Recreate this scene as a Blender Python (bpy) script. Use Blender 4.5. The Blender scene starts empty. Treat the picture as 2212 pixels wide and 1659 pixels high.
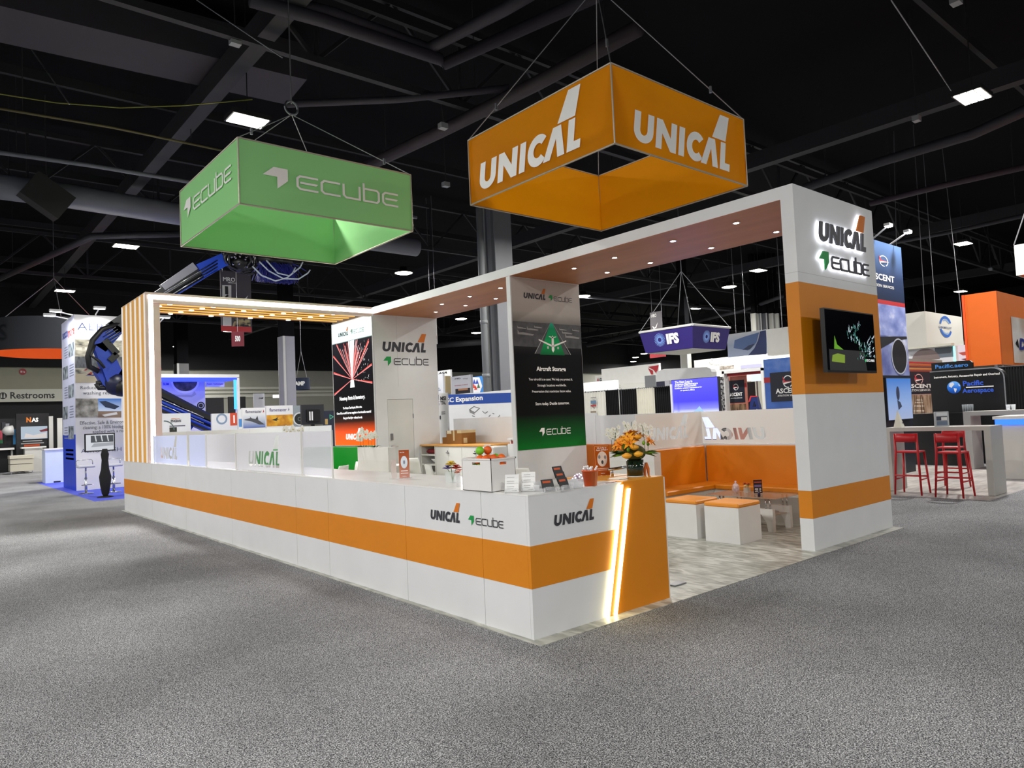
import bpy, math, random
from mathutils import Vector as V, Matrix
random.seed(7)
S = bpy.context.scene
COL = S.collection
# ------------------------------------------------------------------ camera
F, YAW, PIT, ROL = 1535.0881, 0.7014970, 0.0465532, -0.0433537
CAM = V((-3.543883, -4.066462, 1.671879))
FW = V((math.sin(YAW)*math.cos(PIT), math.cos(YAW)*math.cos(PIT), math.sin(PIT)))
_r = V((math.cos(YAW), -math.sin(YAW), 0)); _u = _r.cross(FW)
RT = _r*math.cos(ROL) + _u*math.sin(ROL); UP = _u*math.cos(ROL) - _r*math.sin(ROL)
cd = bpy.data.cameras.new('camera'); cam = bpy.data.objects.new('camera', cd); COL.objects.link(cam)
cd.sensor_width = 36; cd.lens = F/2212*36; cd.clip_end = 400
cam.matrix_world = Matrix(((RT.x, UP.x, -FW.x, CAM.x), (RT.y, UP.y, -FW.y, CAM.y), (RT.z, UP.z, -FW.z, CAM.z), (0, 0, 0, 1)))
S.camera = cam
# ------------------------------------------------------------------ world, exposure
w = bpy.data.worlds.new('world'); S.world = w; w.use_nodes = True
bg = w.node_tree.nodes['Background']; bg.inputs[0].default_value = (0.80, 0.88, 1.0, 1); bg.inputs[1].default_value = 0.25
S.view_settings.view_transform = 'Standard'; S.view_settings.look = 'None'
S.view_settings.exposure = 0.06; S.view_settings.gamma = 1.0; S.view_settings.use_curve_mapping = False
HALL_W = 760.0      # watts of one high bay lamp
SPOT_W = 19.0       # watts of one booth downlight
# ------------------------------------------------------------------ pixels to places
def ray(a, b): return FW + RT*((a-1106)/F) + UP*((829.5-b)/F)
def onX(a, b, c): d = ray(a, b); return CAM + d*((c-CAM.x)/d.x)
def onY(a, b, c): d = ray(a, b); return CAM + d*((c-CAM.y)/d.y)
def onZ(a, b, c): d = ray(a, b); return CAM + d*((c-CAM.z)/d.z)
def at(a, b, t): return CAM + ray(a, b)*t
class Pl:
    """a flat face in the place: origin, right, up, outward normal"""
    def __init__(s, o, u, v=(0, 0, 1)):
        s.o = V(o); s.u = V(u).normalized(); s.v = V(v).normalized(); s.n = s.u.cross(s.v)
    def px(s, a, b):
        d = ray(a, b); p = CAM + d*((s.o-CAM).dot(s.n)/d.dot(s.n)) - s.o
        return p.dot(s.u), p.dot(s.v)
    def pt(s, a, b, l=0.0): return s.o + s.u*a + s.v*b + s.n*l
    def rect(s, uL, uR, vT, vB=None):
        um = (uL+uR)/2; vm = (vT+(vB if vB else vT+60))/2
        a0 = s.px(uL, vm)[0]; a1 = s.px(uR, vm)[0]; b1 = s.px(um, vT)[1]
        b0 = s.px(um, vB)[1] if vB else -s.o.z - 0.006
        return a0, a1, b0, b1
def PX(c): return Pl((c, 0, 0), (0, -1, 0))
def PY(c): return Pl((0, c, 0), (1, 0, 0))
# ------------------------------------------------------------------ objects
ORG = {}
def tag(o, label=None, cat=None, group=None, kind=None):
    if label: o['label'] = label
    if cat: o['category'] = cat
    if group: o['group'] = group
    if kind: o['kind'] = kind
    return o
def thing(name, label, cat, loc, group=None, kind=None):
    o = bpy.data.objects.new(name, None); COL.objects.link(o); o.location = loc; o.empty_display_size = .1
    ORG[o.name] = V(loc)
    return tag(o, label, cat, group, kind)
def dup(root, loc, rz=0.0, label=None, group=None):
    def cp(o, par):
        c = o.copy(); COL.objects.link(c); c.parent = par
        for ch in list(o.children): cp(ch, c)
        return c
    r = cp(root, None); r.location = loc; r.rotation_euler = (0, 0, rz); ORG[r.name] = V(loc)
    if label: r['label'] = label
    if group: r['group'] = group
    return r
class MB:
    def __init__(s): s.v = []; s.f = []
    def add(s, vs, fs):
        n = len(s.v); s.v += [V(p) for p in vs]; s.f += [tuple(i+n for i in f) for f in fs]; return s
    def box(s, a, b):
        x0, y0, z0 = a; x1, y1, z1 = b
        x0, x1 = min(x0, x1), max(x0, x1); y0, y1 = min(y0, y1), max(y0, y1); z0, z1 = min(z0, z1), max(z0, z1)
        return s.add([(x0,y0,z0),(x1,y0,z0),(x1,y1,z0),(x0,y1,z0),(x0,y0,z1),(x1,y0,z1),(x1,y1,z1),(x0,y1,z1)],
                     [(0,3,2,1),(4,5,6,7),(0,1,5,4),(1,2,6,5),(2,3,7,6),(3,0,4,7)])
    def bbox(s, a, b, r=.01):
        """box with bevelled edges"""
        x0, y0, z0 = a; x1, y1, z1 = b
        vs = []; 
        lv = [(z0, r), (z0+r, 0), (z1-r, 0), (z1, r)]
        for z, i in lv:
            c = r if i == 0 else r*1.6
            vs += [(x0+i, y0+c, z), (x0+c, y0+i, z), (x1-c, y0+i, z), (x1-i, y0+c, z), (x1-i, y1-c, z), (x1-c, y1-i, z), (x0+c, y1-i, z), (x0+i, y1-c, z)]
        fs = [tuple(range(7, -1, -1)), tuple(range(24, 32))]
        for k in range(3):
            for j in range(8):
                fs.append((k*8+j, k*8+(j+1) % 8, k*8+8+(j+1) % 8, k*8+8+j))
        return s.add(vs, fs)
    def pbox(s, pl, a0, a1, b0, b1, l0, l1):
        """box standing on a plane: a, b along it, l outward"""
        q = [pl.pt(a, b, l) for l in (l0, l1) for a, b in ((a0, b0), (a1, b0), (a1, b1), (a0, b1))]
        return s.add(q, [(0,3,2,1),(4,5,6,7),(0,1,5,4),(1,2,6,5),(2,3,7,6),(3,0,4,7)])
    def hexa(s, q): return s.add(q, [(0,3,2,1),(4,5,6,7),(0,1,5,4),(1,2,6,5),(2,3,7,6),(3,0,4,7)])
    def prism(s, pts, d):
        """polygon pts (3D) swept by vector d"""
        n = len(pts); d = V(d); p = [V(x) for x in pts]
        s.add(p + [x+d for x in p], [tuple(range(n-1, -1, -1)), tuple(range(n, 2*n))] + [(i, (i+1) % n, n+(i+1) % n, n+i) for i in range(n)])
        return s
    def poly(s, pts): return s.add(pts, [tuple(range(len(pts)))])
    def cyl(s, p0, p1, r0, r1=None, n=12, caps=True):
        p0 = V(p0); p1 = V(p1); r1 = r0 if r1 is None else r1
        d = (p1-p0).normalized(); a = d.orthogonal().normalized(); b = d.cross(a)
        vs = []
        for p, r in ((p0, r0), (p1, r1)):
            vs += [p + (a*math.cos(2*math.pi*i/n) + b*math.sin(2*math.pi*i/n))*r for i in range(n)]
        fs = [(i, (i+1) % n, n+(i+1) % n, n+i) for i in range(n)]
        if caps: fs += [tuple(range(n-1, -1, -1)), tuple(range(n, 2*n))]
        return s.add(vs, fs)
    def tube(s, pts, r, n=8):
        pts = [V(p) for p in pts]; vs = []; fs = []; m = len(pts)
        rr = r if isinstance(r, (list, tuple)) else [r]*m
        a = None
        for i, p in enumerate(pts):
            d = (pts[min(i+1, m-1)] - pts[max(i-1, 0)]).normalized()
            if a is None: a = d.orthogonal().normalized()
            a = (a - d*a.dot(d)).normalized(); b = d.cross(a)
            vs += [p + (a*math.cos(2*math.pi*k/n) + b*math.sin(2*math.pi*k/n))*rr[i] for k in range(n)]
        for i in range(m-1):
            for k in range(n): fs.append((i*n+k, i*n+(k+1) % n, (i+1)*n+(k+1) % n, (i+1)*n+k))
        fs += [tuple(range(n-1, -1, -1)), tuple(range((m-1)*n, m*n))]
        return s.add(vs, fs)
    def lathe(s, prof, c=(0, 0, 0), n=20, a0=0, a1=2*math.pi):
        c = V(c); full = abs(a1-a0-2*math.pi) < 1e-6; k = n if full else n+1
        vs = [c + V((r*math.cos(a0+(a1-a0)*i/n), r*math.sin(a0+(a1-a0)*i/n), z)) for r, z in prof for i in range(k)]
        fs = []
        for j in range(len(prof)-1):
            for i in range(k if full else k-1):
                i2 = (i+1) % k
                fs.append((j*k+i, j*k+i2, (j+1)*k+i2, (j+1)*k+i))
        return s.add(vs, fs)
    def ball(s, c, r, n=10, m=6, sc=(1, 1, 1)):
        prof = [(r*math.sin(math.pi*j/m)+1e-5, -r*math.cos(math.pi*j/m)) for j in range(m+1)]
        k = len(s.v); s.lathe(prof, (0, 0, 0), n)
        for i in range(k, len(s.v)): p = s.v[i]; s.v[i] = V((p.x*sc[0], p.y*sc[1], p.z*sc[2])) + V(c)
        return s
    def flat(s, pl, polys, lift, thick=0.0):
        for pts, faces in polys:
            q = [pl.pt(a, b, lift) for a, b in pts]
            if thick <= 0: s.add(q, faces)
            else:
                n = len(q); s.add(q + [pl.pt(a, b, lift-thick) for a, b in pts], list(faces))
                k = len(s.v) - 2*n; edge = {}
                for f in faces:
                    for i in range(len(f)):
                        e = (f[i], f[(i+1) % len(f)])
                        if (e[1], e[0]) in edge: edge.pop((e[1], e[0]))
                        else: edge[e] = 1
                s.f += [(k+a, k+n+a, k+n+b, k+b) for a, b in edge]
        return s
    def build(s, name, mat, parent=None, smooth=False, top=None):
        """top = (label, category, group) makes a top-level thing of one mesh"""
        if parent is not None: o0 = ORG[parent.name]
        else:
            xs = [p.x for p in s.v]; ys = [p.y for p in s.v]
            o0 = V(((min(xs)+max(xs))/2, (min(ys)+max(ys))/2, min(p.z for p in s.v)))
        me = bpy.data.meshes.new(name); me.from_pydata([p-o0 for p in s.v], [], s.f)
        me.materials.append(mat)
        if smooth: me.polygons.foreach_set('use_smooth', [True]*len(me.polygons))
        me.update()
        o = bpy.data.objects.new(name, me); COL.objects.link(o)
        ORG[o.name] = o0
        if parent is not None: o.parent = parent
        else: o.location = o0
        if top: tag(o, *top)
        return o
def struct(name, mb, mat, smooth=False):
    o = mb.build(name, mat, None, smooth); o['kind'] = 'structure'; return o
# ------------------------------------------------------------------ materials
def lin(c):
    if isinstance(c, str): c = tuple(int(c[i:i+2], 16) for i in (0, 2, 4))
    return tuple((x/255/12.92 if x/255 <= .04045 else ((x/255+.055)/1.055)**2.4) for x in c) + (1,)
MC = {}
def M(col, rough=.5, metal=0.0, name=None, spec=.5, em=None, es=0.0, alpha=1.0, trans=0.0, bump=0.0, bscale=200, coat=0.0):
    key = (str(col), rough, metal, spec, str(em), es, alpha, trans, bump, bscale, coat)
    if key in MC: return MC[key]
    m = bpy.data.materials.new(name or 'paint'); m.use_nodes = True; nt = m.node_tree; b = nt.nodes['Principled BSDF']
    b.inputs['Base Color'].default_value = lin(col); b.inputs['Roughness'].default_value = rough
    b.inputs['Metallic'].default_value = metal; b.inputs['Specular IOR Level'].default_value = spec
    b.inputs['Alpha'].default_value = alpha; b.inputs['Transmission Weight'].default_value = trans
    b.inputs['Coat Weight'].default_value = coat
    if em is not None:
        b.inputs['Emission Color'].default_value = lin(em); b.inputs['Emission Strength'].default_value = es
    # faint tonal variation so that no face is dead flat
    no = nt.nodes.new('ShaderNodeTexNoise'); no.inputs['Scale'].default_value = 2.5; no.inputs['Detail'].default_value = 3
    tc = nt.nodes.new('ShaderNodeTexCoord'); nt.links.new(tc.outputs['Object'], no.inputs['Vector'])
    mx = nt.nodes.new('ShaderNodeMix'); mx.data_type = 'RGBA'; mx.blend_type = 'MULTIPLY'; mx.inputs[0].default_value = 1
    mr = nt.nodes.new('ShaderNodeMapRange'); mr.inputs[3].default_value = .93; mr.inputs[4].default_value = 1.05
    nt.links.new(no.outputs['Fac'], mr.inputs[0]); nt.links.new(mr.outputs[0], mx.inputs[7]); mx.inputs[6].default_value = lin(col)
    nt.links.new(mx.outputs[2], b.inputs['Base Color'])
    if bump > 0:
        n2 = nt.nodes.new('ShaderNodeTexNoise'); n2.inputs['Scale'].default_value = bscale
        bp = nt.nodes.new('ShaderNodeBump'); bp.inputs['Strength'].default_value = bump
        nt.links.new(tc.outputs['Object'], n2.inputs['Vector']); nt.links.new(n2.outputs['Fac'], bp.inputs['Height']); nt.links.new(bp.outputs[0], b.inputs['Normal'])
    MC[key] = m
    return m
def EM(col, s=1.0, name='lamp_glow'): return M('101010', .5, em=col, es=s, name=name)
def ramp(nt, stops):
    r = nt.nodes.new('ShaderNodeValToRGB'); e = r.color_ramp.elements
    while len(e) < len(stops): e.new(.5)
    for el, (p, c) in zip(e, stops): el.position = p; el.color = lin(c)
    return r
def GRAD(z0, z1, stops, rough=.5, em=0.0, name='print'):
    """printed gradient between two heights"""
    m = bpy.data.materials.new(name); m.use_nodes = True; nt = m.node_tree; b = nt.nodes['Principled BSDF']
    g = nt.nodes.new('ShaderNodeNewGeometry'); sp = nt.nodes.new('ShaderNodeSeparateXYZ'); mr = nt.nodes.new('ShaderNodeMapRange')
    mr.inputs[1].default_value = z0; mr.inputs[2].default_value = z1
    nt.links.new(g.outputs['Position'], sp.inputs[0]); nt.links.new(sp.outputs[2], mr.inputs[0])
    r = ramp(nt, stops); nt.links.new(mr.outputs[0], r.inputs[0]); nt.links.new(r.outputs[0], b.inputs['Base Color'])
    b.inputs['Roughness'].default_value = rough; b.inputs['Specular IOR Level'].default_value = .12
    if em > 0: nt.links.new(r.outputs[0], b.inputs['Emission Color']); b.inputs['Emission Strength'].default_value = em
    return m
def NOISE(stops, scale=3.0, detail=4, stretch=(1, 1, 1), rough=.5, em=0.0, kind='noise', name='print', bump=0.0, metal=0.0):
    m = bpy.data.materials.new(name); m.use_nodes = True; nt = m.node_tree; b = nt.nodes['Principled BSDF']
    tc = nt.nodes.new('ShaderNodeTexCoord'); mp = nt.nodes.new('ShaderNodeMapping'); mp.inputs['Scale'].default_value = stretch
    nt.links.new(tc.outputs['Object'], mp.inputs['Vector'])
    if kind == 'noise':
        n = nt.nodes.new('ShaderNodeTexNoise'); n.inputs['Scale'].default_value = scale; n.inputs['Detail'].default_value = detail; o = n.outputs['Fac']
    elif kind == 'voronoi':
        n = nt.nodes.new('ShaderNodeTexVoronoi'); n.inputs['Scale'].default_value = scale; o = n.outputs['Distance']
    else:
        n = nt.nodes.new('ShaderNodeTexWave'); n.inputs['Scale'].default_value = scale; n.inputs['Distortion'].default_value = 3; n.inputs['Detail'].default_value = detail; o = n.outputs['Fac']
    nt.links.new(mp.outputs[0], n.inputs['Vector'])
    r = ramp(nt, stops); nt.links.new(o, r.inputs[0]); nt.links.new(r.outputs[0], b.inputs['Base Color'])
    b.inputs['Roughness'].default_value = rough; b.inputs['Metallic'].default_value = metal
    if em > 0: nt.links.new(r.outputs[0], b.inputs['Emission Color']); b.inputs['Emission Strength'].default_value = em
    if bump > 0:
        bp = nt.nodes.new('ShaderNodeBump'); bp.inputs['Strength'].default_value = bump; nt.links.new(o, bp.inputs['Height']); nt.links.new(bp.outputs[0], b.inputs['Normal'])
    return m
def FABRIC(col, tr=.35):
    m = bpy.data.materials.new('tension_fabric'); m.use_nodes = True; nt = m.node_tree; b = nt.nodes['Principled BSDF']
    b.inputs['Base Color'].default_value = lin(col); b.inputs['Roughness'].default_value = .85; b.inputs['Specular IOR Level'].default_value = .15
    t = nt.nodes.new('ShaderNodeBsdfTranslucent'); t.inputs[0].default_value = lin(col)
    mx = nt.nodes.new('ShaderNodeMixShader'); mx.inputs[0].default_value = tr
    nt.links.new(b.outputs[0], mx.inputs[1]); nt.links.new(t.outputs[0], mx.inputs[2])
    nt.links.new(mx.outputs[0], nt.nodes['Material Output'].inputs[0])
    no = nt.nodes.new('ShaderNodeTexNoise'); no.inputs['Scale'].default_value = 700; bp = nt.nodes.new('ShaderNodeBump'); bp.inputs['Strength'].default_value = .08
    nt.links.new(no.outputs['Fac'], bp.inputs['Height']); nt.links.new(bp.outputs[0], b.inputs['Normal'])
    return m
def FROSTED(col, alpha, tr=.45, rough=.6, name='frosted_film'):
    m = bpy.data.materials.new(name); m.use_nodes = True; nt = m.node_tree; b = nt.nodes['Principled BSDF']
    b.inputs['Base Color'].default_value = lin(col); b.inputs['Roughness'].default_value = rough
    t = nt.nodes.new('ShaderNodeBsdfTranslucent'); t.inputs[0].default_value = lin(col); c = nt.nodes.new('ShaderNodeBsdfTransparent')
    m1 = nt.nodes.new('ShaderNodeMixShader'); m1.inputs[0].default_value = tr; m2 = nt.nodes.new('ShaderNodeMixShader'); m2.inputs[0].default_value = alpha
    nt.links.new(b.outputs[0], m1.inputs[1]); nt.links.new(t.outputs[0], m1.inputs[2]); nt.links.new(c.outputs[0], m2.inputs[1]); nt.links.new(m1.outputs[0], m2.inputs[2])
    nt.links.new(m2.outputs[0], nt.nodes['Material Output'].inputs[0]); return m
def CLEAR(col, alpha, rough=.05, name='clear_acrylic'):
    """thin see-through sheet: part transparent, part surface"""
    m = bpy.data.materials.new(name); m.use_nodes = True; nt = m.node_tree; b = nt.nodes['Principled BSDF']
    b.inputs['Base Color'].default_value = lin(col); b.inputs['Roughness'].default_value = rough; b.inputs['Alpha'].default_value = alpha
    return m
WHITE = M('e0e1e2', .45, name='white_laminate'); WHITE2 = M('e8e8e4', .4, name='white_gloss'); GREYW = M('c9cbcf', .5, name='grey_white_panel')
ORANGE = M('d98300', .5, name='orange_laminate'); ORANGEV = M('d87e00', .5, name='orange_vinyl', bump=.05, bscale=300)
BLACK = M('0b0b0d', .4, name='black'); DARK = M('2c2c2e', .5, name='charcoal'); INK = M('33333a', .5, name='charcoal_ink')
LOGO_O = M('d97408', .5, name='logo_orange'); GREEN = M('0c9a46', .5, name='logo_green'); INKW = M('faf9f4', .6, name='white_ink')
CHROME = M('d0d2d6', .18, 1.0, name='chrome'); STEEL = M('8f9296', .35, 1.0, name='brushed_steel'); CABLE = M('9a9a9e', .4, .8, name='steel_cable')
GREYM = M('8a8c8e', .5, name='mid_grey'); SHADOWGAP = M('303030', .8, name='shadow_gap')
# ------------------------------------------------------------------ lettering
def stroke(pts, t, closed=False):
    """outline of a polyline of thickness t, mitred"""
    n = len(pts); L = []; Rr = []
    P = [V((p[0], p[1], 0)) for p in pts]
    for i in range(n):
        a = P[i-1] if (i > 0 or closed) else None; b = P[(i+1) % n] if (i < n-1 or closed) else None
        d1 = (P[i]-a).normalized() if a is not None else (b-P[i]).normalized()
        d2 = (b-P[i]).normalized() if b is not None else d1
        n1 = V((-d1.y, d1.x, 0)); n2 = V((-d2.y, d2.x, 0)); m = (n1+n2).normalized(); k = t/2/max(.35, m.dot(n1))
        L.append(P[i]+m*k); Rr.append(P[i]-m*k)
    v = [(p.x, p.y) for p in L+Rr]
    f = [(i, n+i, n+(i+1) % n, (i+1) % n) for i in range(n if closed else n-1)]
    return (v, f)
def P1(*pts): return (list(pts), [tuple(range(len(pts)))])
def arc(cx, cy, rx, ry, a0, a1, n): return [(cx+rx*math.cos(math.radians(a0+(a1-a0)*i/n)), cy+ry*math.sin(math.radians(a0+(a1-a0)*i/n))) for i in range(n+1)]
def shear(polys, k): return [([(x+k*y, y) for x, y in v], f) for v, f in polys]
def band(outer, inner):
    n = len(outer); return (outer+inner, [(i, i+1, n+i+1, n+i) for i in range(n-1)])
def ccw(polys):
    out = []
    for v, fs in polys:
        g = []
        for f in fs:
            A = sum(v[f[i]][0]*v[f[(i+1) % len(f)]][1]-v[f[(i+1) % len(f)]][0]*v[f[i]][1] for i in range(len(f)))
            g.append(f if A >= 0 else tuple(reversed(f)))
        out.append((v, g))
    return out
U_ = [band([(0, 1)]+[(0, .4)]+arc(.475, .4, .475, .4, 180, 360, 12)+[(.95, 1)], [(.3, 1)]+[(.3, .42)]+arc(.475, .42, .175, .17, 180, 360, 12)+[(.65, 1)])]
N_ = [P1((1.08, 0), (1.38, 0), (1.38, 1), (1.08, 1)), P1((1.83, 0), (2.13, 0), (2.13, 1), (1.83, 1)), P1((1.38, 1), (1.38, .55), (1.83, 0), (1.83, .45))]
I_ = [P1((2.26, 0), (2.56, 0), (2.56, 1), (2.26, 1))]
C_ = [band(arc(3.2, .5, .52, .52, 42, 318, 22), arc(3.2, .5, .22, .24, 42, 318, 22))]
L_ = [P1((4.62, 0), (5.22, 0), (5.22, .27), (4.92, .27), (4.92, 1), (4.62, 1))]
LAM = [P1((3.50, 0), (3.83, 0), (4.17, .62), (4.17, 1), (4.06, 1)), P1((4.17, 1), (4.17, .62), (4.19, 0), (4.52, 0), (4.44, 1))]
UNI = ccw(shear(U_+N_+I_+C_+L_, .17) + LAM)
TAIL = ccw([P1((4.27, 1.06), (5.08, 1.06), (5.38, 1.98), (4.83, 1.98))])
T_ = .135
def eL(x, w, mid=True):
    h = T_/2; k = .16
    p = [stroke([(x+w, 1-h), (x+k+h, 1-h), (x+h, 1-h-k), (x+h, h+k), (x+h+k, h), (x+w, h)], T_)]
    if mid: p.append(P1((x+.22, .43), (x+w-.12, .43), (x+w, .57), (x+.22, .57)))
    return p
def uL(x, w): h = T_/2; return [stroke([(x+h, 1), (x+h, h+.16), (x+h+.16, h), (x+w-h, h), (x+w-h, 1)], T_)]
def bL(x, w): h = T_/2; return [stroke([(x+h, 1.32), (x+h, h), (x+w-h-.12, h), (x+w-h, h+.14), (x+w-h, 1-h-.14), (x+w-h-.12, 1-h), (x+T_, 1-h)], T_)]
ECU = ccw(eL(0, 1.28) + eL(1.42, 1.2, False) + uL(2.76, 1.15) + bL(4.05, 1.12) + eL(5.32, 1.1))
ARW = ccw([([(-1.86, .6), (-1.25, 1.22), (-.47, 1.22), (-.47, .44), (-1.07, -.18), (-1.07, .6)], [(0, 5, 2, 1), (5, 4, 3, 2)])])
_TC = {}
def text2d(s, bold=0.0, shx=0.0):
    k = (s, bold, shx)
    if k in _TC: return _TC[k]
    c = bpy.data.curves.new('t', 'FONT'); c.body = s; c.size = 1; c.offset = bold; c.shear = shx; c.align_x = 'LEFT'; c.resolution_u = 2; c.space_line = 1.0
    o = bpy.data.objects.new('t', c); COL.objects.link(o); bpy.context.view_layer.update()
    me = bpy.data.meshes.new_from_object(o.evaluated_get(bpy.context.evaluated_depsgraph_get()))
    v = [(p.co.x, p.co.y) for p in me.vertices]; f = [tuple(p.vertices) for p in me.polygons]
    bpy.data.objects.remove(o); bpy.data.curves.remove(c); bpy.data.meshes.remove(me)
    _TC[k] = (v, f); return _TC[k]
def fit(polys, a0, b0, a1, h=None, href=1.0, span=None, mirror=False):
    """scale a 2D drawing so that it starts at (a0,b0), is a1-a0 wide and its reference height is h"""
    xs = [p[0] for v, f in polys for p in v] if span is None else span
    x0, x1 = min(xs), max(xs); sx = (a1-a0)/(x1-x0); sy = sx if h is None else h/href
    if mirror: return [([(a1-(x-x0)*sx, b0+y*sy) for x, y in v], [tuple(reversed(q)) for q in f]) for v, f in polys]
    return [([(a0+(x-x0)*sx, b0+y*sy) for x, y in v], f) for v, f in polys]
def letters(pl, s, uL, uR, vB, mat, par, h=None, bold=.02, lift=.004, name='lettering', vT=None, shx=0.0, vB2=None, thick=0.0):
    """text whose baseline runs from pixel (uL,vB) to (uR,vB2) on the face; vT = pixel of the cap line at the left end"""
    a0, b0 = pl.px(uL, vB); a1, b1 = pl.px(uR, vB if vB2 is None else vB2)
    if vT is not None: h = pl.px(uL, vT)[1] - b0
    pol = fit([text2d(s, bold, shx)], a0, (b0+b1)/2 if vB2 is not None else b0, a1, h, .7)
    return MB().flat(pl, pol, lift, thick).build(name, mat, par)
def lettersP(pl, s, a0, a1, b0, mat, par, h=None, bold=.02, lift=.004, name='lettering', shx=0.0, thick=0.0):
    pol = fit([text2d(s, bold, shx)], a0, b0, a1, h, .7)
    return MB().flat(pl, pol, lift, thick).build(name, mat, par)
def unical(pl, a0, b0, wd, par, ink=None, tail=None, lift=.004, thick=0.0, h=None, mirror=False):
    sp = (0, 5.39); ink = ink or INK; tail = tail or LOGO_O
    hh = h or wd/5.39
    MB().flat(pl, fit(UNI, a0, b0, a0+wd, hh, 1, sp, mirror), lift, thick).build('lettering', ink, par)
    MB().flat(pl, fit(TAIL, a0, b0, a0+wd, hh, 1, sp, mirror), lift, thick).build('tail_fin_emblem', tail, par)
def ecube(pl, a0, b0, wd, par, ink=None, arrow=None, lift=.004, thick=0.0, h=None):
    sp = (-1.86, 6.42); ink = ink or INK; arrow = arrow or GREEN; hh = h or wd/8.28
    MB().flat(pl, fit(ECU, a0, b0, a0+wd, hh, 1, sp), lift, thick).build('lettering', ink, par)
    MB().flat(pl, fit(ARW, a0, b0, a0+wd, hh, 1, sp), lift, thick).build('arrow_emblem', arrow, par)
def prn(pl, pts, mat, par, lift=.003, name='print', thick=0.0):
    """printed patch with pixel corners"""
    q = [pl.px(a, b) for a, b in pts]
    return MB().flat(pl, ccw([P1(*q)]), lift, thick).build(name, mat, par)
def prnP(pl, pts, mat, par, lift=.003, name='print'):
    return MB().flat(pl, ccw([P1(*pts)]), lift).build(name, mat, par)
def ring(pl, ca, cb, ro, ri, mat, par, lift=.004, name='emblem_ring', a0=0, a1=360, n=28, sx=1.0, thick=0.0):
    return MB().flat(pl, ccw([band(arc(ca, cb, ro*sx, ro, a0, a1, n), arc(ca, cb, ri*sx, ri, a0, a1, n))]), lift, thick).build(name, mat, par)
def board(name, pl, r, mat, par=None, thick=.05, front=0.0, top=None):
    """flat board whose front lies on the face; r = (a0,a1,b0,b1)"""
    return MB().pbox(pl, r[0], r[1], r[2], r[3], front-thick, front).build(name, mat, par, top=top)
def bars(pl, r, n, mat, par, fill=.5, lift=.004, name='small_print', ragged=.25):
    """n lines of small unreadable print"""
    mb = MB(); a0, a1, b0, b1 = r; hgt = (b1-b0)/n
    for i in range(n):
        k = random.uniform(0, ragged)*(a1-a0)/2
        y = b1-(i+.5)*hgt; mb.flat(pl, [P1((a0+k, y-hgt*fill/2), (a1-k, y-hgt*fill/2), (a1-k, y+hgt*fill/2), (a0+k, y+hgt*fill/2))], lift)
    return mb.build(name, mat, par)
# ================================================================== setting
def carpet_mat():
    m = bpy.data.materials.new('speckled_grey_carpet'); m.use_nodes = True; nt = m.node_tree; b = nt.nodes['Principled BSDF']
    tc = nt.nodes.new('ShaderNodeTexCoord')
    n1 = nt.nodes.new('ShaderNodeTexNoise'); n1.inputs['Scale'].default_value = 135; n1.inputs['Detail'].default_value = 3; n1.inputs['Roughness'].default_value = .75
    n2 = nt.nodes.new('ShaderNodeTexNoise'); n2.inputs['Scale'].default_value = .55; n2.inputs['Detail'].default_value = 3
    for n in (n1, n2): nt.links.new(tc.outputs['Object'], n.inputs['Vector'])
    r1 = ramp(nt, [(.37, '1c1c1f'), (.50, '86878a'), (.62, 'f4f5f6')]); nt.links.new(n1.outputs['Fac'], r1.inputs[0])
    r2 = ramp(nt, [(.3, 'c4c4c4'), (.7, 'f4f4f4')]); nt.links.new(n2.outputs['Fac'], r2.inputs[0])  # broad patches: uneven light reflection put into the carpet colour
    mx = nt.nodes.new('ShaderNodeMix'); mx.data_type = 'RGBA'; mx.blend_type = 'MULTIPLY'; mx.inputs[0].default_value = 1
    nt.links.new(r1.outputs[0], mx.inputs[6]); nt.links.new(r2.outputs[0], mx.inputs[7]); nt.links.new(mx.outputs[2], b.inputs['Base Color'])
    b.inputs['Roughness'].default_value = .95; b.inputs['Specular IOR Level'].default_value = .1
    bp = nt.nodes.new('ShaderNodeBump'); bp.inputs['Strength'].default_value = .6; bp.inputs['Distance'].default_value = .006
    nt.links.new(n1.outputs['Fac'], bp.inputs['Height']); nt.links.new(bp.outputs[0], b.inputs['Normal'])
    return m
struct('floor', MB().box((-45, -45, -.2), (85, 75, -.006)), carpet_mat())
CEILM = M('0b0b0e', .9, name='black_ceiling_paint', spec=.1)
struct('ceiling', MB().box((-45, -45, 11.6), (85, 75, 11.8)), CEILM)
# hall walls far behind
WALLG = M('a8a89c', .7, name='grey_wall_paint'); WALLB = M('141416', .9, name='black_wall_paint'); TRIMW = M('d8d8cc', .6, name='pale_wall_trim')
YW, XW = 62.0, 74.0
zt = onY(450, 799, YW).z
struct('wall_back', MB().box((-45, YW, -.006), (XW, YW+.3, zt)), WALLG)
struct('wall_back_upper', MB().box((-45, YW-.4, zt), (XW, YW+.3, 11.6)), WALLB)
struct('wall_right', MB().box((XW, -45, -.006), (XW+.3, YW, zt)), WALLG)
struct('wall_right_upper', MB().box((XW-.4, -45, zt), (XW+.3, YW, 11.6)), WALLB)
for i, (v0, v1) in enumerate(((836, 841), (845, 849), (852, 858))):
    za, zb = onY(560, v1, YW).z, onY(560, v0, YW).z
    struct('trim_%d' % (i+1), MB().box((12, YW-.12, za), (44, YW-.002, zb)), TRIMW)
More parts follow.
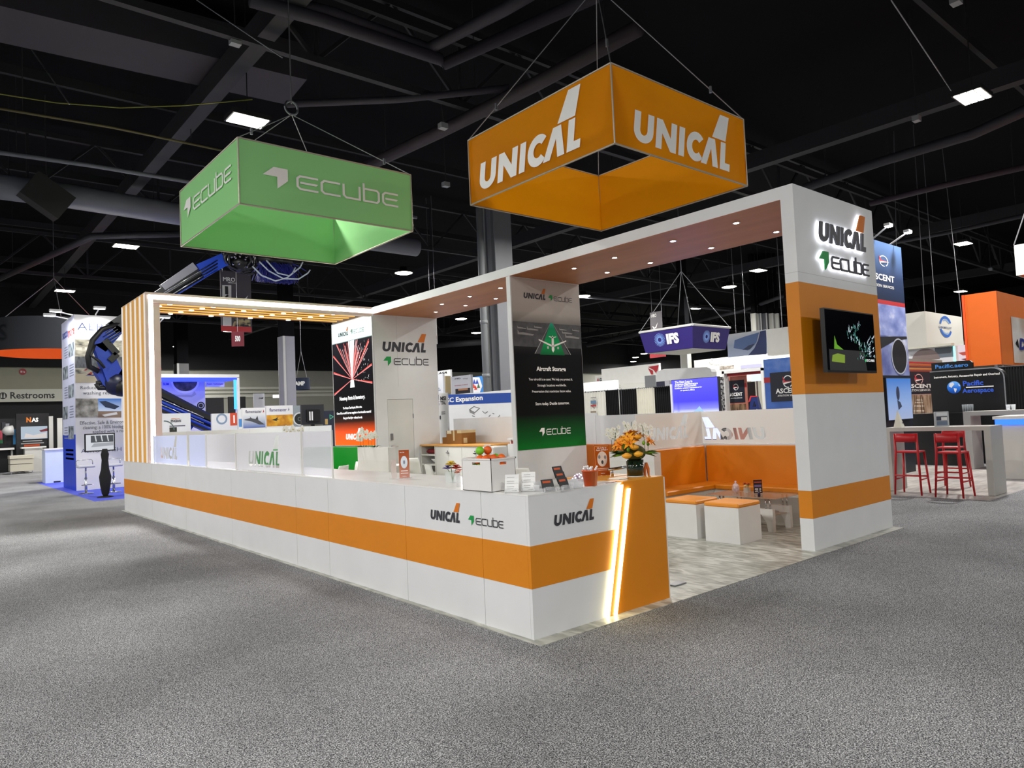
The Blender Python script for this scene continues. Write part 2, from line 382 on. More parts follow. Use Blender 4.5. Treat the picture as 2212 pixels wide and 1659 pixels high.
# restrooms wall, nearer on the left
YR = 48.0
pr_ = PY(YR)
rr = pr_.rect(-260, 330, 793, 868)
struct('wall_restrooms', MB().box((rr[0], YR, rr[2]), (rr[1], YR+.4, rr[3])), M('9b9a86', .7, name='khaki_grey_wall'))
struct('wall_restrooms_lower', MB().box((rr[0], YR+.5, -.006), (rr[1], YR+.9, rr[2])), M('26262a', .8, name='dark_recess_wall'))
struct('wall_restrooms_upper', MB().box((rr[0], YR-.3, rr[3]), (rr[1], YR+.4, 11.6)), WALLB)
q = pr_.rect(-60, 140, 841, 868)
t = thing('restroom_sign', 'long pale wall sign reading Restrooms with a round pictogram', 'sign', (onY(60, 868, YR).x, YR, q[2]))
board('sign_board', pr_, q, M('d6d6c8', .6, name='pale_sign'), t, .05, .05)
letters(pr_, 'Restrooms', 22, 118, 861, M('2a2a2c'), t, vT=847, bold=.02, lift=.056)
ca, cb = pr_.px(6, 855); rd = pr_.px(15, 855)[0]-ca
MB().flat(pr_, ccw([P1(*arc(ca, cb, rd, rd, 0, 350, 24))]), .056).build('pictogram_disc', M('202022'), t)
for dx in (-.38, .38):
    MB().flat(pr_, ccw([P1(*arc(ca+dx*rd, cb+.5*rd, rd*.16, rd*.16, 0, 330, 10)), P1((ca+dx*rd-rd*.22, cb-.6*rd), (ca+dx*rd+rd*.22, cb-.6*rd), (ca+dx*rd+rd*.16, cb+.3*rd), (ca+dx*rd-rd*.16, cb+.3*rd))]), .06).build('pictogram_figure', TRIMW, t)
ca, cb = pr_.px(49, 803); rd = pr_.px(57, 803)[0]-ca
t = thing('hall_number_disc', 'small red round wall disc reading B1c', 'sign', (pr_.pt(ca, cb).x, YR, cb-rd))
MB().flat(pr_, ccw([P1(*arc(ca, cb, rd, rd, 0, 350, 24))]), .05, .05).build('disc', M('a02428'), t)
lettersP(pr_, 'B1c', ca-rd*.6, ca+rd*.6, cb-rd*.3, INKW, t, h=rd*.6, lift=.055)
# ================================================================== high bay lamps of the hall
LENS = EM('fff8e6', 22.0, 'high_bay_lens'); HOUS = M('1a1a1c', .5, name='lamp_housing')
zl = 8.5
vis = [(535, 262, 'r'), (2100, 210, 'r'), (272, 533, 'r'), (1638, 585, 'r'), (2080, 527, 'r'), (2075, 630, 'r'), (140, 629, 'r'),
       (497, 716, 'r'), (385, 749, 'o'), (872, 590, 'o'), (1575, 620, 'o'), (1505, 666, 'o'), (996, 689, 'o'), (1029, 719, 'o'), (972, 785, 'o'), (1260, 640, 'o'), (1391, 764, 'o'), (1373, 772, 'o'), (1368, 781, 'o')]
def highbay(name, c, kind, label, power, grp='high bay lamps of the hall'):
    t = thing(name, label, 'ceiling lamp', (c.x, c.y, c.z), grp)
    if kind == 'r':
        MB().box((c.x-.42, c.y-.3, c.z+.01), (c.x+.42, c.y+.3, c.z+.12)).build('housing', HOUS, t)
        for k in range(4): MB().box((c.x-.38, c.y-.27+k*.14, c.z), (c.x+.38, c.y-.16+k*.14, c.z+.01)).build('lens', LENS, t)
    else:
        MB().lathe([(.01, .3), (.16, .28), (.2, .12), (.42, .02), (.40, .0)], c, 20).build('housing', HOUS, t, True)
        MB().lathe([(.40, .005), (.3, -.03), (.001, -.04)], c, 20).build('lens', LENS, t, True)
    MB().cyl((c.x, c.y, c.z+.1), (c.x, c.y, 11.6), .012, n=6).build('hanging_rod', HOUS, t)
    if power > 0:
        ld = bpy.data.lights.new('high_bay', 'AREA'); ld.shape = 'DISK'; ld.size = .8; ld.energy = power; ld.color = (1, .975, .94)
        lo = bpy.data.objects.new('high_bay_light', ld); COL.objects.link(lo); lo.parent = t; lo.location = (0, 0, -.06)
LAMPL = ['rectangular high bay lamp hanging right above the green fabric sign', 'rectangular high bay lamp where a thin slanting cable ends', 'rectangular high bay lamp between the pale round duct and the slatted pillar',
  'rectangular high bay lamp seen under the header beam beside the portal tower', 'rectangular high bay lamp high above the CHROMALLOY box sign', 'small far rectangular high bay lamp just over the orange booth', 'rectangular high bay lamp over the cables of the navy round sign',
  'rectangular high bay lamp beside the red 500 sign', 'far round high bay lamp seen through the slatted portal', 'round high bay lamp between the green sign and the closet tower', 'round high bay lamp above the hanging aeroplane wing banner', 'round high bay lamp right above the purple IFS sign'] + \
  ['round high bay lamp seen between the closet tower and the big column']*3 + ['round high bay lamp touching the edge of the aircraft poster partition'] + ['tiny far round high bay lamp in the cluster over the red triangle wall']*3
for i_, (a, b, k) in enumerate(vis):
    c = onZ(a, b, zl)
    highbay('high_bay_lamp', c, k, LAMPL[i_], HALL_W,
            'rectangular high bay lamps' if k == 'r' else 'round high bay lamps')
# more hall lamps out of view, positions shaped to balance light on booth faces
for gx, gy in ((-10, -2), (-4, -10), (-11, 5), (-10, 13), (-10, 24), (10, -12), (-10, -14), (15, 12), (27, 1), (27, -12), (-22, -2), (-22, 11), (-22, 24), (15, 36)):
    highbay('high_bay_lamp', V((gx, gy, zl)), 'r', 'unseen rectangular high bay lamp placed for the light on the booth', HALL_W, 'rectangular high bay lamps')

# ================================================================== exhibit booth
H, Lc, WX = 1.07, 13.47, 1.625
S1, S2 = .694, .376
XA, XT, T, ZU, D = 4.29, 6.40, 4.249, 4.093, .16
YP, YS, XH, XBK, YB = 5.147, 9.91, 5.974, 6.37, 2.86
def marble():
    m = bpy.data.materials.new('marbled_vinyl_floor'); m.use_nodes = True; nt = m.node_tree; b = nt.nodes['Principled BSDF']
    tc = nt.nodes.new('ShaderNodeTexCoord'); mp = nt.nodes.new('ShaderNodeMapping'); mp.inputs['Scale'].default_value = (3.2, 1, 1); mp.inputs['Rotation'].default_value = (0, 0, .35)
    n = nt.nodes.new('ShaderNodeTexNoise'); n.inputs['Scale'].default_value = 3.2; n.inputs['Detail'].default_value = 6; n.inputs['Distortion'].default_value = 1.2
    nt.links.new(tc.outputs['Object'], mp.inputs[0]); nt.links.new(mp.outputs[0], n.inputs['Vector'])
    r = ramp(nt, [(.28, '7a7a70'), (.48, 'a6a69c'), (.6, 'c2c2b8'), (.8, 'cccbc4')]); nt.links.new(n.outputs['Fac'], r.inputs[0]); nt.links.new(r.outputs[0], b.inputs['Base Color'])
    b.inputs['Roughness'].default_value = .35
    return m
o = MB().box((-.05, -.13, -.006), (XT+.02, Lc+.1, 0)).build('vinyl_flooring', marble(), None)
tag(o, 'white and grey marbled vinyl floor sheet under the orange and white booth', 'flooring', kind='structure')

# ---- long white counter with the orange stripe, its wing and the orange pylon
px0, py0 = PX(0), PY(0)
ct = thing('exhibit_counter', 'long white L-shaped counter with orange stripe and glowing light strips', 'counter', (0, 0, 0))
seams = [.0305, .59, 1.77, 3.405, 4.28, 6.57, 8.85, 11.10, Lc]
g = .003
for y0, y1 in zip(seams[:-1], seams[1:]):
    p = MB().box((0.002, y0+g, 0), (.03, y1-g, H-.002)).build('front_panel', WHITE, ct)
    MB().box((0, y0+g*.6, S2), (.02, y1-g*.6, S1)).build('orange_stripe', ORANGE, p)
MB().box((.031, .05, 0), (.78, Lc-.02, H-.04)).build('cabinet_body', M('bdbdbd', .6), ct)
def slant(z, x_top, x_bot): return x_bot + (x_top-x_bot)*z/H
WT, WB = 1.045, .795      # slanted end of the white wing
def slab(z0, z1, xl, y0=0.002, y1=.03):
    return [(xl, y0, z0), (slant(z0, WT, WB), y0, z0), (slant(z1, WT, WB), y0, z1), (xl, y0, z1)]
p = MB().prism(slab(0, H-.002, .002), (0, .03, 0)).build('front_panel', WHITE, ct)
MB().prism(slab(S2, S1, 0, 0), (0, .0302, 0)).build('orange_stripe', ORANGE, p)
MB().box((.031, .033, 0), (WB, .72, H-.04)).box((WB, .05, .02), (1.5, .72, H-.04)).build('cabinet_body', M('bdbdbd', .6), ct)
MB().prism([(0, 0, H-.002), (0, Lc, H-.002), (.8, Lc, H-.002), (.8, .75, H-.002), (1.06, .75, H-.002), (1.06, 0, H-.002)][::-1], (0, 0, .012)).build('worktop', M('ecebe8', .25, name='white_gloss_worktop'), ct)
# orange pylon
OX = lambda z: slant(z, 1.075, .82)
pyl = MB().prism([(OX(0), -.004, 0), (WX, -.004, 0), (WX, -.004, H+.01), (OX(H), -.004, H+.01)], (0, .75, 0)).build('orange_pylon', ORANGE, ct)
MB().box((WX, .0, 0), (WX+.02, .74, H+.005)).build('edge_strip', WHITE2, ct)
MB().prism([(OX(H), -.004, H+.01), (WX, -.004, H+.01), (WX, .75, H+.01), (OX(H), .75, H+.01)], (0, 0, .006)).build('pylon_top', M('e59a2c', .4, name='orange_top'), ct)
LEDM = EM('fff0b0', 9.0, 'warm_led_strip')
def ledbar(xt, xb, wd, z0, z1, nm='led_strip'):
    q = []
    for y in (-.022, -.004):
        q += [(slant(z0, xt, xb), y, z0), (slant(z0, xt, xb)+wd, y, z0), (slant(z1, xt, xb)+wd, y, z1), (slant(z1, xt, xb), y, z1)]
    return MB().hexa(q).build(nm, LEDM, ct)
ledbar(1.034, .784, .028, .004, H-.01); ledbar(1.134, .878, .028, .004, H-.05)
rail = MB().cyl((1.4, .45, H+.075), (1.86, .45, H+.085), .014, n=10).cyl((1.85, .45, H+.083), (1.87, .45, H+.086), .026, n=12).cyl((1.45, .45, H+.01), (1.45, .45, H+.076), .012, n=8).build('metal_rail', CHROME, ct, True)
# logos on the counter: long face (seen mirrored direction: right is -Y) and wing
a0, b0 = px0.px(930, 1118); a1, _ = px0.px(995, 1125); unical(px0, a0, b0-.012, a1-a0, ct, lift=.003)
a0, b0 = px0.px(1012, 1131); a1, _ = px0.px(1088, 1140); ecube(px0, a0, b0, a1-a0, ct, lift=.003, h=(a1-a0)/8.0)
a0, b0 = py0.px(1196, 1136); a1, _ = py0.px(1285, 1124); unical(py0, a0, b0-.005, a1-a0, ct, lift=.003)

# ---- portal tower with halo letters
tw = thing('portal_tower', 'tall white portal tower with two orange bands and backlit logos', 'exhibit tower', (XA, 0, 0))
Z = [0, .366, .681, 1.791, 3.096, T]
for i in range(5):
    m = ORANGE if i in (1, 3) else WHITE
    nm = 'orange_band' if i in (1, 3) else 'white_panel'
    MB().box((XA, 0, Z[i]+.0005), (XT, D, Z[i+1]-.0005)).build(nm, m, tw)
for z in (2.75+.46,):
    MB().box((XA-.001, -.001, z), (XT+.001, D, z+.004)).build('panel_joint', M('b8b8b4'), tw)
HALO = EM('f4f6ff', 7.0, 'halo_light')
pt = PY(0)
def halo(fn, *a, **k): fn(*a, **k)
a0, b0 = pt.px(1762, 517); a1, _ = pt.px(1865, 540); wd = a1-a0
pt2 = Pl((0, -.05, 0), (1, 0, 0))
unical(pt2, a0, b0-.02, wd, tw, ink=M('55555a', .5), lift=0, thick=.02)
hp = fit(UNI+TAIL, a0, b0-.02, a0+wd, wd/5.39, 1, (0, 5.39))
MB().flat(pt2, hp, -.021, 0).build('halo_backing', HALO, tw).data.flip_normals()
a0e, b0e = pt.px(1764, 573); a1e, _ = pt.px(1870, 590); wde = a1e-a0e
ecube(pt2, a0e, b0e-.02, wde, tw, ink=M('3a3a40'), lift=0, thick=.02)
hp = fit(ECU+ARW, a0e, b0e-.02, a0e+wde, wde/8.28, 1, (-1.86, 6.42))
MB().flat(pt2, hp, -.021, 0).build('halo_backing', HALO, tw).data.flip_normals()

# ---- television on the tower
r = pt.rect(1783, 1890, 673, 804)
yt = -.22
pv = Pl((0, yt, 0), (1, 0, 0))
r = (pv.px(1784, 740)[0], pv.px(1890, 740)[0], pv.px(1836, 805)[1], pv.px(1836, 672)[1])
tv = thing('wall_television', 'black flat television on orange band showing a broken glass figure', 'television', ((r[0]+r[1])/2, yt, r[2]))
board('casing', pv, r, BLACK, tv, .05, 0)
scr = board('screen', pv, (r[0]+.015, r[1]-.015, r[2]+.03, r[3]-.015), M('04040a', .12, name='dark_screen'), tv, .004, .004)
MB().box(((r[0]+r[1])/2-.25, yt+.05, (r[2]+r[3])/2-.2), ((r[0]+r[1])/2+.25, 0, (r[2]+r[3])/2+.2)).build('wall_bracket', BLACK, tv)
wa, ha = r[1]-r[0], r[3]-r[2]
CY = [EM('9fd8d8', .9, 'screen_cyan'), EM('5fb0a8', .6, 'screen_teal'), EM('d8e8f4', 1.0, 'screen_pale'), EM('2a8a5a', .6, 'screen_green')]
rnd = random.Random(3)
mbs = [MB() for _ in CY]
for i in range(90):
    k = rnd.random(); x = r[0]+wa*(.62+.13*math.sin(k*7)+rnd.uniform(-.09, .09)); z = r[2]+ha*(.2+.6*k)
    an = rnd.uniform(.9, 2.3); ln = ha*rnd.uniform(.02, .09); th = wa*rnd.uniform(.004, .014)
    dx, dz = math.cos(an)*ln, math.sin(an)*ln
    mbs[rnd.randrange(4)].flat(pv, ccw([P1((x, z), (x+th, z), (x+dx+th*.3, z+dz), (x+dx, z+dz))]), .006+.0001*(i % 9))
for i in range(45):
    x = r[0]+wa*rnd.uniform(.8, .96); z = r[2]+ha*rnd.uniform(.25, .62); th = wa*rnd.uniform(.006, .02); h_ = ha*rnd.uniform(.01, .05)
    mbs[rnd.choice((0, 2))].flat(pv, ccw([P1((x, z), (x+th, z), (x+th*1.5, z+h_))]), .006)
for mb_, m in zip(mbs, CY): mb_.build('screen_picture', m, scr)
prnP(pv, [(r[0]+wa*.14, r[2]+ha*.37), (r[0]+wa*.32, r[2]+ha*.36), (r[0]+wa*.2, r[2]+ha*.44), (r[0]+wa*.16, r[2]+ha*.58)], EM('7ac81e', .5, 'screen_lime'), scr, .006, 'screen_picture')
prnP(pv, [(r[0]+wa*.08, r[2]+ha*.17), (r[0]+wa*.33, r[2]+ha*.15), (r[0]+wa*.34, r[2]+ha*.28), (r[0]+wa*.2, r[2]+ha*.30), (r[0]+wa*.1, r[2]+ha*.27)], EM('a5c83a', .45, 'screen_lime'), scr, .006, 'screen_picture')
prnP(pv, [(r[0]+wa*.04, r[2]+ha*.03), (r[0]+wa*.78, r[2]+ha*.03), (r[0]+wa*.74, r[2]+ha*.36), (r[0]+wa*.04, r[2]+ha*.36)], EM('2a2a2c', .35, 'screen_grey'), scr, .0055, 'screen_picture')
lettersP(pv, 'ECUBE', r[0]+wa*.78, r[0]+wa*.95, r[2]+ha*.19, EM('f0f0f0', 1, 'screen_white'), scr, h=ha*.035, lift=.007)
prnP(pv, [(r[0]+wa*.74, r[2]+ha*.21), (r[0]+wa*.77, r[2]+ha*.235), (r[0]+wa*.77, r[2]+ha*.19), (r[0]+wa*.755, r[2]+ha*.175)], EM('30c070', 1, 'screen_green'), scr, .007, 'screen_picture')

# ---- overhead header along the booth, wood underside, downlights
def wood(c1, c2, sc=2.2, st=(1, .12, 1)):
    return NOISE([(.3, c1), (.7, c2)], sc, 6, st, .45, name='wood_veneer')
hd = thing('overhead_header', 'long white overhead beam with wood underside and recessed downlights', 'header beam', ((XA+XH)/2, YP, ZU), None)
MB().box((XA, D, ZU+.004), (XA+.05, YS-.006, T)).build('fascia', WHITE, hd)
MB().box((XA+.05, D, ZU+.05), (XH, YS-.006, T)).build('top_box', M('c8c8c6'), hd)
und = MB().box((XA+.001, D, ZU), (XH, YS-.006, ZU+.045)).build('wood_underside', wood('9c5a24', 'b8743a'), hd)
DL = EM('fffaf0', 30.0, 'downlight_lens')
dl = [(1100+a/3.568, 380+b/3.568) for a, b in ((500, 710), (755, 742), (812, 628), (1088, 667), (1262, 500), (1558, 552), (1750, 360), (2058, 430))] + \
     [(920+a/5.185, 600+b/5.185) for a, b in ((110, 380), (180, 292), (443, 308), (490, 207), (783, 230), (835, 112))]
for a, b in dl:
    c = onZ(a, b, ZU)
    k = MB().lathe([(.055, 0), (.055, -.008), (.035, -.008)], c, 16).build('downlight', CHROME, hd)
    MB().lathe([(.036, -.009), (.001, -.012)], c, 14).build('lens', DL, k)
    ld = bpy.data.lights.new('downlight', 'SPOT'); ld.energy = SPOT_W; ld.spot_size = math.radians(95); ld.spot_blend = .35; ld.shadow_soft_size = .04; ld.color = (1, .96, .88)
    lo = bpy.data.objects.new('downlight_beam', ld); COL.objects.link(lo); lo.parent = hd; lo.location = c - ORG[hd.name] + V((0, 0, -.03))

# ---- middle partition with the aircraft storage graphic
mp = thing('graphic_partition', 'tall partition with aircraft storage poster of runway and green gradient', 'partition', ((XA+XH)/2, YP, 0))
MB().box((XA, YP, 0), (XH, YP+.1, ZU-.001)).build('partition_wall', WHITE, mp)
pm = PY(YP)
zb = 1.10
post = MB().box((XA+.02, YP-.006, zb), (XH-.01, YP-.0005, ZU-.02))
gm = GRAD(zb, ZU, [(0, '0c7a2a'), (.07, '0b5a22'), (.2, '0a0c0b'), (.55, '0a0a0b'), (.585, '1c1c1d'), (.70, '5a5a58'), (.735, '77756f'), (.80, 'b5aea6'), (.9, 'c2bbb4'), (1, 'c8c2bc')], .45)
post.build('poster', gm, mp)
def pp(fx, fz): return (XA+.02+(XH-XA-.03)*fx, zb+(ZU-.02-zb)*fz)
L1 = .010
RW = NOISE([(.3, '2c2c2d'), (.7, '4e4e50')], 6, 5, (1, 1, 1), name='print')
prnP(pm, [pp(0, .60), pp(1, .60), pp(1, .745), pp(0, .745)], RW, mp, .0095, 'runway_print')
prnP(pm, [pp(.3, .56), pp(.8, .56), pp(.555, .745), pp(.535, .745)], M('3a3a3c'), mp, L1, 'runway_print')
prnP(pm, [pp(.36, .555), pp(.73, .555), pp(.565, .748), pp(.53, .748)], GRAD(zb+(ZU-zb)*.55, zb+(ZU-zb)*.75, [(0, '0d5a30'), (.4, '0a9a55'), (.8, '0a8a58'), (1, '2aa890')]), mp, L1+.001, 'green_runway_print')
PLW = M('e6e2da')
prnP(pm, [pp(.535, .585), pp(.555, .570), pp(.575, .585), pp(.57, .655), pp(.555, .675), pp(.54, .655)], PLW, mp, L1+.002, 'aeroplane_print')
prnP(pm, [pp(.545, .615), pp(.545, .603), pp(.35, .640), pp(.35, .648)], PLW, mp, L1+.002, 'aeroplane_print')
prnP(pm, [pp(.565, .603), pp(.565, .615), pp(.76, .648), pp(.76, .640)], PLW, mp, L1+.002, 'aeroplane_print')
prnP(pm, [pp(.50, .664), pp(.555, .657), pp(.61, .664), pp(.61, .668), pp(.555, .664), pp(.50, .668)], PLW, mp, L1+.002, 'aeroplane_print')
for fx in (.48, .63): prnP(pm, [pp(fx-.012, .592), pp(fx+.012, .592), pp(fx+.012, .606), pp(fx-.012, .606)], M('b9b6b0'), mp, L1+.003, 'aeroplane_print')
rnd = random.Random(5)
for fx, fz, s in ((.17, .67, 1), (.12, .705, .55), (.27, .70, .7), (.35, .715, .5), (.86, .665, 1), (.78, .69, .7), (.72, .71, .5), (.92, .71, .5)):
    prnP(pm, [pp(fx-.11*s, fz), pp(fx+.10*s, fz-.004*s), pp(fx+.12*s, fz+.004*s), pp(fx-.04*s, fz+.013*s), pp(fx-.09*s, fz+.010*s), pp(fx-.11*s, fz+.028*s)], M('8e8c88'), mp, L1, 'parked_aeroplane_print')
for x0, x1 in ((.29, .525), (.82, .575)):
    prnP(pm, [pp(x0-.006, .56), pp(x0+.006, .56), pp(x1+.002, .742), pp(x1-.002, .742)], M('9a9a98'), mp, L1+.0005, 'runway_edge_print')
a0, z0 = pp(.16, .885); a1, _ = pp(.485, .885); unical(pm, a0, z0, a1-a0, mp, lift=.010)
a0, z0 = pp(.52, .885); a1, _ = pp(.88, .885); ecube(pm, a0, z0, a1-a0, mp, lift=.010, h=(a1-a0)/7.4)
for s, x0, x1, fz, hh, bo in (('Aircraft Storage', .30, .735, .459, .058, .03), ('Your aircraft is an asset. We help you protect it.', .185, .83, .402, .034, .01), ('Strategic locations worldwide.', .305, .73, .366, .034, .01),
                          ('Preservation that maximizes future value.', .225, .80, .330, .034, .01), ('Store today. Decide tomorrow.', .265, .765, .256, .04, .02)):
    a0, z0 = pp(x0, fz); a1, _ = pp(x1, fz); lettersP(pm, s, a0, a1, z0, INKW, mp, h=hh*1.25, bold=bo, lift=.010)
a0, z0 = pp(.30, .078); a1, _ = pp(.765, .078); ecube(pm, a0, z0, a1-a0, mp, ink=INKW, arrow=INKW, lift=.010, h=(a1-a0)/7.2)

# ---- storage tower with a door, and its glowing graphic
st = thing('storage_tower', 'white storage closet tower with a keypad door and two logos', 'exhibit tower', ((XA+XH)/2, (YS+11.92)/2, 0))
YE = 11.92
ps = PY(YS); pg = PX(XA)
dr = ps.rect(837, 891, 863, None)
da0, da1, dz1 = 4.593, 5.248, 2.185
MB().box((XA+.012, YS, 0), (da0-.006, YS+.06, T)).box((da1+.006, YS, 0), (XH, YS+.06, T)).box((da0-.006, YS, dz1+.006), (da1+.006, YS+.06, T)).build('front_wall', WHITE, st)
MB().box((XA+.012, YS+.06, 0), (XH, YE, T)).build('closet_body', M('b9b9b7'), st)
dd = MB().box((da0, YS+.004, .01), (da1, YS+.05, dz1)).build('door', M('d6d6d2', .5), st)
MB().box((da0+.05, YS-.012, 1.27), (da0+.11, YS+.004, 1.42)).build('keypad', STEEL, dd)
MB().cyl((da0+.08, YS-.05, 1.13), (da0+.08, YS+.004, 1.13), .028, n=12).box((da0+.07, YS-.055, 1.12), (da0+.2, YS-.035, 1.14)).build('door_handle', CHROME, dd)
for z in (.3, 1.75): MB().box((da1-.004, YS-.008, z), (da1+.012, YS+.004, z+.1)).build('hinge', STEEL, dd)
MB().box((XA+.6-.002, YS-.001, dz1+.3), (XA+.6+.002, YS, ZU)).build('panel_joint', M('b5b5b1'), st)
a0, b0 = ps.px(825, 759); a1, _ = ps.px(922, 763); unical(ps, a0, b0, a1-a0, st, lift=.004)
a0, b0 = ps.px(828, 788); a1, _ = ps.px(926, 790); ecube(ps, a0, b0, a1-a0, st, lift=.004, h=(a1-a0)/7.9)
# light box on the long side
lb = thing('graphic_light_box', 'glowing light box poster with red light streaks and orange foot', 'light box', (XA, (YS+YE)/2, 1.17))
MB().box((XA-.02, YS+.01, 1.16), (XA+.009, YE, ZU+.02)).build('frame', M('e4e4e6', .4, .3), lb)
lz0, lz1 = 1.18, ZU
pgl = Pl((XA-.022, 0, 0), (0, -1, 0))
ya, yb = -(YE-.03), -(YS+.03)
LBM = GRAD(lz0, lz1, [(0, 'ee5a0a'), (.09, 'd8480a'), (.19, '2a1108'), (.25, '0c0b0c'), (.50, '0c0b0e'), (.835, '121018'), (.845, 'd4f2f2'), (1, 'dff6f6')], .3, .9, 'lit_print')
MB().flat(pgl, [P1((ya, lz0), (yb, lz0), (yb, lz1), (ya, lz1))], .001).build('poster', LBM, lb)
def pl_(fx, fz): return (ya+(yb-ya)*fx, lz0+(lz1-lz0)*fz)
RED = EM('ff5a50', 1.1, 'lit_red'); PINK = EM('ffb8b8', 1.1, 'lit_pink'); WHT = EM('ffffff', 1.3, 'lit_white')
cx_, cz_ = .5, .525
rnd = random.Random(11)
mbr, mbp, mbw = MB(), MB(), MB()
def streak(mb, x1, z1, w0, w1, l):
    p = pl_(cx_, cz_); q = pl_(x1, z1); d = V((q[0]-p[0], q[1]-p[1], 0)).normalized(); n = V((-d.y, d.x, 0))
    mb.flat(pgl, ccw([P1((p[0]+n.x*w0, p[1]+n.y*w0), (q[0]+n.x*w1, q[1]+n.y*w1), (q[0]-n.x*w1, q[1]-n.y*w1), (p[0]-n.x*w0, p[1]-n.y*w0))]), l)
for x1, z1 in ((.02, .74), (.02, .6), (.02, .42), (.98, .62), (.98, .48), (.93, .80), (.12, .83)): streak(mbr, x1, z1, .006, .02, .003); streak(mbp, x1, z1-.008, .003, .006, .0035)
for i in range(46):
    x1 = rnd.gauss(.5, .16); streak(mbp if i % 3 else mbr, min(.93, max(.07, x1)), rnd.uniform(.72, .835), .004, rnd.uniform(.004, .012), .004+.0001*(i % 5))
for i in range(14): streak(mbw, .5+rnd.gauss(0, .045), .835, .008, .022, .006)
for i in range(60):
    x = rnd.uniform(.55, .93); z = .5+rnd.uniform(.0, .32); p = pl_(x, z); mbw.flat(pgl, [P1((p[0], p[1]), (p[0]+rnd.uniform(.004, .02), p[1]), (p[0]+.01, p[1]+rnd.uniform(.01, .06)))], .003)
p = pl_(.46, .46); q = pl_(.54, .52); mbw.flat(pgl, [P1((p[0]-.03, p[1]), (q[0]+.03, p[1]), (q[0], q[1]), (p[0], q[1]))], .006)
mbr.build('red_light_streaks', RED, lb); mbp.build('pink_light_streaks', PINK, lb); mbw.build('white_light_streaks', WHT, lb)
a0, z0 = pl_(.17, .885); a1, _ = pl_(.44, .885); unical(pgl, a0, z0, a1-a0, lb, lift=.007)
a0, z0 = pl_(.49, .885); a1, _ = pl_(.83, .885); ecube(pgl, a0, z0, a1-a0, lb, ink=M('8a9698'), arrow=M('7aa898'), lift=.007, h=(a1-a0)/7)
for s, x0, x1, fz, hh in (('Nonstop Parts & Inventory.', .16, .80, .365, .085), ('The right part. The right price. Right on time.', .24, .72, .293, .05), ('One of the world\'s largest suppliers of serviceable material', .07, .93, .252, .05), ('Keep your fleet flying - without the wait.', .24, .72, .212, .05)):
    a0, z0 = pl_(x0, fz); a1, _ = pl_(x1, fz); lettersP(pgl, s, a0, a1, z0, WHT, lb, h=hh, bold=.04, lift=.007)
a0, z0 = pl_(.29, .045); a1, _ = pl_(.66, .045); unical(pgl, a0, z0, a1-a0, lb, ink=WHT, tail=WHT, lift=.007)

# ---- slatted light portal: pillar on the counter end and slatted canopy
TC_, YQ, XPW = 4.476, 11.31, .26
sl = thing('slatted_portal', 'wood slat pillar and canopy outlined with white light strips', 'slat portal', (0, (YQ+Lc)/2, H+.01))
SLAT = M('f2b45a', .5, name='honey_wood'); PALE = M('e6c8c0', .5, name='pale_pink_trim'); GLOW = EM('fff1e0', 1.6, 'slat_fill_glow'); LEDW = EM('ffffff', 9.0, 'white_led_strip')
MB().box((.05, YQ+.03, H+.01), (XPW, Lc-.01, TC_-.01)).build('pillar_core', M('d8d0c8'), sl)
MB().box((.03, YQ+.02, H+.012), (.05, Lc-.005, TC_-.012)).build('glow_panel', GLOW, sl)  # added glowing panel, brightens the gaps between the pillar slats
n = 5
pit = (Lc-YQ)/(n+.45)
for i in range(n):
    y0 = YQ + pit*(i+.42); MB().box((-.004, y0, H+.011), (.03, y0+pit*.52, TC_-.01)).build('slat', SLAT, sl)
for i in range(n+1):
    y0 = YQ + pit*(i-.02) + (.03 if i == 0 else 0)
    MB().box((0, y0+(pit*.08 if i else .02), H+.011), (.03, y0+pit*.40, TC_-.005)).build('white_rib', EM('fff6ea', .75, 'glowing_rib'), sl)  # white ribs given a mild glow so the gaps look bright
MB().box((-.006, YQ-.012, H+.011), (.05, YQ+.018, TC_)).build('corner_trim', PALE, sl)
MB().box((.05, YQ-.014, H+.011), (.135, YQ+.018, TC_-.16)).build('led_strip', LEDW, sl)
MB().box((.135, YQ-.012, H+.011), (XPW, YQ+.018, TC_-.2)).build('corner_trim', PALE, sl)
A0, A1, B0, B1 = V((0, YQ, TC_)), V((0, Lc, TC_)), V((XA-.024, YS, T)), V((XA-.024, YE, T))
def cp(fx, fy, dz=0): return (A0.lerp(B0, fx)).lerp(A1.lerp(B1, fx), fy) + V((0, 0, dz))
def cbox(x0, x1, f0, f1, d0, d1): return [cp(x0, f0, d0), cp(x1, f0, d0), cp(x1, f1, d0), cp(x0, f1, d0), cp(x0, f0, d1), cp(x1, f0, d1), cp(x1, f1, d1), cp(x0, f1, d1)]
MB().hexa(cbox(0, 1, 0, 1, -.03, 0)).build('canopy_top', M('c9b8a8'), sl)
MB().hexa(cbox(.06, 1, .02, 1, -.036, -.031)).build('soffit_panel', M('b06a20', .6), sl)
MB().hexa(cbox(0, 1, -.004, .012, -.05, .0)).build('front_trim', PALE, sl)
MB().hexa(cbox(0.012, 1, -.006, .012, -.135, -.05)).build('led_strip', LEDW, sl)
MB().hexa(cbox(0.03, 1, -.004, .06, -.2, -.135)).build('front_trim', PALE, sl)
ns = 6
PUCK = EM('fffaf0', 8.0, 'puck_lens')
for i in range(ns):
    f0 = .09 + i*(.9/ns)
    s_ = MB().hexa(cbox(.06, 1, f0, f0+.07, -.11, -.037)).build('slat', M('c07a2e', .5, name='darkened_honey_wood'), sl)  # wood darkened so dark slats and glowing faces alternate as stripes
    MB().hexa(cbox(.06, 1, f0-.004, f0-.0005, -.108, -.04)).build('slat_glow', EM('ffc45e', 1.15, 'amber_slat_glow'), s_)  # added glowing face, imitates the bright lit look of the slats
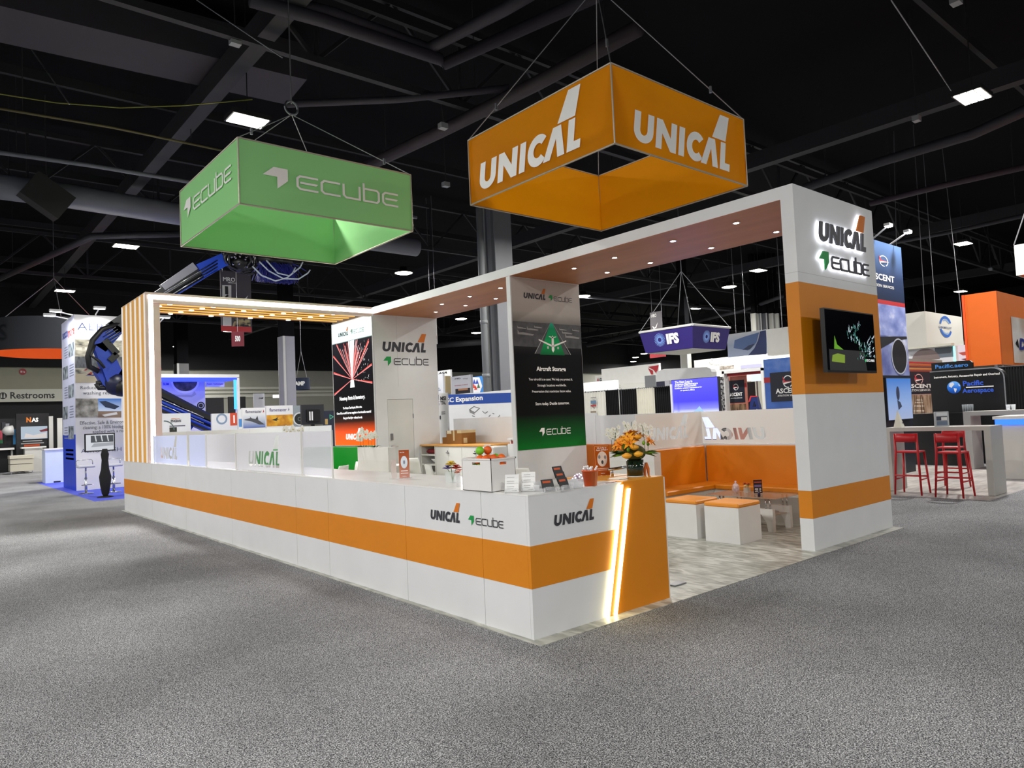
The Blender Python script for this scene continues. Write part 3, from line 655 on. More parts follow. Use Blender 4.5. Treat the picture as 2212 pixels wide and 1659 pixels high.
for i in range(ns):
    f0 = .09 + i*(.9/ns) + .04
    for j in range(5):
        fx = .16 + .185*j - .028*i
        if fx > .97: continue
        c = cp(fx, f0, -.11); 
        MB().lathe([(.05, .0), (.05, -.012), (.001, -.016)], c, 12).build('puck_light', PUCK, sl)
ld = bpy.data.lights.new('canopy_light', 'AREA'); ld.shape = 'RECTANGLE'; ld.size = 3.6; ld.size_y = 1.6; ld.energy = 60; ld.color = (1, .95, .86)
lo = bpy.data.objects.new('canopy_pucks_light', ld); COL.objects.link(lo); lo.parent = sl; lo.location = cp(.52, .5, -.235) - ORG[sl.name]; lo.rotation_euler = (0, math.atan2(TC_-T, XA), -math.atan2(YQ-YS, XA))
# glow of the strips themselves comes from their mesh

# ---- hanging fabric box signs
def boxsign(name, label, x0, y0, s, z0, h, col, apex, logos):
    t = thing(name, label, 'hanging sign', (x0+s/2, y0+s/2, z0))
    fm = FABRIC(col, .42 if col[0] == 'e' else .02)
    th = .012
    W = [((x0, y0), (x0+s, y0)), ((x0+s, y0), (x0+s, y0+s)), ((x0+s, y0+s), (x0, y0+s)), ((x0, y0+s), (x0, y0))]
    for (ax, ay), (bx, by) in W:
        mb = MB(); n, m = 24, 8; d = V((bx-ax, by-ay, 0)).normalized(); nn = V((d.y, -d.x, 0))
        vs = []
        for j in range(m+1):
            for i in range(n+1):
                u = i/n; vv = j/m
                e = min(u, 1-u); wr = -.012*math.exp(-e*16)*(math.sin(40*e+6*vv)*.5+.5) - .012*math.sin(math.pi*u)*math.sin(math.pi*vv)
                vs.append(V((ax, ay, z0)) + d*(u*s) + V((0, 0, vv*h)) + nn*wr)
        fs = [(j*(n+1)+i, j*(n+1)+i+1, (j+1)*(n+1)+i+1, (j+1)*(n+1)+i) for j in range(m) for i in range(n)]
        mb.add(vs, fs); mb.build('fabric_panel', fm, t, True)
    fr = MB()
    for z in (z0, z0+h):
        for (ax, ay), (bx, by) in W: fr.cyl((ax, ay, z), (bx, by, z), .013, n=6)
    for (ax, ay), _ in W: fr.cyl((ax, ay, z0), (ax, ay, z0+h), .011, n=6)
    fr.build('tube_frame', M('b8b0a0', .4, .5), t)
    ap = V(apex)
    for (ax, ay), _ in W:
        c = MB().cyl((ax, ay, z0+h), ap, .008, n=6).build('hanging_cable', CABLE, t)
        k = V((ax, ay, z0+h)).lerp(ap, .22); MB().cyl(k-V((0, 0, .05)), k+V((0, 0, .05)), .022, n=6).build('shackle', STEEL, c)
    MB().tube([ap+V((.12*math.cos(k*math.pi/8), 0, .12+.12*math.sin(k*math.pi/8))) for k in range(17)], .02, 6).build('lifting_ring', STEEL, t)
    MB().cyl(ap+V((0, 0, .2)), (ap.x, ap.y, 11.6), .012, n=6).build('hanging_cable', CABLE, t)
    return t
so = boxsign('fabric_box_sign', 'orange square hanging fabric sign with white UNICAL lettering', 3.11, 1.64, 2.98, 5.0, 1.02, 'e0900c', (4.6, 3.13, 8.3), None)
pxo = PX(3.105); pyo = PY(1.635)
def sgn(pl, p0, p1, kind, par, **k):
    a0, b0 = pl.px(*p0); a1, b1 = pl.px(*p1); fn = unical if kind == 'u' else ecube
    fn(pl, a0, (b0+b1)/2, a1-a0, par, lift=.006, **k)
z_ = 980; k_ = 3.352
sgn(pxo, (z_+185/k_, 120+965/k_), (z_+945/k_, 120+675/k_), 'u', so, ink=INKW, tail=INKW)
sgn(pyo, (z_+1298/k_, 120+640/k_), (z_+2012/k_, 120+825/k_), 'u', so, ink=INKW, tail=INKW)
sg = boxsign('fabric_box_sign', 'green square hanging fabric sign with white ecube lettering', .16, 6.38, 3.0, 5.0, 1.0, '94d48c', (1.66, 7.88, 7.25), None)
k_ = 3.95
def gp(a, b): return (360+a/k_, 280+b/k_)
sgn(PX(.155), gp(148, 720), gp(555, 470), 'e', sg, ink=INKW, arrow=INKW, h=.235)
sgn(PY(6.375), gp(820, 472), gp(1975, 655), 'e', sg, ink=INKW, arrow=INKW, h=.235)
# ================================================================== booth fittings
FILM = FROSTED('f8f8fc', .9); FILMB = FROSTED('e4eaff', .88, name='frosted_film_blue'); FILMC = FROSTED('f4f4fc', .55, rough=.3, name='light_frosted_film'); SHEET = CLEAR('e8eef0', .08, .03, 'clear_acrylic_sheet')
def cut_film(pl, r, polys, mat, par, name='frosted_film', l0=.004, th=.004):
    """film sheet with the drawing cut out of it"""
    o = MB().pbox(pl, r[0], r[1], r[2], r[3], l0, l0+th).build(name, mat, par)
    cut = MB().flat(pl, polys, l0+.03, .06)
    k = len(cut.f)
    # close the back of the cutters
    c2 = MB()
    for v, fs in polys:
        n = len(v); q = [pl.pt(a, b, l0+.03) for a, b in v] + [pl.pt(a, b, l0-.03) for a, b in v]; edge = {}
        for f in fs:
            for i in range(len(f)):
                e = (f[i], f[(i+1) % len(f)])
                if (e[1], e[0]) in edge: edge.pop((e[1], e[0]))
                else: edge[e] = 1
        c2.add(q, list(fs) + [tuple(x+n for x in reversed(f)) for f in fs] + [(a, n+a, n+b, b) for a, b in edge])
    co = c2.build('cutter', mat, None)
    co.location = ORG[co.name]
    md = o.modifiers.new('b', 'BOOLEAN'); md.operation = 'DIFFERENCE'; md.object = co; md.solver = 'EXACT'
    md.use_self = True
    bpy.context.view_layer.update()
    me = bpy.data.meshes.new_from_object(o.evaluated_get(bpy.context.evaluated_depsgraph_get()))
    o.modifiers.clear(); o.data = me; bpy.data.objects.remove(co)
    return o
def logo_fit(pl, p0, p1, mirror=False, hpx=None):
    a0, b0 = pl.px(*p0); a1, b1 = pl.px(*p1); wd = a1-a0; h = wd/5.39
    if hpx: h = pl.px(p0[0], hpx)[1]-b0
    return fit(UNI, a0, (b0+b1)/2, a1, h, 1, (0, 5.39), mirror) + fit(TAIL, a0, (b0+b1)/2, a1, h, 1, (0, 5.39), mirror)
# ---- low back walls
LOWW = M('e4e7ec', .5, name='grey_white_wall')
zw = 1.63
lw = thing('low_wall', 'low grey white wall panel behind the white cabinets, between the closet and the poster partition', 'low wall', (XBK, 7.5, 0))
for y0, y1 in ((5.26, 7.6), (7.6, YS-.01)):
    MB().box((XBK, y0+.002, 0), (XBK+.05, y1-.002, zw+.06)).build('wall_panel', LOWW, lw)
lw = thing('low_wall', 'low grey white wall behind the orchid planter and orange bench', 'low wall', (XBK, 4, 0))
MB().box((XBK, YB+.06, 0), (XBK+.05, YP+.11, zw)).build('wall_panel', LOWW, lw)
lw = thing('low_wall', 'low grey white end wall behind the frosted screens, under the flamemaster posters', 'low wall', (2.3, Lc-.08, 0))
xs_ = [.28, 1.3, 2.75, 4.27, 4.9]
for x0, x1 in zip(xs_[:-1], xs_[1:]): MB().box((x0+.002, Lc-.10, 0), (x1-.002, Lc-.05, 1.665)).build('wall_panel', LOWW, lw)
# ---- frosted screens on the long counter
xs0 = .06; psx = PX(xs0)
def cscreen(uL, uR, mat, label, logo=None, posts=True):
    a0 = psx.px(uL, 960)[0]; a1 = psx.px(uR, 960)[0]
    t = thing('counter_screen', label, 'screen', (xs0, -(a0+a1)/2, H+.01))
    MB().pbox(psx, a0, a1, H+.01, 1.61, -.006, 0).build('acrylic_sheet', SHEET, t)
    if logo: cut_film(psx, (a0+.006, a1-.006, H+.02, 1.605), logo_fit(psx, *logo), mat, t, l0=.001, th=.003)
    else: MB().pbox(psx, a0+.006, a1-.006, H+.02, 1.605, .001, .004).build('frosted_film', mat, t)
    for a in (a0, a1): MB().pbox(psx, a-.008, a+.008, H+.01, 1.615, -.012, .006).build('edge_post', WHITE2, t)
    return t
cscreen(332, 404.5, FILMB, 'frosted counter screen with clear UNICAL letters beside the slatted pillar', ((347, 990), (384, 993)))
cscreen(409, 444.5, FILMB, 'narrow bluish frosted counter screen between two wider screens')
cscreen(446, 508.5, FILMC, 'half clear counter screen with no lettering before the big lettered one')
cscreen(511, 650, FILM, 'wide frosted counter screen with large clear UNICAL letters', ((537, 1006), (606, 1012)))
cscreen(654, 716.5, FILMC, 'clear glossy counter screen at the end of the row next to open worktop')
# ---- lounge corner: orange L bench, backrests, frosted panels
BASEW = M('cfcfc9', .5, name='bench_white')
lb_ = thing('lounge_bench', 'orange upholstered corner bench with tall backrest in the lounge', 'bench', (5.6, 1.6, 0))
MB().box((5.93, .2, 0), (XBK-.01, YB-.01, .43)).box((4.72, 2.42, 0), (5.93, YB-.01, .43)).build('bench_base', BASEW, lb_)
MB().bbox((5.88, .2, .431), (XBK-.06, 2.37, .505), .015).build('seat_cushion', ORANGEV, lb_)
MB().bbox((4.72, 2.375, .431), (XBK-.06, YB-.06, .505), .015).build('seat_cushion', ORANGEV, lb_)
MB().bbox((XBK-.058, .2, .435), (XBK-.002, YB-.062, 1.078), .012).build('backrest', ORANGEV, lb_)
MB().bbox((4.72, YB-.058, .435), (XBK-.06, YB-.002, 1.078), .012).build('backrest', ORANGEV, lb_)
fw_ = thing('frosted_partition', 'low lounge wall with frosted glass and mirrored clear UNICAL letters beside the tower', 'partition', (XBK, 1.5, 0))
MB().box((XBK, D+.01, 0), (XBK+.05, YB+.055, 1.10)).build('lower_wall', WHITE, fw_)
pb = PX(XBK)
MB().box((XBK+.02, D+.01, 1.10), (XBK+.03, YB+.05, zw)).build('acrylic_sheet', SHEET, fw_)
pbf = PX(XBK+.019)
cut_film(pbf, (-(YB+.045), -(D+.015), 1.105, zw-.005), logo_fit(pbf, (1519, 949), (1657, 950), True, 924.5), FROSTED('f6f6f4', .94), fw_, l0=.001)
fw2 = thing('frosted_partition', 'low lounge wall with frosted glass and faint UNICAL letters behind the orchids', 'partition', (5.5, YB, 0))
MB().box((4.72, YB, 0), (XBK-.005, YB+.05, 1.10)).build('lower_wall', WHITE, fw2)
MB().box((4.70, YB+.02, 1.10), (XBK-.005, YB+.03, zw)).build('acrylic_sheet', SHEET, fw2)
pyf = PY(YB+.019)
cut_film(pyf, (4.705, XBK-.01, 1.105, zw-.005), logo_fit(pyf, (1398, 953), (1488, 946)), FROSTED('f6f4f0', .94), fw2, l0=.001)
# ---- cube stools
def cube_stool(x0, y0, label):
    t = thing('cube_stool', label, 'stool', (x0+.245, y0+.245, 0))
    MB().box((x0, y0, 0), (x0+.49, y0+.49, .44)).build('box_body', M('dededc', .45), t)
    MB().bbox((x0-.004, y0-.004, .44), (x0+.494, y0+.494, .492), .014).build('seat_cushion', M('e8932a', .5, name='orange_vinyl_seat', bump=.04), t)
cube_stool(4.15, .87, 'white cube stool with orange cushion close to the glass coffee table end')
cube_stool(4.17, 1.50, 'white cube stool with orange cushion between the orange pylon and the other cube')
# ---- glass coffee table
tt = thing('coffee_table', 'glass coffee table with white feet and chrome posts before the orange bench', 'table', (5.42, 1.44, 0))
GLASST = CLEAR('c8a080', .5, .03, 'tinted_glass')
MB().bbox((5.09, .90, .445), (5.76, 1.99, .457), .004).build('glass_top', GLASST, tt)
MB().bbox((5.2, 1.05, .2), (5.66, 1.84, .208), .003).build('glass_shelf', GLASST, tt)
for x in (5.2, 5.64):
    for y, s in ((1.06, 1), (1.83, -1)):
        pts = [(x-.03, y-.05*s, 0), (x-.03, y+.03*s, 0), (x-.03, y+.05*s, .12), (x-.03, y+.12*s, .22), (x-.03, y+.3*s, .26), (x-.03, y+.3*s, .30), (x-.03, y-.05*s, .30)]
        MB().prism(pts, (.06, 0, 0)).build('foot', WHITE2, tt)
        for k in (0, .06): MB().cyl((x, y+k*s, .30), (x, y+k*s, .445), .013, n=10).build('chrome_post', CHROME, tt, True)
zt_ = .458
def jar(x, y, z):
    t = thing('candy_jar', 'lidded glass jar of red and white candies on the glass table', 'jar', (x, y, z))
    MB().lathe([(.03, 0), (.052, .02), (.056, .06), (.045, .09), (.04, .095)], (x, y, z), 16).build('glass_body', CLEAR('f0f0f4', .3, .03), t, True)
    MB().lathe([(.046, .095), (.035, .115), (.012, .125), (.012, .14), (.02, .15), (.001, .165)], (x, y, z), 16).build('lid', CLEAR('e8e0ec', .55, .05), t, True)
    rnd = random.Random(2)
    for k in range(26):
        a = rnd.random()*6.28; r_ = rnd.uniform(0, .036)
        MB().ball((x+r_*math.cos(a), y+r_*math.sin(a), z+.014+rnd.uniform(0, .065)), .010, 6, 4).build('candy', M(rnd.choice(('c43a4a', 'efe6ea', 'a05068'))), t)
p = onZ(1590, 1063, zt_); jar(p.x, p.y, zt_)
def petals(mb, c, r, n, tilt, lift=.3, w=.5):
    for k in range(n):
        a = 2*math.pi*k/n + tilt
        d = V((math.cos(a), math.sin(a), 0)); s = V((-d.y, d.x, 0)); up = V((0, 0, 1))
        p0 = c; p1 = c + d*r*.55 + up*r*lift; p2 = c + d*r + up*r*lift*.6
        mb.add([p0, p1+s*r*w*.5, p2, p1-s*r*w*.5], [(0, 1, 2, 3)])
def flower(par, name, c, r, col, n=8, core='c89a20', lift=.35, layers=1, w=.55):
    mb = MB()
    for l in range(layers): petals(mb, V(c)+V((0, 0, r*.12*l)), r*(1-.22*l), max(4, n-l), l*.4, lift+.35*l, w)
    o = mb.build(name, M(col, .6), par)
    MB().ball(V(c)+V((0, 0, r*.18)), r*.16, 6, 4).build('flower_centre', M(core, .7), o)
    return o
def small_vase(x, y, z, label, cols, s=1.0, cat='flowers', shape='cube'):
    t = thing('flower_vase', label, cat, (x, y, z)); rnd = random.Random(int(x*100))
    w = .04*s
    MB().box((x-w, y-w, z), (x+w, y+w, z+.085*s)).build('glass_vase', CLEAR('dfe8e6', .35, .04), t)
    for i, c in enumerate(cols):
        a = 6.28*i/len(cols); r_ = .035*s
        cx, cy, cz = x+r_*math.cos(a), y+r_*math.sin(a), z+(.10+.03*(i % 2))*s
        MB().tube([(x, y, z+.01), (x+.4*r_*math.cos(a), y+.4*r_*math.sin(a), z+.06*s), (cx, cy, cz)], .003, 5).build('stem', M('4a7a2a'), t)
        flower(t, 'blossom', (cx, cy, cz), .045*s, c, 9, layers=2)
    return t
p = onZ(1614, 1064, zt_); small_vase(p.x, p.y, zt_, 'small glass vase of cream and red blossoms on the glass table', ('f0d890', 'b03a20', 'f0e0b0', 'c85a28'), .85)
p = onZ(1638, 1066, zt_)
t = thing('table_sign', 'dark upright leaflet holder standing on the glass table', 'sign', (p.x, p.y, zt_))
pd = Pl((p.x, p.y, 0), (.75, -.66, 0))
board('leaflet', pd, (-.06, .06, zt_+.004, zt_+.19), M('23202a', .3), t, .003)
prnP(pd, [(-.05, zt_+.15), (.05, zt_+.15), (.05, zt_+.165), (-.05, zt_+.165)], M('c84a28'), t, .002, 'print_band')
prnP(pd, [(-.05, zt_+.09), (.05, zt_+.09), (.05, zt_+.12), (-.05, zt_+.12)], M('7a6a9a'), t, .002, 'print_band')
bars(pd, (-.045, .045, zt_+.02, zt_+.08), 4, INKW, t, .4, .002)
board('holder_foot', pd, (-.06, .06, zt_, zt_+.004), CLEAR('e8e8e8', .4), t, .06, .02)
p = onZ(1640, 1073, zt_)
t = thing('small_bottle', 'small dark pump bottle beside the leaflet holder on the glass table', 'bottle', (p.x, p.y, zt_))
MB().lathe([(.001, 0), (.018, 0), (.018, .06), (.007, .075), (.007, .1), (.001, .1)], (p.x, p.y, zt_), 12).build('bottle_body', M('1a1a3a', .2), t, True)
MB().lathe([(.009, .1), (.009, .12), (.001, .122)], (p.x, p.y, zt_), 10).build('pump_cap', BLACK, t, True)
# ---- second orange bench further in
b2 = thing('lounge_bench', 'orange bench and backrest against the low wall behind the orchid planter', 'bench', (6.1, 4.3, 0))
MB().box((6.0, 3.0, 0), (XBK-.01, YP+.45, .43)).build('bench_base', BASEW, b2)
MB().bbox((5.98, 3.0, .431), (XBK-.06, YP+.45, .505), .015).build('seat_cushion', ORANGEV, b2)
MB().bbox((XBK-.058, 3.0, .435), (XBK-.002, YP+.45, 1.09), .012).build('backrest', M('c9690a', .5, name='orange_vinyl_back', bump=.05), b2)
# ---- orchids
def orchid(t, x, y, z, h, lean, n, seed, s=1.0):
    rnd = random.Random(seed)
    pts = [V((x, y, z)), V((x+lean[0]*.15, y+lean[1]*.15, z+h*.5)), V((x+lean[0]*.5, y+lean[1]*.5, z+h*.88)), V((x+lean[0], y+lean[1], z+h))]
    MB().tube(pts, .004*s, 5).build('stem', M('3c5a26'), t)
    for k in range(3):
        a = rnd.random()*6.28; d = V((math.cos(a), math.sin(a), 0)); q = V((-d.y, d.x, 0)); c = V((x, y, z))
        MB().add([c, c+d*.07*s+q*.025*s+V((0, 0, .05*s)), c+d*.14*s+V((0, 0, .04*s)), c+d*.07*s-q*.025*s+V((0, 0, .05*s))], [(0, 1, 2, 3)]).build('leaf', M('2c5a22', .4), t)
    n += 3
    for k in range(n):
        f = .42+.58*k/max(1, n-1); a = pts[1].lerp(pts[3], f) + V((rnd.uniform(-.045, .045), rnd.uniform(-.06, .06), rnd.uniform(-.03, .03)))*s
        mb = MB(); cen = a; out = V((-.7, -.7, .1)).normalized(); sd = out.cross(V((0, 0, 1))).normalized(); up = sd.cross(out)
        for j in range(5):
            an = 2*math.pi*j/5+.3; d = sd*math.cos(an)+up*math.sin(an); e = sd*-math.sin(an)+up*math.cos(an); R_ = .036*s*(1.15 if j % 2 else .95)
            mb.add([cen, cen+d*R_*.6+e*R_*.42+out*.006, cen+d*R_+out*.003, cen+d*R_*.6-e*R_*.42+out*.006], [(0, 1, 2, 3)])
        o = mb.build('blossom', M('f0efe6', .6), t)
        MB().ball(cen+out*.008, .006*s, 6, 4).build('flower_centre', M('d8c860'), o)
pt_ = thing('planter', 'white planter divider with a row of white orchids in the lounge', 'planter', (4.62, 2.95, 0))
MB().box((4.545, 2.44, 0), (4.695, 3.45, .95)).build('divider_box', M('d9d7d2', .5), pt_)
MB().box((4.545, 2.44, .95), (4.56, 3.45, 1.07)).box((4.68, 2.44, .95), (4.695, 3.45, 1.07)).box((4.56, 2.44, .95), (4.68, 2.455, 1.07)).box((4.56, 3.435, .95), (4.68, 3.45, 1.07)).build('planter_rim', M('dedcd8', .5), pt_)
MB().box((4.56, 2.455, .95), (4.68, 3.435, 1.045)).build('soil', M('3a2a1c', .9, bump=.5, bscale=60), pt_)
for i, (u, v, n, ln) in enumerate(((1316, 926, 5, (.02, .06)), (1323, 933, 4, (0, .04)), (1332, 926, 5, (0, -.05)), (1350, 917, 4, (.0, .06)), (1364, 911, 6, (0, -.02)), (1386, 918, 4, (0, .04)), (1404, 922, 5, (0, -.06)), (1340, 940, 3, (0, .0)))):
    p = onX(u, v, 4.62); orchid(pt_, 4.62-ln[0], p.y-ln[1], 1.04, p.z-1.04, ln, n, i+1)
# ---- big orange bouquet on the pylon
ZP = H+.017
p = onZ(1373, 1029, ZP); bx, by = p.x, p.y
bq = thing('bouquet', 'orange lily and rose bouquet in a dark green glass cylinder on the pylon', 'flowers', (bx, by, ZP))
MB().lathe([(.001, 0), (.075, 0), (.078, .15), (.07, .15), (.068, .02), (.001, .02)], (bx, by, ZP), 24).build('glass_cylinder', M('16261a', .12, coat=.5), bq, True)
MB().lathe([(.001, .005), (.0765, .004), (.0765, .012)], (bx, by, ZP-.003), 24).build('clear_glass_base', M('c8d0d0', .1), bq)
rnd = random.Random(21)
dome = V((bx, by, ZP+.245))
def rose(c, r, col):
    o = None
    for l in range(4):
        mb = MB(); n = 6
        rr_ = r*(1-.22*l)
        prof = [(rr_*.3, -r*.45), (rr_*.85, -r*.15), (rr_, r*.2+.1*l*r), (rr_*.9, r*.38+.1*l*r)]
        mb.lathe(prof, c, 9)
        ob = mb.build('rose_petals' if l else 'rose', M(col if l % 2 == 0 else 'e8a01c', .6), bq if o is None else o, True)
        o = o or ob
def lily(c, r, col, dirv):
    d0 = V(dirv).normalized(); a = d0.orthogonal().normalized(); b = d0.cross(a); mb = MB()
    for k in range(6):
        an = 2*math.pi*k/6; e = a*math.cos(an)+b*math.sin(an); f = -a*math.sin(an)+b*math.cos(an)
        c0 = V(c); mb.add([c0, c0+d0*r*.45+e*r*.4+f*r*.2, c0+d0*r*.5+e*r*1.0, c0+d0*r*.45+e*r*.4-f*r*.2], [(0, 1, 2, 3)])
    o = mb.build('lily', M(col, .5), bq)
    MB().tube([V(c), V(c)+d0*r*.6], .004, 5).build('stamen', M('a04a10'), o)
spots = []
for i in range(26):
    th_ = rnd.uniform(0, 6.28); ph = math.acos(rnd.uniform(.12, 1)); d = V((math.sin(ph)*math.cos(th_), math.sin(ph)*math.sin(th_), math.cos(ph)))
    c = dome + V((d.x*.15, d.y*.15, d.z*.13))
    if i % 3 == 0: rose(c, .042, rnd.choice(('f0a018', 'eda82c')))
    else: lily(c, rnd.uniform(.06, .085), rnd.choice(('f49a10', 'f6a81c', 'ee8a10')), d+V((0, 0, .2)))
rt = onY(1356, 986, by-.14); rose(V((rt.x, by-.13, rt.z)), .045, 'f0a420'); rt = onY(1379, 982, by-.14); rose(V((rt.x, by-.14, rt.z)), .045, 'f2b028')
for i in range(22):
    th_ = rnd.uniform(0, 6.28); d = V((math.cos(th_), math.sin(th_), rnd.uniform(-.05, .45))); c = dome + V((d.x*.08, d.y*.08, -.04)); s = V((-d.y, d.x, 0)); ln = rnd.uniform(.1, .17)
    MB().add([c, c+d*ln*.55+s*.03, c+d*ln+V((0, 0, -.03)), c+d*ln*.55-s*.03], [(0, 1, 2, 3)]).build('leaf', M(rnd.choice(('2c4a1e', '4a7a22', '6a9a2a')), .4), bq)
for k in range(7):
    th_ = rnd.uniform(0, 6.28); c = dome + V((.13*math.cos(th_), .13*math.sin(th_), rnd.uniform(0, .06))); MB().ball(c, .016, 7, 5, (1, 1, 1.3)).build('green_bud', M('7aa828', .4), bq, True)
MB().ball(dome-V((0, 0, .03)), .105, 12, 8, (1, 1, .7)).build('foliage_core', M('4a4a14', .8, bump=.6, bscale=80), bq)
tp = onZ(1398, 1027, ZP)
t = thing('paper_bow', 'folded orange ribbon leaning beside the bouquet on the pylon', 'ribbon', (tp.x, tp.y, ZP))
MB().prism([(tp.x-.03, tp.y, ZP), (tp.x-.015, tp.y, ZP), (tp.x-.002, tp.y, ZP+.1), (tp.x-.012, tp.y, ZP+.12), (tp.x-.035, tp.y, ZP+.06)], (0, .01, 0)).build('ribbon_end', M('c86418', .5), t)
MB().prism([(tp.x+.02, tp.y, ZP), (tp.x+.035, tp.y, ZP), (tp.x+.04, tp.y, ZP+.06), (tp.x+.01, tp.y, ZP+.12), (tp.x+.0, tp.y, ZP+.1)], (0, .01, 0)).build('ribbon_end', M('d87020', .5), t)
# ---- prize sign
ZC = H+.0105
ZQ = ZP; p = onZ(1302, 1027, ZP); pz = Pl((p.x, p.y, 0), (.93, -.36, 0))
aL = pz.px(1283, 1000)[0]; aR = pz.px(1317, 1000)[0]; zT = pz.pt(*pz.px(1300, 961)).z
t = thing('prize_sign', 'orange acrylic table sign with a round earphones picture on the counter wing', 'sign', (p.x, p.y, ZQ))
board('sign_sheet', pz, (aL, aR, ZQ, zT), M('b8560e', .3, name='burnt_orange_print'), t, .006)
hh = zT-ZQ; wd_ = aR-aL
MB().flat(pz, [stroke([(aL+.012, ZQ+.02), (aL+.012, zT-.012), (aR-.008, zT-.012)], .004)], .002).build('border_line', M('e8a868'), t)
lettersP(pz, 'Win A Pair of', aL+wd_*.22, aL+wd_*.82, zT-hh*.12, INKW, t, h=hh*.045, lift=.002)
lettersP(pz, 'Apple AirPods 4', aL+wd_*.16, aL+wd_*.9, zT-hh*.185, INKW, t, h=hh*.045, lift=.002)
cA, cB = (aL+aR)/2+.005, ZQ+hh*.54
MB().flat(pz, ccw([P1(*arc(cA, cB, wd_*.32, wd_*.44, 0, 345, 23))]), .002).build('round_picture', M('ead9cc'), t)
for dx, dz in ((-.03, .02), (.0, -.03), (.03, .015)): MB().flat(pz, ccw([P1(*arc(cA+dx, cB+dz, .012, .018, 0, 330, 11))]), .003).build('earphone_print', M('8a8a8e' if dx else '3a3a3e'), t)
bars(pz, (aL+wd_*.12, aR-wd_*.08, ZQ+hh*.15, ZQ+hh*.25), 2, M('f0d8c0'), t, .35, .002)
lettersP(pz, 'UNICAL', aL+wd_*.4, aL+wd_*.66, ZQ+hh*.05, INKW, t, h=hh*.03, lift=.002)
# ---- orange pot of lollipops
p = onZ(1276, 1049, ZC); pot = thing('lollipop_pot', 'orange metal pot filled with white tipped pens on the counter wing', 'pot', (p.x, p.y, ZC))
MB().lathe([(.001, 0), (.05, 0), (.068, .12), (.072, .12), (.072, .128), (.064, .128), (.046, .01), (.001, .01)], (p.x, p.y, ZC), 22).build('pot_body', M('e0560c', .45, name='orange_metal'), pot, True)
rnd = random.Random(4)
for k in range(20):
    a = rnd.random()*6.28; r_ = rnd.uniform(.0, .05); q0 = V((p.x+r_*.5*math.cos(a), p.y+r_*.5*math.sin(a), ZC+.03)); q1 = V((p.x+r_*1.2*math.cos(a), p.y+r_*1.2*math.sin(a), ZC+.125+rnd.uniform(0, .035)))
    s_ = MB().cyl(q0, q1, .004, n=6).build('pen', M(rnd.choice(('f0f0f0', 'd8d8d8', 'c85a20'))), pot)
    MB().ball(q1, .009, 6, 4).build('white_tip', M('ececec', .3), s_)
# candy pyramid behind the pot
p = onZ(1250, 1040, ZC); t = thing('candy_bowl', 'small pile of clear wrapped candies behind the orange pot', 'bowl', (p.x, p.y, ZC))
MB().lathe([(.001, 0), (.05, 0), (.075, .03), (.07, .03), (.001, .006)], (p.x, p.y, ZC), 18).build('glass_dish', CLEAR('e8e8ee', .4), t, True)
for k in range(14):
    a = k*2.4; r_ = .05*math.sqrt(1-k/14); MB().ball((p.x+r_*math.cos(a), p.y+r_*math.sin(a), ZC+.02+.045*k/14), .014, 6, 4).build('candy', M('e6e2ee' if k % 3 else 'c8a8c8', .2), t)
# ---- card holders and flyers
CLR = CLEAR('eef0f2', .25, .03)
def card_rack(u, v, rz, label, cards, dark=False):
    p = onZ(u, v, ZC); t = thing('card_holder', label, 'card holder', (p.x, p.y, ZC)); d = V((math.cos(rz), math.sin(rz), 0)); n = V((d.y, -d.x, 0)); c = V((p.x, p.y, ZC))
    MB().prism([c-d*.055-n*.03, c+d*.055-n*.03, c+d*.055+n*.04, c-d*.055+n*.04][::-1], (0, 0, .004)).build('holder_base', CLR, t)
    for k, (w_, col, z0) in enumerate(cards):
        o = c - n*(.025*k-.02) + V((0, 0, .006+z0)); back = (V((0, 0, 1))*.93 - n*.36)
        pc = Pl(o, d, back); 
        cd_ = MB().pbox(pc, -.055, .055, 0, .065 if not dark else .095, -.006, 0).build('card_stack', M(col, .4), t)
        if dark:
            prnP(pc, [(-.045, .065), (.03, .065), (.03, .082), (-.045, .082)], M('d0541c'), cd_, .001, 'print_band')
            bars(pc, (-.03, .03, .01, .035), 3, M('b8b8b8'), cd_, .4, .001)
        else:
            bars(pc, (-.04, .02, .02, .05), 2, M('9a9a9a'), cd_, .25, .001)
            prnP(pc, [(.0, .008), (.04, .008), (.04, .013), (.0, .010)], M('4a4a4a'), cd_, .001, 'print_band')
        MB().pbox(pc, -.05, .05, -.005, .03, .004, .006).build('holder_lip', CLR, t)
    for s_ in (-1, 1): MB().prism([c+d*.053*s_-n*.04, c+d*.056*s_-n*.04, c+d*.056*s_+n*.045, c+d*.053*s_+n*.045][::s_], (0, 0, .03)).build('holder_side', CLR, t)
card_rack(1106, 1064, -.8, 'clear holder of white business cards near the translucent bin', ((0, 'f0f0ee', 0), (0, 'f0f0ee', .04), (0, 'e8e8e8', .07)))
card_rack(1142, 1061, -.8, 'clear tiered holder of white business cards between two other holders', ((0, 'f2f2f0', 0), (0, 'f0f0ee', .04), (0, 'ececea', .08)))
card_rack(1184, 1062, -.15, 'low holder of black and orange cards beside the tall black stack', ((0, '17171a', 0),), True)
card_rack(1218, 1058, .1, 'tall tiered holder of black and orange cards on the counter wing', ((0, '17171a', 0), (0, '17171a', .045), (0, '17171a', .09)), True)
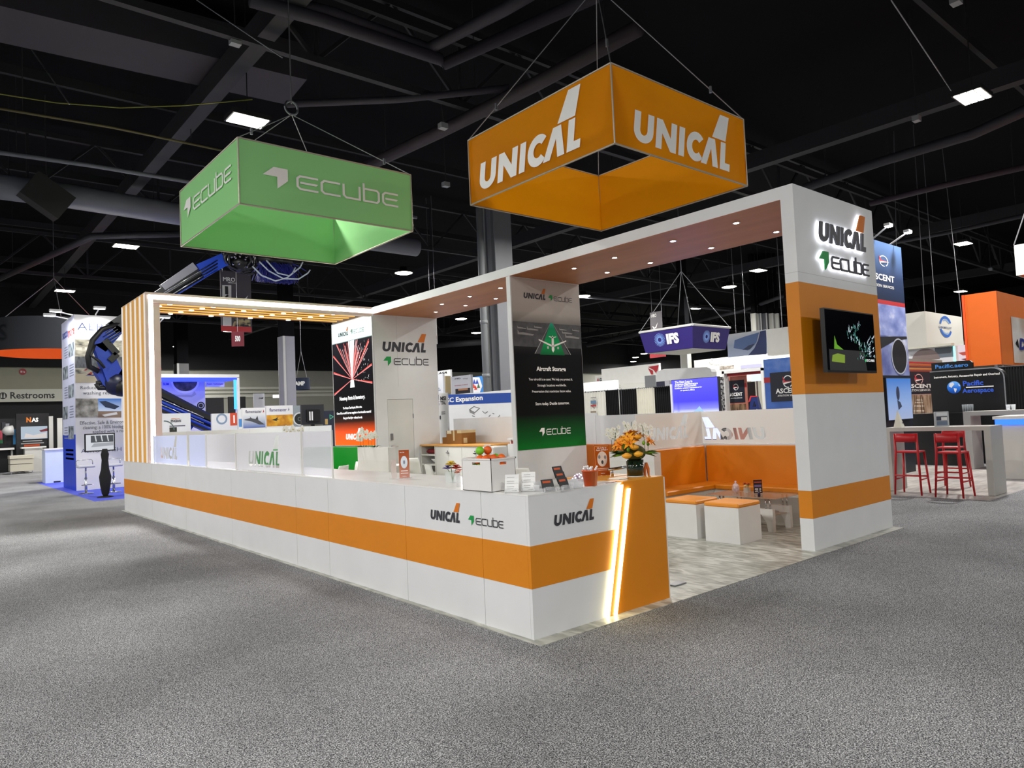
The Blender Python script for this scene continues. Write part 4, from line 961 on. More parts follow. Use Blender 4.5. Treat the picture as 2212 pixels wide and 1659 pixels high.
def clearbox(u, v, label):
    p = onZ(u, v, ZC); t = thing('card_holder', label, 'card holder', (p.x, p.y, ZC)); x, y = p.x, p.y
    MB().box((x-.05, y-.04, ZC), (x+.05, y+.04, ZC+.004)).build('holder_base', CLR, t)
    for k in range(3): MB().box((x-.05, y-.04+.03*k, ZC+.004), (x+.05, y-.037+.03*k, ZC+.03+.02*k)).build('holder_tier', CLEAR('f2f4f6', .4), t)
    for s_ in (-.05, .047): MB().box((x+s_, y-.04, ZC+.004), (x+s_+.003, y+.04, ZC+.05)).build('holder_side', CLEAR('f2f4f6', .35), t)
clearbox(1168, 1060, 'empty clear acrylic holder between white cards and black cards'); clearbox(1243, 1054, 'empty clear acrylic holder right next to the orange pot')
p = onZ(1322, 1041, ZC); t = thing('flyer', 'white flyer with a dark red edge lying flat by the light strip', 'paper', (p.x, p.y, ZC))
MB().box((p.x-.12, p.y-.03, ZC), (p.x+.02, p.y+.12, ZC+.003)).build('sheet', M('f0eeea'), t); MB().box((p.x-.12, p.y-.035, ZC), (p.x+.02, p.y-.03, ZC+.003)).build('red_edge', M('8a2820'), t)
p = onZ(1350, 1034, ZP); t = thing('flyer', 'pale flyer lying on the orange pylon top before the bouquet', 'paper', (p.x, p.y, ZP))
MB().box((p.x-.1, p.y-.02, ZP), (p.x+.02, p.y+.12, ZP+.003)).build('sheet', M('e6d8b8'), t); MB().box((p.x-.1, p.y-.025, ZP), (p.x+.02, p.y-.02, ZP+.003)).build('dark_edge', M('3a2a20'), t)
# ---- translucent bin of balls
c0 = onZ(1062.8, 1063.4, ZC); cl = onZ(999, 1058, ZC); cr = onZ(1113, 1059.5, ZC)
eu = V((1, 0, 0)); ev = V((0, 1, 0)); wu = onY(1114, 1030, c0.y).x - c0.x; wv = onX(999, 1030, c0.x).y - c0.y
bn = thing('storage_bin', 'translucent white storage bin full of green and orange balls', 'bin', tuple((c0+(eu*wu+ev*wv)*.5)))
FROST = CLEAR('eae8e6', .96, .5, 'translucent_plastic')
zt_b = onY(1063, 991, c0.y).z - ZC
def wallpanel(o, d, L_, hole=True):
    n = V((d.y, -d.x, 0)); pl = Pl(o, d)
    mb = MB(); hz0, hz1 = zt_b*.80, zt_b*.88; a0, a1 = L_*.36, L_*.64
    if hole:
        for r_ in ((0, L_, 0, hz0), (0, a0, hz0, hz1), (a1, L_, hz0, hz1), (0, L_, hz1, zt_b)): mb.pbox(pl, r_[0], r_[1], r_[2], r_[3], -.004, 0)
    else: mb.pbox(pl, 0, L_, 0, zt_b, -.004, 0)
    mb.build('bin_wall', FROST, bn)
wallpanel(c0, eu, wu); wallpanel(c0+ev*wv, -ev, wv); wallpanel(c0+eu*wu, ev, wv, False); wallpanel(c0+eu*wu+ev*wv, -eu, wu, False)
MB().prism([c0, c0+eu*wu, c0+eu*wu+ev*wv, c0+ev*wv], (0, 0, .004)).build('bin_floor', FROST, bn)
rim = MB()
for o_, d_, L_ in ((c0, eu, wu), (c0+ev*wv, -ev, wv), (c0+eu*wu, ev, wv), (c0+eu*wu+ev*wv, -eu, wu)): rim.pbox(Pl(o_, d_), -.006, L_+.006, zt_b-.012, zt_b, -.002, .006)
rim.build('rim', M('e8e6e2', .5), bn)
rnd = random.Random(9); nb = 0
nu, nv = int((wu-.09)/.075)+1, int((wv-.09)/.075)+1
for k in range(5):
    for i in range(nu):
        for j in range(nv):
            if (k == 4 and (i, j) not in ((1, 2), (0, 2))) or (k == 3 and (j < 1 or j > 2 or i > 2)): continue
            z = .036+.07*k; q = c0 + eu*(.045+(wu-.09)*i/max(1, nu-1)) + ev*(.045+(wv-.09)*j/max(1, nv-1))
            col = '7ac828' if (k == 4 and i == 0) else rnd.choice(('e8641c', 'f0701c', '7ac828', 'e05a18'))
            o = MB().ball((q.x, q.y, ZC+z+.01), .036, 12, 8).build('stress_ball', M(col, .5), None, True)
            tag(o, {'7ac828': 'lime green stress ball in the translucent bin'}.get(col, 'orange stress ball in the translucent bin'), 'ball', 'green balls in the bin' if col == '7ac828' else 'orange balls in the bin')
            nb += 1
# ---- small sign, acrylic tube and flower glasses on the long counter
p = onZ(874, 1033, ZC); pz = Pl((p.x, p.y, 0), (.82, -.57, 0)); aL = pz.px(862, 1000)[0]; aR = pz.px(884, 1000)[0]; zT = pz.pt(*pz.px(873, 972)).z
t = thing('prize_sign', 'small orange and pink leaflet stand on the long counter', 'sign', (p.x, p.y, ZC))
board('sign_sheet', pz, (aL, aR, ZC+.004, zT), GRAD(ZC, zT, [(0, 'd89a8a'), (.5, 'b86a4a'), (1, 'a85028')], .25), t, .005)
w_ = aR-aL
MB().flat(pz, ccw([P1(*arc((aL+aR)/2, (ZC+zT)/2+.02, w_*.34, w_*.62, 0, 345, 23))]), .002).build('round_picture', M('dfe6ee'), t)
MB().flat(pz, ccw([P1(*arc((aL+aR)/2, (ZC+zT)/2+.02, w_*.1, w_*.2, 0, 345, 15))]), .003).build('earphone_print', M('8a90a0'), t)
bars(pz, (aL+.01, aR-.01, ZC+.04, ZC+.09), 2, INKW, t, .3, .002); lettersP(pz, 'UNICAL', aL+w_*.3, aR-w_*.3, ZC+.015, INKW, t, h=.008, lift=.002)
lettersP(pz, 'Win A Pair', aL+w_*.1, aL+w_*.55, zT-.03, INKW, t, h=.012, lift=.002)
board('foot_plate', pz, (aL-.02, aR+.02, ZC, ZC+.004), CLR, t, .1, .05)
p = onZ(852, 1035, ZC); t = thing('acrylic_stand', 'clear acrylic stand with a pink leaflet edge next to the leaflet stand', 'leaflet stand', (p.x, p.y, ZC))
MB().box((p.x-.035, p.y-.02, ZC), (p.x+.035, p.y+.05, ZC+.006)).build('foot_plate', CLR, t); MB().box((p.x-.03, p.y, ZC+.006), (p.x+.03, p.y+.006, ZC+.2)).build('upright_sheet', CLEAR('f0dcd6', .35), t)
p = onZ(987, 1052, ZC); p2 = onZ(985, 1044, ZC)
small_vase(p2.x+.05, p2.y+.12, ZC, 'glass cube of red, yellow and purple blossoms beside the translucent bin', ('c02a1c', 'e8d060', '6a5a9a', 'e0c040', 'b8301c'), 1.25)
t = thing('flower_tube', 'slim clear tube of orange blossoms touching the translucent bin', 'flowers', (p.x+.02, p.y, ZC))
MB().cyl((p.x+.02, p.y, ZC), (p.x+.02, p.y, ZC+.11), .02, n=14).build('glass_tube', CLEAR('e8e8ea', .3, .03), t, True)
for k in range(3): flower(t, 'blossom', (p.x+.02+.012*(k-1), p.y, ZC+.12+.012*k), .03, ('d84a1c', 'e06a28', 'c83a3a')[k], 8)
# ---- white cabinets against the low wall
XF = 5.4
cb_ = thing('storage_cabinet', 'low white cabinet with open shelves and double doors under an orange top', 'cabinet', ((XF+XBK)/2, 8.7, 0))
yc0, yc1, yc2, yc3 = YS-.02, 9.28, 8.28, 7.3
MB().box((XF, yc1, 0), (XF+.03, yc1+.03, 1.1)).box((XF, yc0-.03, 0), (XF+.03, yc0, 1.1)).box((XF+.03, yc1, 0), (XBK-.01, yc1+.02, 1.1)).box((XF+.03, yc0-.02, 0), (XBK-.01, yc0, 1.1)).box((XBK-.04, yc1+.02, 0), (XBK-.012, yc0-.02, 1.1)).build('shelf_case', M('d8d7d2', .5), cb_)
for z in (.05, .42, .66, .88): MB().box((XF+.01, yc1+.03, z), (XBK-.05, yc0-.03, z+.035)).build('shelf', M('d8d7d2', .5), cb_)
MB().box((XF+.025, yc3, 0), (XBK-.01, yc1-.002, 1.1)).build('cabinet_body', M('d2d2ce', .5), cb_)
for ya_, yb_ in ((yc2+.005, yc2+.49), (yc2+.495, yc1-.01), (yc3+.005, yc3+.48), (yc3+.485, yc2-.005)):
    d_ = MB().box((XF+.002, ya_, .04), (XF+.024, yb_, 1.07)).build('door', M('dcdcda', .45), cb_)
for y in (yc2+.52, yc3+.51):
    k_ = MB().cyl((XF-.012, y, .99), (XF+.002, y, .99), .014, n=10).build('lock', STEEL, cb_)
    MB().box((XF-.03, y-.05, .945), (XF-.002, y+.03, .96)).build('key_tag', DARK, k_)
MB().box((XF-.015, yc3, 1.1), (XBK-.005, yc0, 1.13)).build('cabinet_top', M('e0a04a', .45, name='orange_wood_top'), cb_)
o = MB().bbox((XF+.08, yc1+.1, .916), (XF+.5, yc0-.09, 1.02), .04).build('folded_shirt', M('7a1c22', .8), None, True); tag(o, 'folded dark red cloth on the top open shelf of the cabinet', 'cloth')
o = MB().lathe([(.001, 0), (.07, 0), (.17, .1), (.165, .105), (.06, .012), (.001, .012)], (XF+.25, yc1+.26, .696), 20).build('serving_bowl', M('e6e6e2', .3), None, True); tag(o, 'white bowl on the middle open shelf of the cabinet', 'bowl')
o = MB().box((XF+.08, yc1+.12, .456), (XF+.5, yc0-.1, .50)).build('paper_stack', M('dcdcd6', .7), None); tag(o, 'stack of white papers on the bottom open shelf', 'papers')
# cardboard boxes
def carton(x0, y0, z0, x1, y1, z1, label, tapes=True):
    t = thing('cardboard_box', label, 'box', ((x0+x1)/2, (y0+y1)/2, z0)); c = M('8a5f2c', .85, name='cardboard')
    MB().box((x0, y0, z0), (x1, y1, z1)).build('box_body', c, t)
    if tapes:
        TP = M('c9b890', .35)
        MB().box((x0-.002, y0-.002, z1-.06), (x1+.002, y0+.16, z1+.002)).build('packing_tape', TP, t)
        MB().box((x0-.002, (y0+y1)/2-.03, z0+(z1-z0)*.25), (x0, (y0+y1)/2+.03, z1)).build('packing_tape', TP, t)
        MB().box((x0-.003, y1-.2, z1-.07), (x0, y1-.03, z1)).build('label', M('d8cfb8'), t)
        MB().box((x0+.05, y0-.003, z0+.02), (x0+.15, y0, z0+.13)).build('label', M('cdbd96'), t)
p0 = onX(920, 957, 5.75)
carton(5.66, 8.62, 1.131, 6.05, 9.2, 1.43, 'brown taped cardboard box on the orange cabinet top')
carton(5.72, 9.26, 1.131, 5.95, 9.45, 1.28, 'small cardboard carton beside the big taped box', False)
# dispenser and machine on the right end
t = thing('coffee_machine', 'white box shaped drinks machine standing before the cabinet end', 'machine', (5.1, 6.9, 0))
MB().bbox((4.95, 6.62, 0), (5.3, 7.0, 1.12), .02).build('machine_body', M('dcdcda', .4), t)
MB().box((4.94, 6.7, .98), (4.951, 6.9, 1.16)).build('front_plate', M('c8c8c6', .4), t); MB().box((4.93, 6.82, 1.03), (4.941, 6.88, 1.12)).build('handle', STEEL, t)
t = thing('tall_cabinet', 'white tall cabinet with red and black snacks against the poster partition', 'cabinet', (5.5, 6.2, 0))
MB().box((5.25, 5.6, 0), (5.9, 6.55, 1.16)).build('cabinet_body', M('dededf', .45), t)
MB().box((5.25, 5.6, 1.24), (5.9, 6.55, 1.27)).build('cabinet_top', M('e4e4e4', .4), t)
for k in range(6): MB().box((5.27, 5.66+.14*k, 1.16), (5.45, 5.77+.14*k, 1.22)).build('snack_packet', M(('a8281c', '2a2a2e', 'c84a2a', '1c1c20', 'b8b8b8', '8a2018')[k], .4), t)
for x in (5.5,): MB().box((5.3, 5.6, 1.16), (5.33, 5.63, 1.24)).box((5.3, 6.5, 1.16), (5.33, 6.53, 1.24)).build('cabinet_post', WHITE2, t)
for y, lb2 in ((5.78, 'tall slim soda dispenser with black handle next to the poster partition'), (6.35, 'slim soda dispenser with black handle and thin pipe')):
    t = thing('beverage_dispenser', lb2, 'dispenser', (5.45, y, 1.27))
    MB().cyl((5.45, y, 1.27), (5.45, y, 1.31), .03, n=12).build('dispenser_foot', STEEL, t)
    MB().bbox((5.43, y-.03, 1.31), (5.48, y+.03, 1.45), .01).build('dispenser_handle', M('2a2e30', .4), t)
    MB().tube([(5.46, y, 1.45), (5.46, y, 1.85), (5.46, y-.05, 1.92), (5.46, y-.1, 1.88)], .006, 6).build('thin_pipe', STEEL, t)
# ---- green bench below the light box
gb = thing('lounge_bench', 'bright green corner bench below the glowing light box', 'bench', (3.9, 12, 0))
GRN = M('0aa02c', .5, name='green_vinyl', bump=.04)
MB().box((3.8, YS+.05, 0), (XA-.03, 12.6, .43)).box((2.6, 12.2, 0), (3.8, 12.6, .43)).build('bench_base', BASEW, gb)
MB().bbox((3.75, YS+.05, .431), (XA-.09, 12.18, .505), .015).build('seat_cushion', GRN, gb); MB().bbox((2.6, 12.19, .431), (XA-.09, 12.56, .505), .015).build('seat_cushion', GRN, gb)
MB().bbox((XA-.088, YS+.05, .435), (XA-.03, 12.56, 1.15), .012).build('backrest', GRN, gb); MB().bbox((2.6, 12.57, .435), (XA-.03, 12.63, 1.15), .012).build('backrest', GRN, gb)
pt2_ = thing('planter', 'white planter box with white orchids before the glowing light box', 'planter', (4.0, 9.2, 0))
q0 = onZ(770, 966, 1.07)
pxa = 3.2; qa = onX(772, 966, pxa); qb = onX(838, 968, pxa)
MB().box((pxa, qb.y, 0), (pxa+.16, qa.y, .96)).build('divider_box', M('dad8d2', .5), pt2_)
MB().box((pxa, qb.y, .96), (pxa+.015, qa.y, qa.z)).box((pxa+.145, qb.y, .96), (pxa+.16, qa.y, qa.z)).box((pxa+.015, qb.y, .96), (pxa+.145, qb.y+.015, qa.z)).box((pxa+.015, qa.y-.015, .96), (pxa+.145, qa.y, qa.z)).build('planter_rim', M('dedcd8', .5), pt2_)
MB().box((pxa+.015, qb.y+.015, .96), (pxa+.145, qa.y-.015, qa.z-.03)).build('soil', M('3a2a1c', .9), pt2_)
for i, (u, v, n) in enumerate(((784, 930, 6), (796, 934, 5), (803, 937, 5), (809, 938, 4), (778, 941, 3))):
    p = onX(u, v, pxa+.08); orchid(pt2_, pxa+.08, p.y, qa.z-.03, p.z-qa.z+.03, (0, .05), n, 30+i, 1.2)
t = thing('potted_orchid', 'white orchid blossoms showing above the wide frosted counter screen', 'plant', (1.6, 6.5, 0))
q0 = onY(631, 931, 6.8)
MB().lathe([(.001, 1.05), (.07, 1.05), (.09, 1.2), (.08, 1.2), (.001, 1.19)], (q0.x, q0.y, 0), 16).build('pot', WHITE2, t, True)
MB().cyl((q0.x, q0.y, 0), (q0.x, q0.y, 1.05), .12, n=16).build('pedestal', WHITE, t, True)
for i in range(4): orchid(t, q0.x, q0.y, 1.18, q0.z-1.18+.02, (.08*(i-1.5), -.03*(i-1.5)), 4, 50+i, 1.3)
# ---- white shell chairs and a round table
def shell_chair(loc, rz, label):
    t = thing('shell_chair', label, 'chair', (0, 0, 0)); WH = M('e2e2dc', .35, name='white_plastic')
    n, m = 10, 9; vs = []
    prof = [(.22, .44), (.14, .425), (.02, .42), (-.12, .43), (-.19, .47), (-.215, .56), (-.225, .67), (-.235, .79), (-.26, .90)]
    wid = [.19, .215, .225, .225, .225, .225, .215, .20, .17]
    for (y, z), w_ in zip(prof, wid):
        for i in range(n+1):
            s_ = -1+2*i/n; lift_ = .05*s_*s_ if z < .5 else 0; fwd = .06*s_*s_ if z >= .5 else 0
            vs.append((w_*s_, y+fwd, z+lift_))
    fs = [(j*(n+1)+i, j*(n+1)+i+1, (j+1)*(n+1)+i+1, (j+1)*(n+1)+i) for j in range(m-1) for i in range(n)]
    o = MB().add(vs, fs).build('shell', WH, t, True)
    md = o.modifiers.new('s', 'SOLIDIFY'); md.thickness = .018; md.offset = 0
    MB().bbox((-.17, -.14, .43), (.17, .17, .455), .01).build('seat_pad', WH, t)
    for sx in (-1, 1):
        for sy in (-1, 1): MB().tube([(.1*sx, .1*sy, .41), (.21*sx, .21*sy, 0)], [.016, .011], 8).build('leg', M('c89a5a', .5, name='beech_wood'), t, True)
    t.location = loc; t.rotation_euler = (0, 0, rz); return t
def chair_at(u, v, z, rz, label):
    p = onZ(u, v, z); return shell_chair((p.x, p.y, 0), rz, label)
def round_table(u, v, label, r_=.38):
    p = onZ(u, v, .80); t = thing('round_table', label, 'table', (p.x, p.y, 0))
    MB().lathe([(.001, .775), (r_-.02, .78), (r_, .795), (r_-.01, .802), (.001, .802)], (p.x, p.y, 0), 28).build('table_top', WHITE2, t, True)
    MB().lathe([(.25, 0), (.24, .015), (.03, .03), (.03, .775)], (p.x, p.y, 0), 18).build('pedestal', WHITE2, t, True); return p
tp_ = round_table(835, 1005, 'round white table among the white chairs before the closet door')
chair_at(785, 994, .90, 2.3, 'white shell chair turned away beside the round table, left of the leaflet stand')
chair_at(893, 988, .90, -.9, 'white shell chair between the leaflet stand and the open shelves')
chair_at(949, 1002, .90, -1.9, 'white shell chair seen sideways before the cabinet doors')
chair_at(750, 999, .90, 1.2, 'white shell chair before the green bench')
chair_at(722, 1006, .90, .6, 'white shell chair half hidden behind the glossy counter screen')
chair_at(1122, 1014, .90, 2.6, 'white shell chair just showing behind the translucent bin')
tp2 = round_table(484, 1003, 'round white table behind the half clear counter screen')
chair_at(432, 992, .90, .4, 'white shell chair behind the half clear screen')
chair_at(505, 1000, .90, 2.9, 'white shell chair behind the wide lettered screen')
p = onZ(1462, 1262, 0)
o = MB().bbox((p.x-.09, p.y-.05, 0), (p.x+.09, p.y+.05, .012), .004).build('foot_plate_bar', STEEL, None); tag(o, 'flat grey metal plate lying on the marbled floor beside the orange pylon', 'metal plate')
# ================================================================== left background
def bgthing(name, label, cat, pl, r, mat, thick=.08, part='board'):
    z0 = r[2]; c = pl.pt((r[0]+r[1])/2, z0)
    t = thing(name, label, cat, (c.x, c.y, z0)); board(part, pl, r, mat, t, thick); return t
def lamp_arm(par, base, tip, up=.06):
    MB().tube([V(base), V(base)+V((0, 0, .05)), V(tip)], .02, 6).build('lamp_arm', M('d8d8d8', .4), par)
    t = V(tip); MB().box(t-V((.16, .08, .02)), t+V((.16, .08, .05))).build('lamp_head', M('d0d0d0', .4), par); MB().box(t-V((.14, .07, .03)), t+V((.14, .07, -.021))).build('lamp_lens', EM('ffffff', 14, 'arm_lamp_glow'), par)
    ld = bpy.data.lights.new('arm_lamp', 'SPOT'); ld.energy = 120; ld.spot_size = 2.2; ld.spot_blend = .6; ld.shadow_soft_size = .08
    lo = bpy.data.objects.new('arm_lamp_beam', ld); COL.objects.link(lo); lo.parent = par; lo.location = t - ORG[par.name] + V((0, 0, -.06)); dv = V((base[0], base[1], base[2]-2.2)) - t; lo.rotation_euler = dv.to_track_quat('-Z', 'Y').to_euler()
# ---- white exhibit tower with hangar pictures
YA, XL, HA = 21.34, .28, 5.44
pa = PY(YA); pal = PX(XL)
xr = onY(348, 800, YA).x; yl = onX(135, 850, XL).y
at_ = thing('exhibit_tower', 'tall white exhibit tower with AEROWASH heading and hangar photographs', 'exhibit tower', (XL, YA, -.006))
MB().box((XL, YA, -.006), (xr, yl, HA)).build('tower_body', M('ecebe8', .5), at_)
MB().box((XL-.004, YA, -.006), (XL-.001, yl, 1.72)).build('blue_foot_panel', M('1840c8', .5), at_)
MB().box((XL-.003, YA+.001, 1.72), (XL-.001, yl, HA-.01)).build('side_print', M('d4d8f2', .5), at_)
LTXT = M('5a5e66'); NAVY = M('34406e')
letters(pa, 'AEROWASH', 167, 342, 713.7, NAVY, at_, vT=697.4, vB2=718.5, bold=-.012, lift=.006)
hz = [pa.px(a, b) for a, b in ((163, 827), (348, 824), (347, 738), (162, 733))]
HANG = NOISE([(.3, '4a4a44'), (.5, 'a8a38e'), (.7, 'd0cab4')], 3.5, 5, (1, 1, 2.2), name='print')
prn(pa, ((163, 827), (348, 824), (347, 738), (162, 733)), HANG, at_, .004, 'photo_print')
prn(pa, ((162, 795), (348, 795), (348, 772), (162, 770)), NOISE([(.3, '3a3c3e'), (.7, '7a7c7c')], 5, 4, (3, 1, 1), name='print'), at_, .005, 'photo_print')
prn(pa, ((163, 827), (348, 824), (348, 806), (163, 808)), M('b9ae92'), at_, .005, 'photo_print')
rnd = random.Random(8)
for k in range(26):
    a, b = pa.px(rnd.uniform(164, 340), rnd.uniform(797, 812)); prnP(pa, [(a, b), (a+rnd.uniform(.08, .2), b), (a+.12, b+rnd.uniform(.05, .16))], M(rnd.choice(('a83a2c', '3a4a8a', 'd8d2c4', '8a2a3a'))), at_, .007, 'photo_print')
for k in range(9):
    u = 163+20*k; prn(pa, ((u, 750), (u+14, 751), (u+14, 757), (u, 756)), M('dcd8c6'), at_, .006, 'photo_print')
for s_, u0, u1, vb, vt in (('Reduced ground', 174, 250, 841, 833.5), ('washing results that', 179, 276, 852.5, 845), ('Effective, Safe & Environmental', 173, 292, 917.6, 910), ('cleaning: a 100% biodegradable', 179, 292, 927.5, 920), ('applied with a robot', 200, 280, 936, 929)):
    letters(pa, s_, u0, u1, vb, LTXT, at_, vT=vt, bold=.0, lift=.006)
prn(pa, ((163, 861), (212, 861), (212, 902), (163, 902)), NOISE([(.3, '5c5a50'), (.5, '9a978a'), (.7, 'c9c6ba')], 5, 5, name='print'), at_, .004, 'photo_print')
prn(pa, ((212, 861), (262, 861), (262, 888), (212, 888)), GRAD(onY(230, 888, YA).z, onY(230, 861, YA).z, [(0, 'cfe0f0'), (1, '3c78c8')]), at_, .004, 'photo_print')
prn(pa, ((212, 888), (262, 888), (262, 902), (212, 902)), M('8a7460'), at_, .004, 'photo_print')
prn(pa, ((214, 867), (228, 866), (258, 878), (248, 884), (228, 880)), M('20304a'), at_, .006, 'photo_print'); prn(pa, ((220, 896), (252, 890), (254, 895), (226, 900)), M('d8d8d4'), at_, .006, 'photo_print')
letters(pa, 'AEROWASH', 175, 262, 979, NAVY, at_, vT=970, bold=-.01, lift=.006)
letters(pal, 'soco', 135.5, 147, 733, M('2a3a9a'), at_, vT=714, vB2=728, bold=.03, lift=.006); letters(pal, 'more', 147.5, 161, 728, M('d0402c'), at_, vT=708, vB2=722, bold=.03, lift=.006)
for k in range(5):
    v0 = 745+44*k; a0 = pal.px(148 if k % 2 == 0 else 136, v0)[0]; a1 = pal.px(160 if k % 2 == 0 else 147, v0)[0]; bb = pal.px(148, v0+28)[1]; bt = pal.px(148, v0)[1]
    prnP(pal, [(a0, bb), (a1, bb), (a1, bt), (a0, bt)], NOISE([(.35, '3c4450'), (.65, 'b8c4cc')], 4, 4, name='print'), at_, .006, 'photo_print')
    a0 = pal.px(139 if k % 2 == 0 else 150, v0)[0]; a1 = pal.px(147 if k % 2 == 0 else 160, v0)[0]; bars(pal, (a0, a1, bb, bt), 5, M('8a90a4'), at_, .4, .006)
a0 = pal.px(141, 985)[0]; a1 = pal.px(161, 985)[0]; bars(pal, (a0, a1, pal.px(150, 995)[1], pal.px(150, 968)[1]), 3, M('c8d4ff'), at_, .45, .004)
lamp_arm(at_, (XL+.1, YA+1.5, HA), onX(107, 681, XL-.6)); lamp_arm(at_, (XL+.1, YA+.6, HA), onX(120, 672, XL-.5)); lamp_arm(at_, (onY(208, 680, YA).x, YA+.1, HA), onY(215, 666, YA-.5)); lamp_arm(at_, (xr-.2, YA+.1, HA-.4), onY(356, 685, YA-.6))
o = MB().box((-.02, 16.75, -.006), (6.5, 28, -.0055)).build('blue_carpet', NOISE([(.3, '3a46b8'), (.7, '5a68e0')], 60, 3, rough=.9, name='blue_carpet_pile'), None); tag(o, 'bright blue carpet under the white hangar tower', 'carpet')
# monitor on a cloth wrapped stand
p = onZ(228, 1074, -.006); pmn = PY(p.y)
t = thing('monitor_stand', 'monitor showing a hangar on a black cloth wrapped stand', 'monitor', (p.x, p.y, -.006))
MB().lathe([(.001, 0), (.2, 0), (.2, .02), (.06, .05), (.001, .05)], (p.x, p.y, -.006), 18).build('foot', BLACK, t, True)
MB().lathe([(.05, .03), (.09, .1), (.13, .35), (.15, .55), (.10, .75), (.08, 1.0), (.10, 1.15), (.06, 1.3), (.001, 1.3)], (p.x, p.y, -.006), 12).build('cloth_wrapped_pole', M('101012', .9, bump=.6, bscale=12), t, True)
r = (pmn.px(184.5, 955)[0], pmn.px(250.5, 955)[0], pmn.px(217, 975)[1], pmn.px(217, 936)[1])
board('monitor_frame', pmn, r, BLACK, t, .05, -.12+.0); pq = PY(p.y-.12)
pq = Pl((0, p.y+.12, 0), (1, 0, 0))
pmf = Pl((0, p.y, 0), (1, 0, 0)); l0 = -.12
prnP(pmf, [(r[0]+.03, r[2]+.03), (r[1]-.03, r[2]+.03), (r[1]-.03, r[3]-.03), (r[0]+.03, r[3]-.03)], EM('e4e8f0', .75, 'monitor_screen'), t, l0+.003, 'screen')
w_, h_ = r[1]-r[0], r[3]-r[2]
prnP(pmf, [(r[0]+w_*.2, r[2]+h_*.5), (r[1]-.04, r[2]+h_*.5), (r[1]-.04, r[3]-h_*.12), (r[0]+w_*.2, r[3]-h_*.12)], EM('5a6068', .5, 'monitor_picture'), t, l0+.005, 'screen_picture')
for k in range(3): prnP(pmf, [(r[0]+w_*(.36+.2*k), r[2]+h_*.55), (r[0]+w_*(.4+.2*k), r[2]+h_*.55), (r[0]+w_*(.36+.2*k), r[3]-h_*.12), (r[0]+w_*(.32+.2*k), r[3]-h_*.12)], EM('e8ecf0', .7, 'monitor_picture2'), t, l0+.006, 'screen_picture')
prnP(pmf, [(r[0]+w_*.2, r[2]+h_*.25), (r[1]-.04, r[2]+h_*.3), (r[1]-.04, r[2]+h_*.48), (r[0]+w_*.3, r[2]+h_*.45)], EM('c0c4cc', .6, 'monitor_picture3'), t, l0+.006, 'screen_picture')
# bar stools
def barstool(u, v, label, rz=0):
    p = onZ(u, v, -.006); t = thing('bar_stool', label, 'stool', (p.x, p.y, -.006))
    MB().lathe([(.001, 0), (.2, 0), (.2, .012), (.05, .03), (.001, .03)], (p.x, p.y, -.006), 20).build('base', CHROME, t, True)
    MB().cyl((p.x, p.y, 0), (p.x, p.y, .45), .035, n=12).cyl((p.x, p.y, .45), (p.x, p.y, .74), .022, n=12).build('column', CHROME, t, True)
    MB().bbox((p.x-.22, p.y-.2, .74), (p.x+.22, p.y+.2, .82), .025).build('seat', M('c9cbd4', .4), t)
    MB().tube([(p.x-.21, p.y+.19, .8), (p.x-.21, p.y+.2, .93), (p.x-.17, p.y+.2, .96), (p.x+.17, p.y+.2, .96), (p.x+.21, p.y+.2, .93), (p.x+.21, p.y+.19, .8)], .014, 6).build('back_loop', CHROME, t, True)
    MB().tube([(p.x-.04, p.y-.02, .25), (p.x-.14, p.y-.2, .25), (p.x+.14, p.y-.2, .25), (p.x+.04, p.y-.02, .25)], .011, 6).build('foot_loop', CHROME, t, True)
barstool(186, 1066, 'chrome bar stool with pale seat left of the cloth wrapped monitor stand'); barstool(246, 1063, 'chrome bar stool with pale seat right of the cloth wrapped monitor stand')
# white side counter
t = thing('side_counter', 'plain bluish white counter at the edge of the blue carpet', 'counter', (.35, 27.2, -.006))
MB().box((.15, 26.9, -.006), (.86, 27.75, 1.2)).build('counter_body', M('d2def8', .5), t); MB().box((.12, 26.87, 1.2), (.9, 27.8, 1.25)).build('counter_top', WHITE2, t); MB().box((.4, 26.895, .0), (.62, 26.9, .05)).build('cable_notch', BLACK, t)
# round hanging sign
c = at(118, 735, 29.5); zt0 = at(118, 699, 29.5).z; zb0 = at(118, 765, 29.5).z; R0 = 2.25
t = thing('round_hanging_sign', 'dark navy round hanging sign with orange inside', 'hanging sign', (c.x, c.y, zb0))
MB().lathe([(R0, 0), (R0, zt0-zb0)], (c.x, c.y, zb0), 48).build('outer_fabric', M('15181f', .8), t, True)
MB().lathe([(R0-.02, 0), (R0-.02, zt0-zb0)], (c.x, c.y, zb0), 48).build('inner_fabric', M('e05a10', .8, em='e05a10', es=.15), t, True)
dl_ = onY(6, 752, c.y-.8); lt = Pl((dl_.x-.2, dl_.y-.3, 0), (.55, -.83, 0)); 
lettersP(lt, 'S', 0, .42, zb0+.45, INKW, t, h=.6, lift=.25)
for a in range(3):
    an = a*2.09+.5; MB().cyl((c.x+R0*math.cos(an), c.y+R0*math.sin(an), zt0), (c.x, c.y, zt0+1.9), .015, n=5).build('hanging_cable', CABLE, t)
MB().cyl((c.x, c.y, zt0+1.9), (c.x, c.y, 11.6), .015, n=5).build('hanging_cable', CABLE, t)
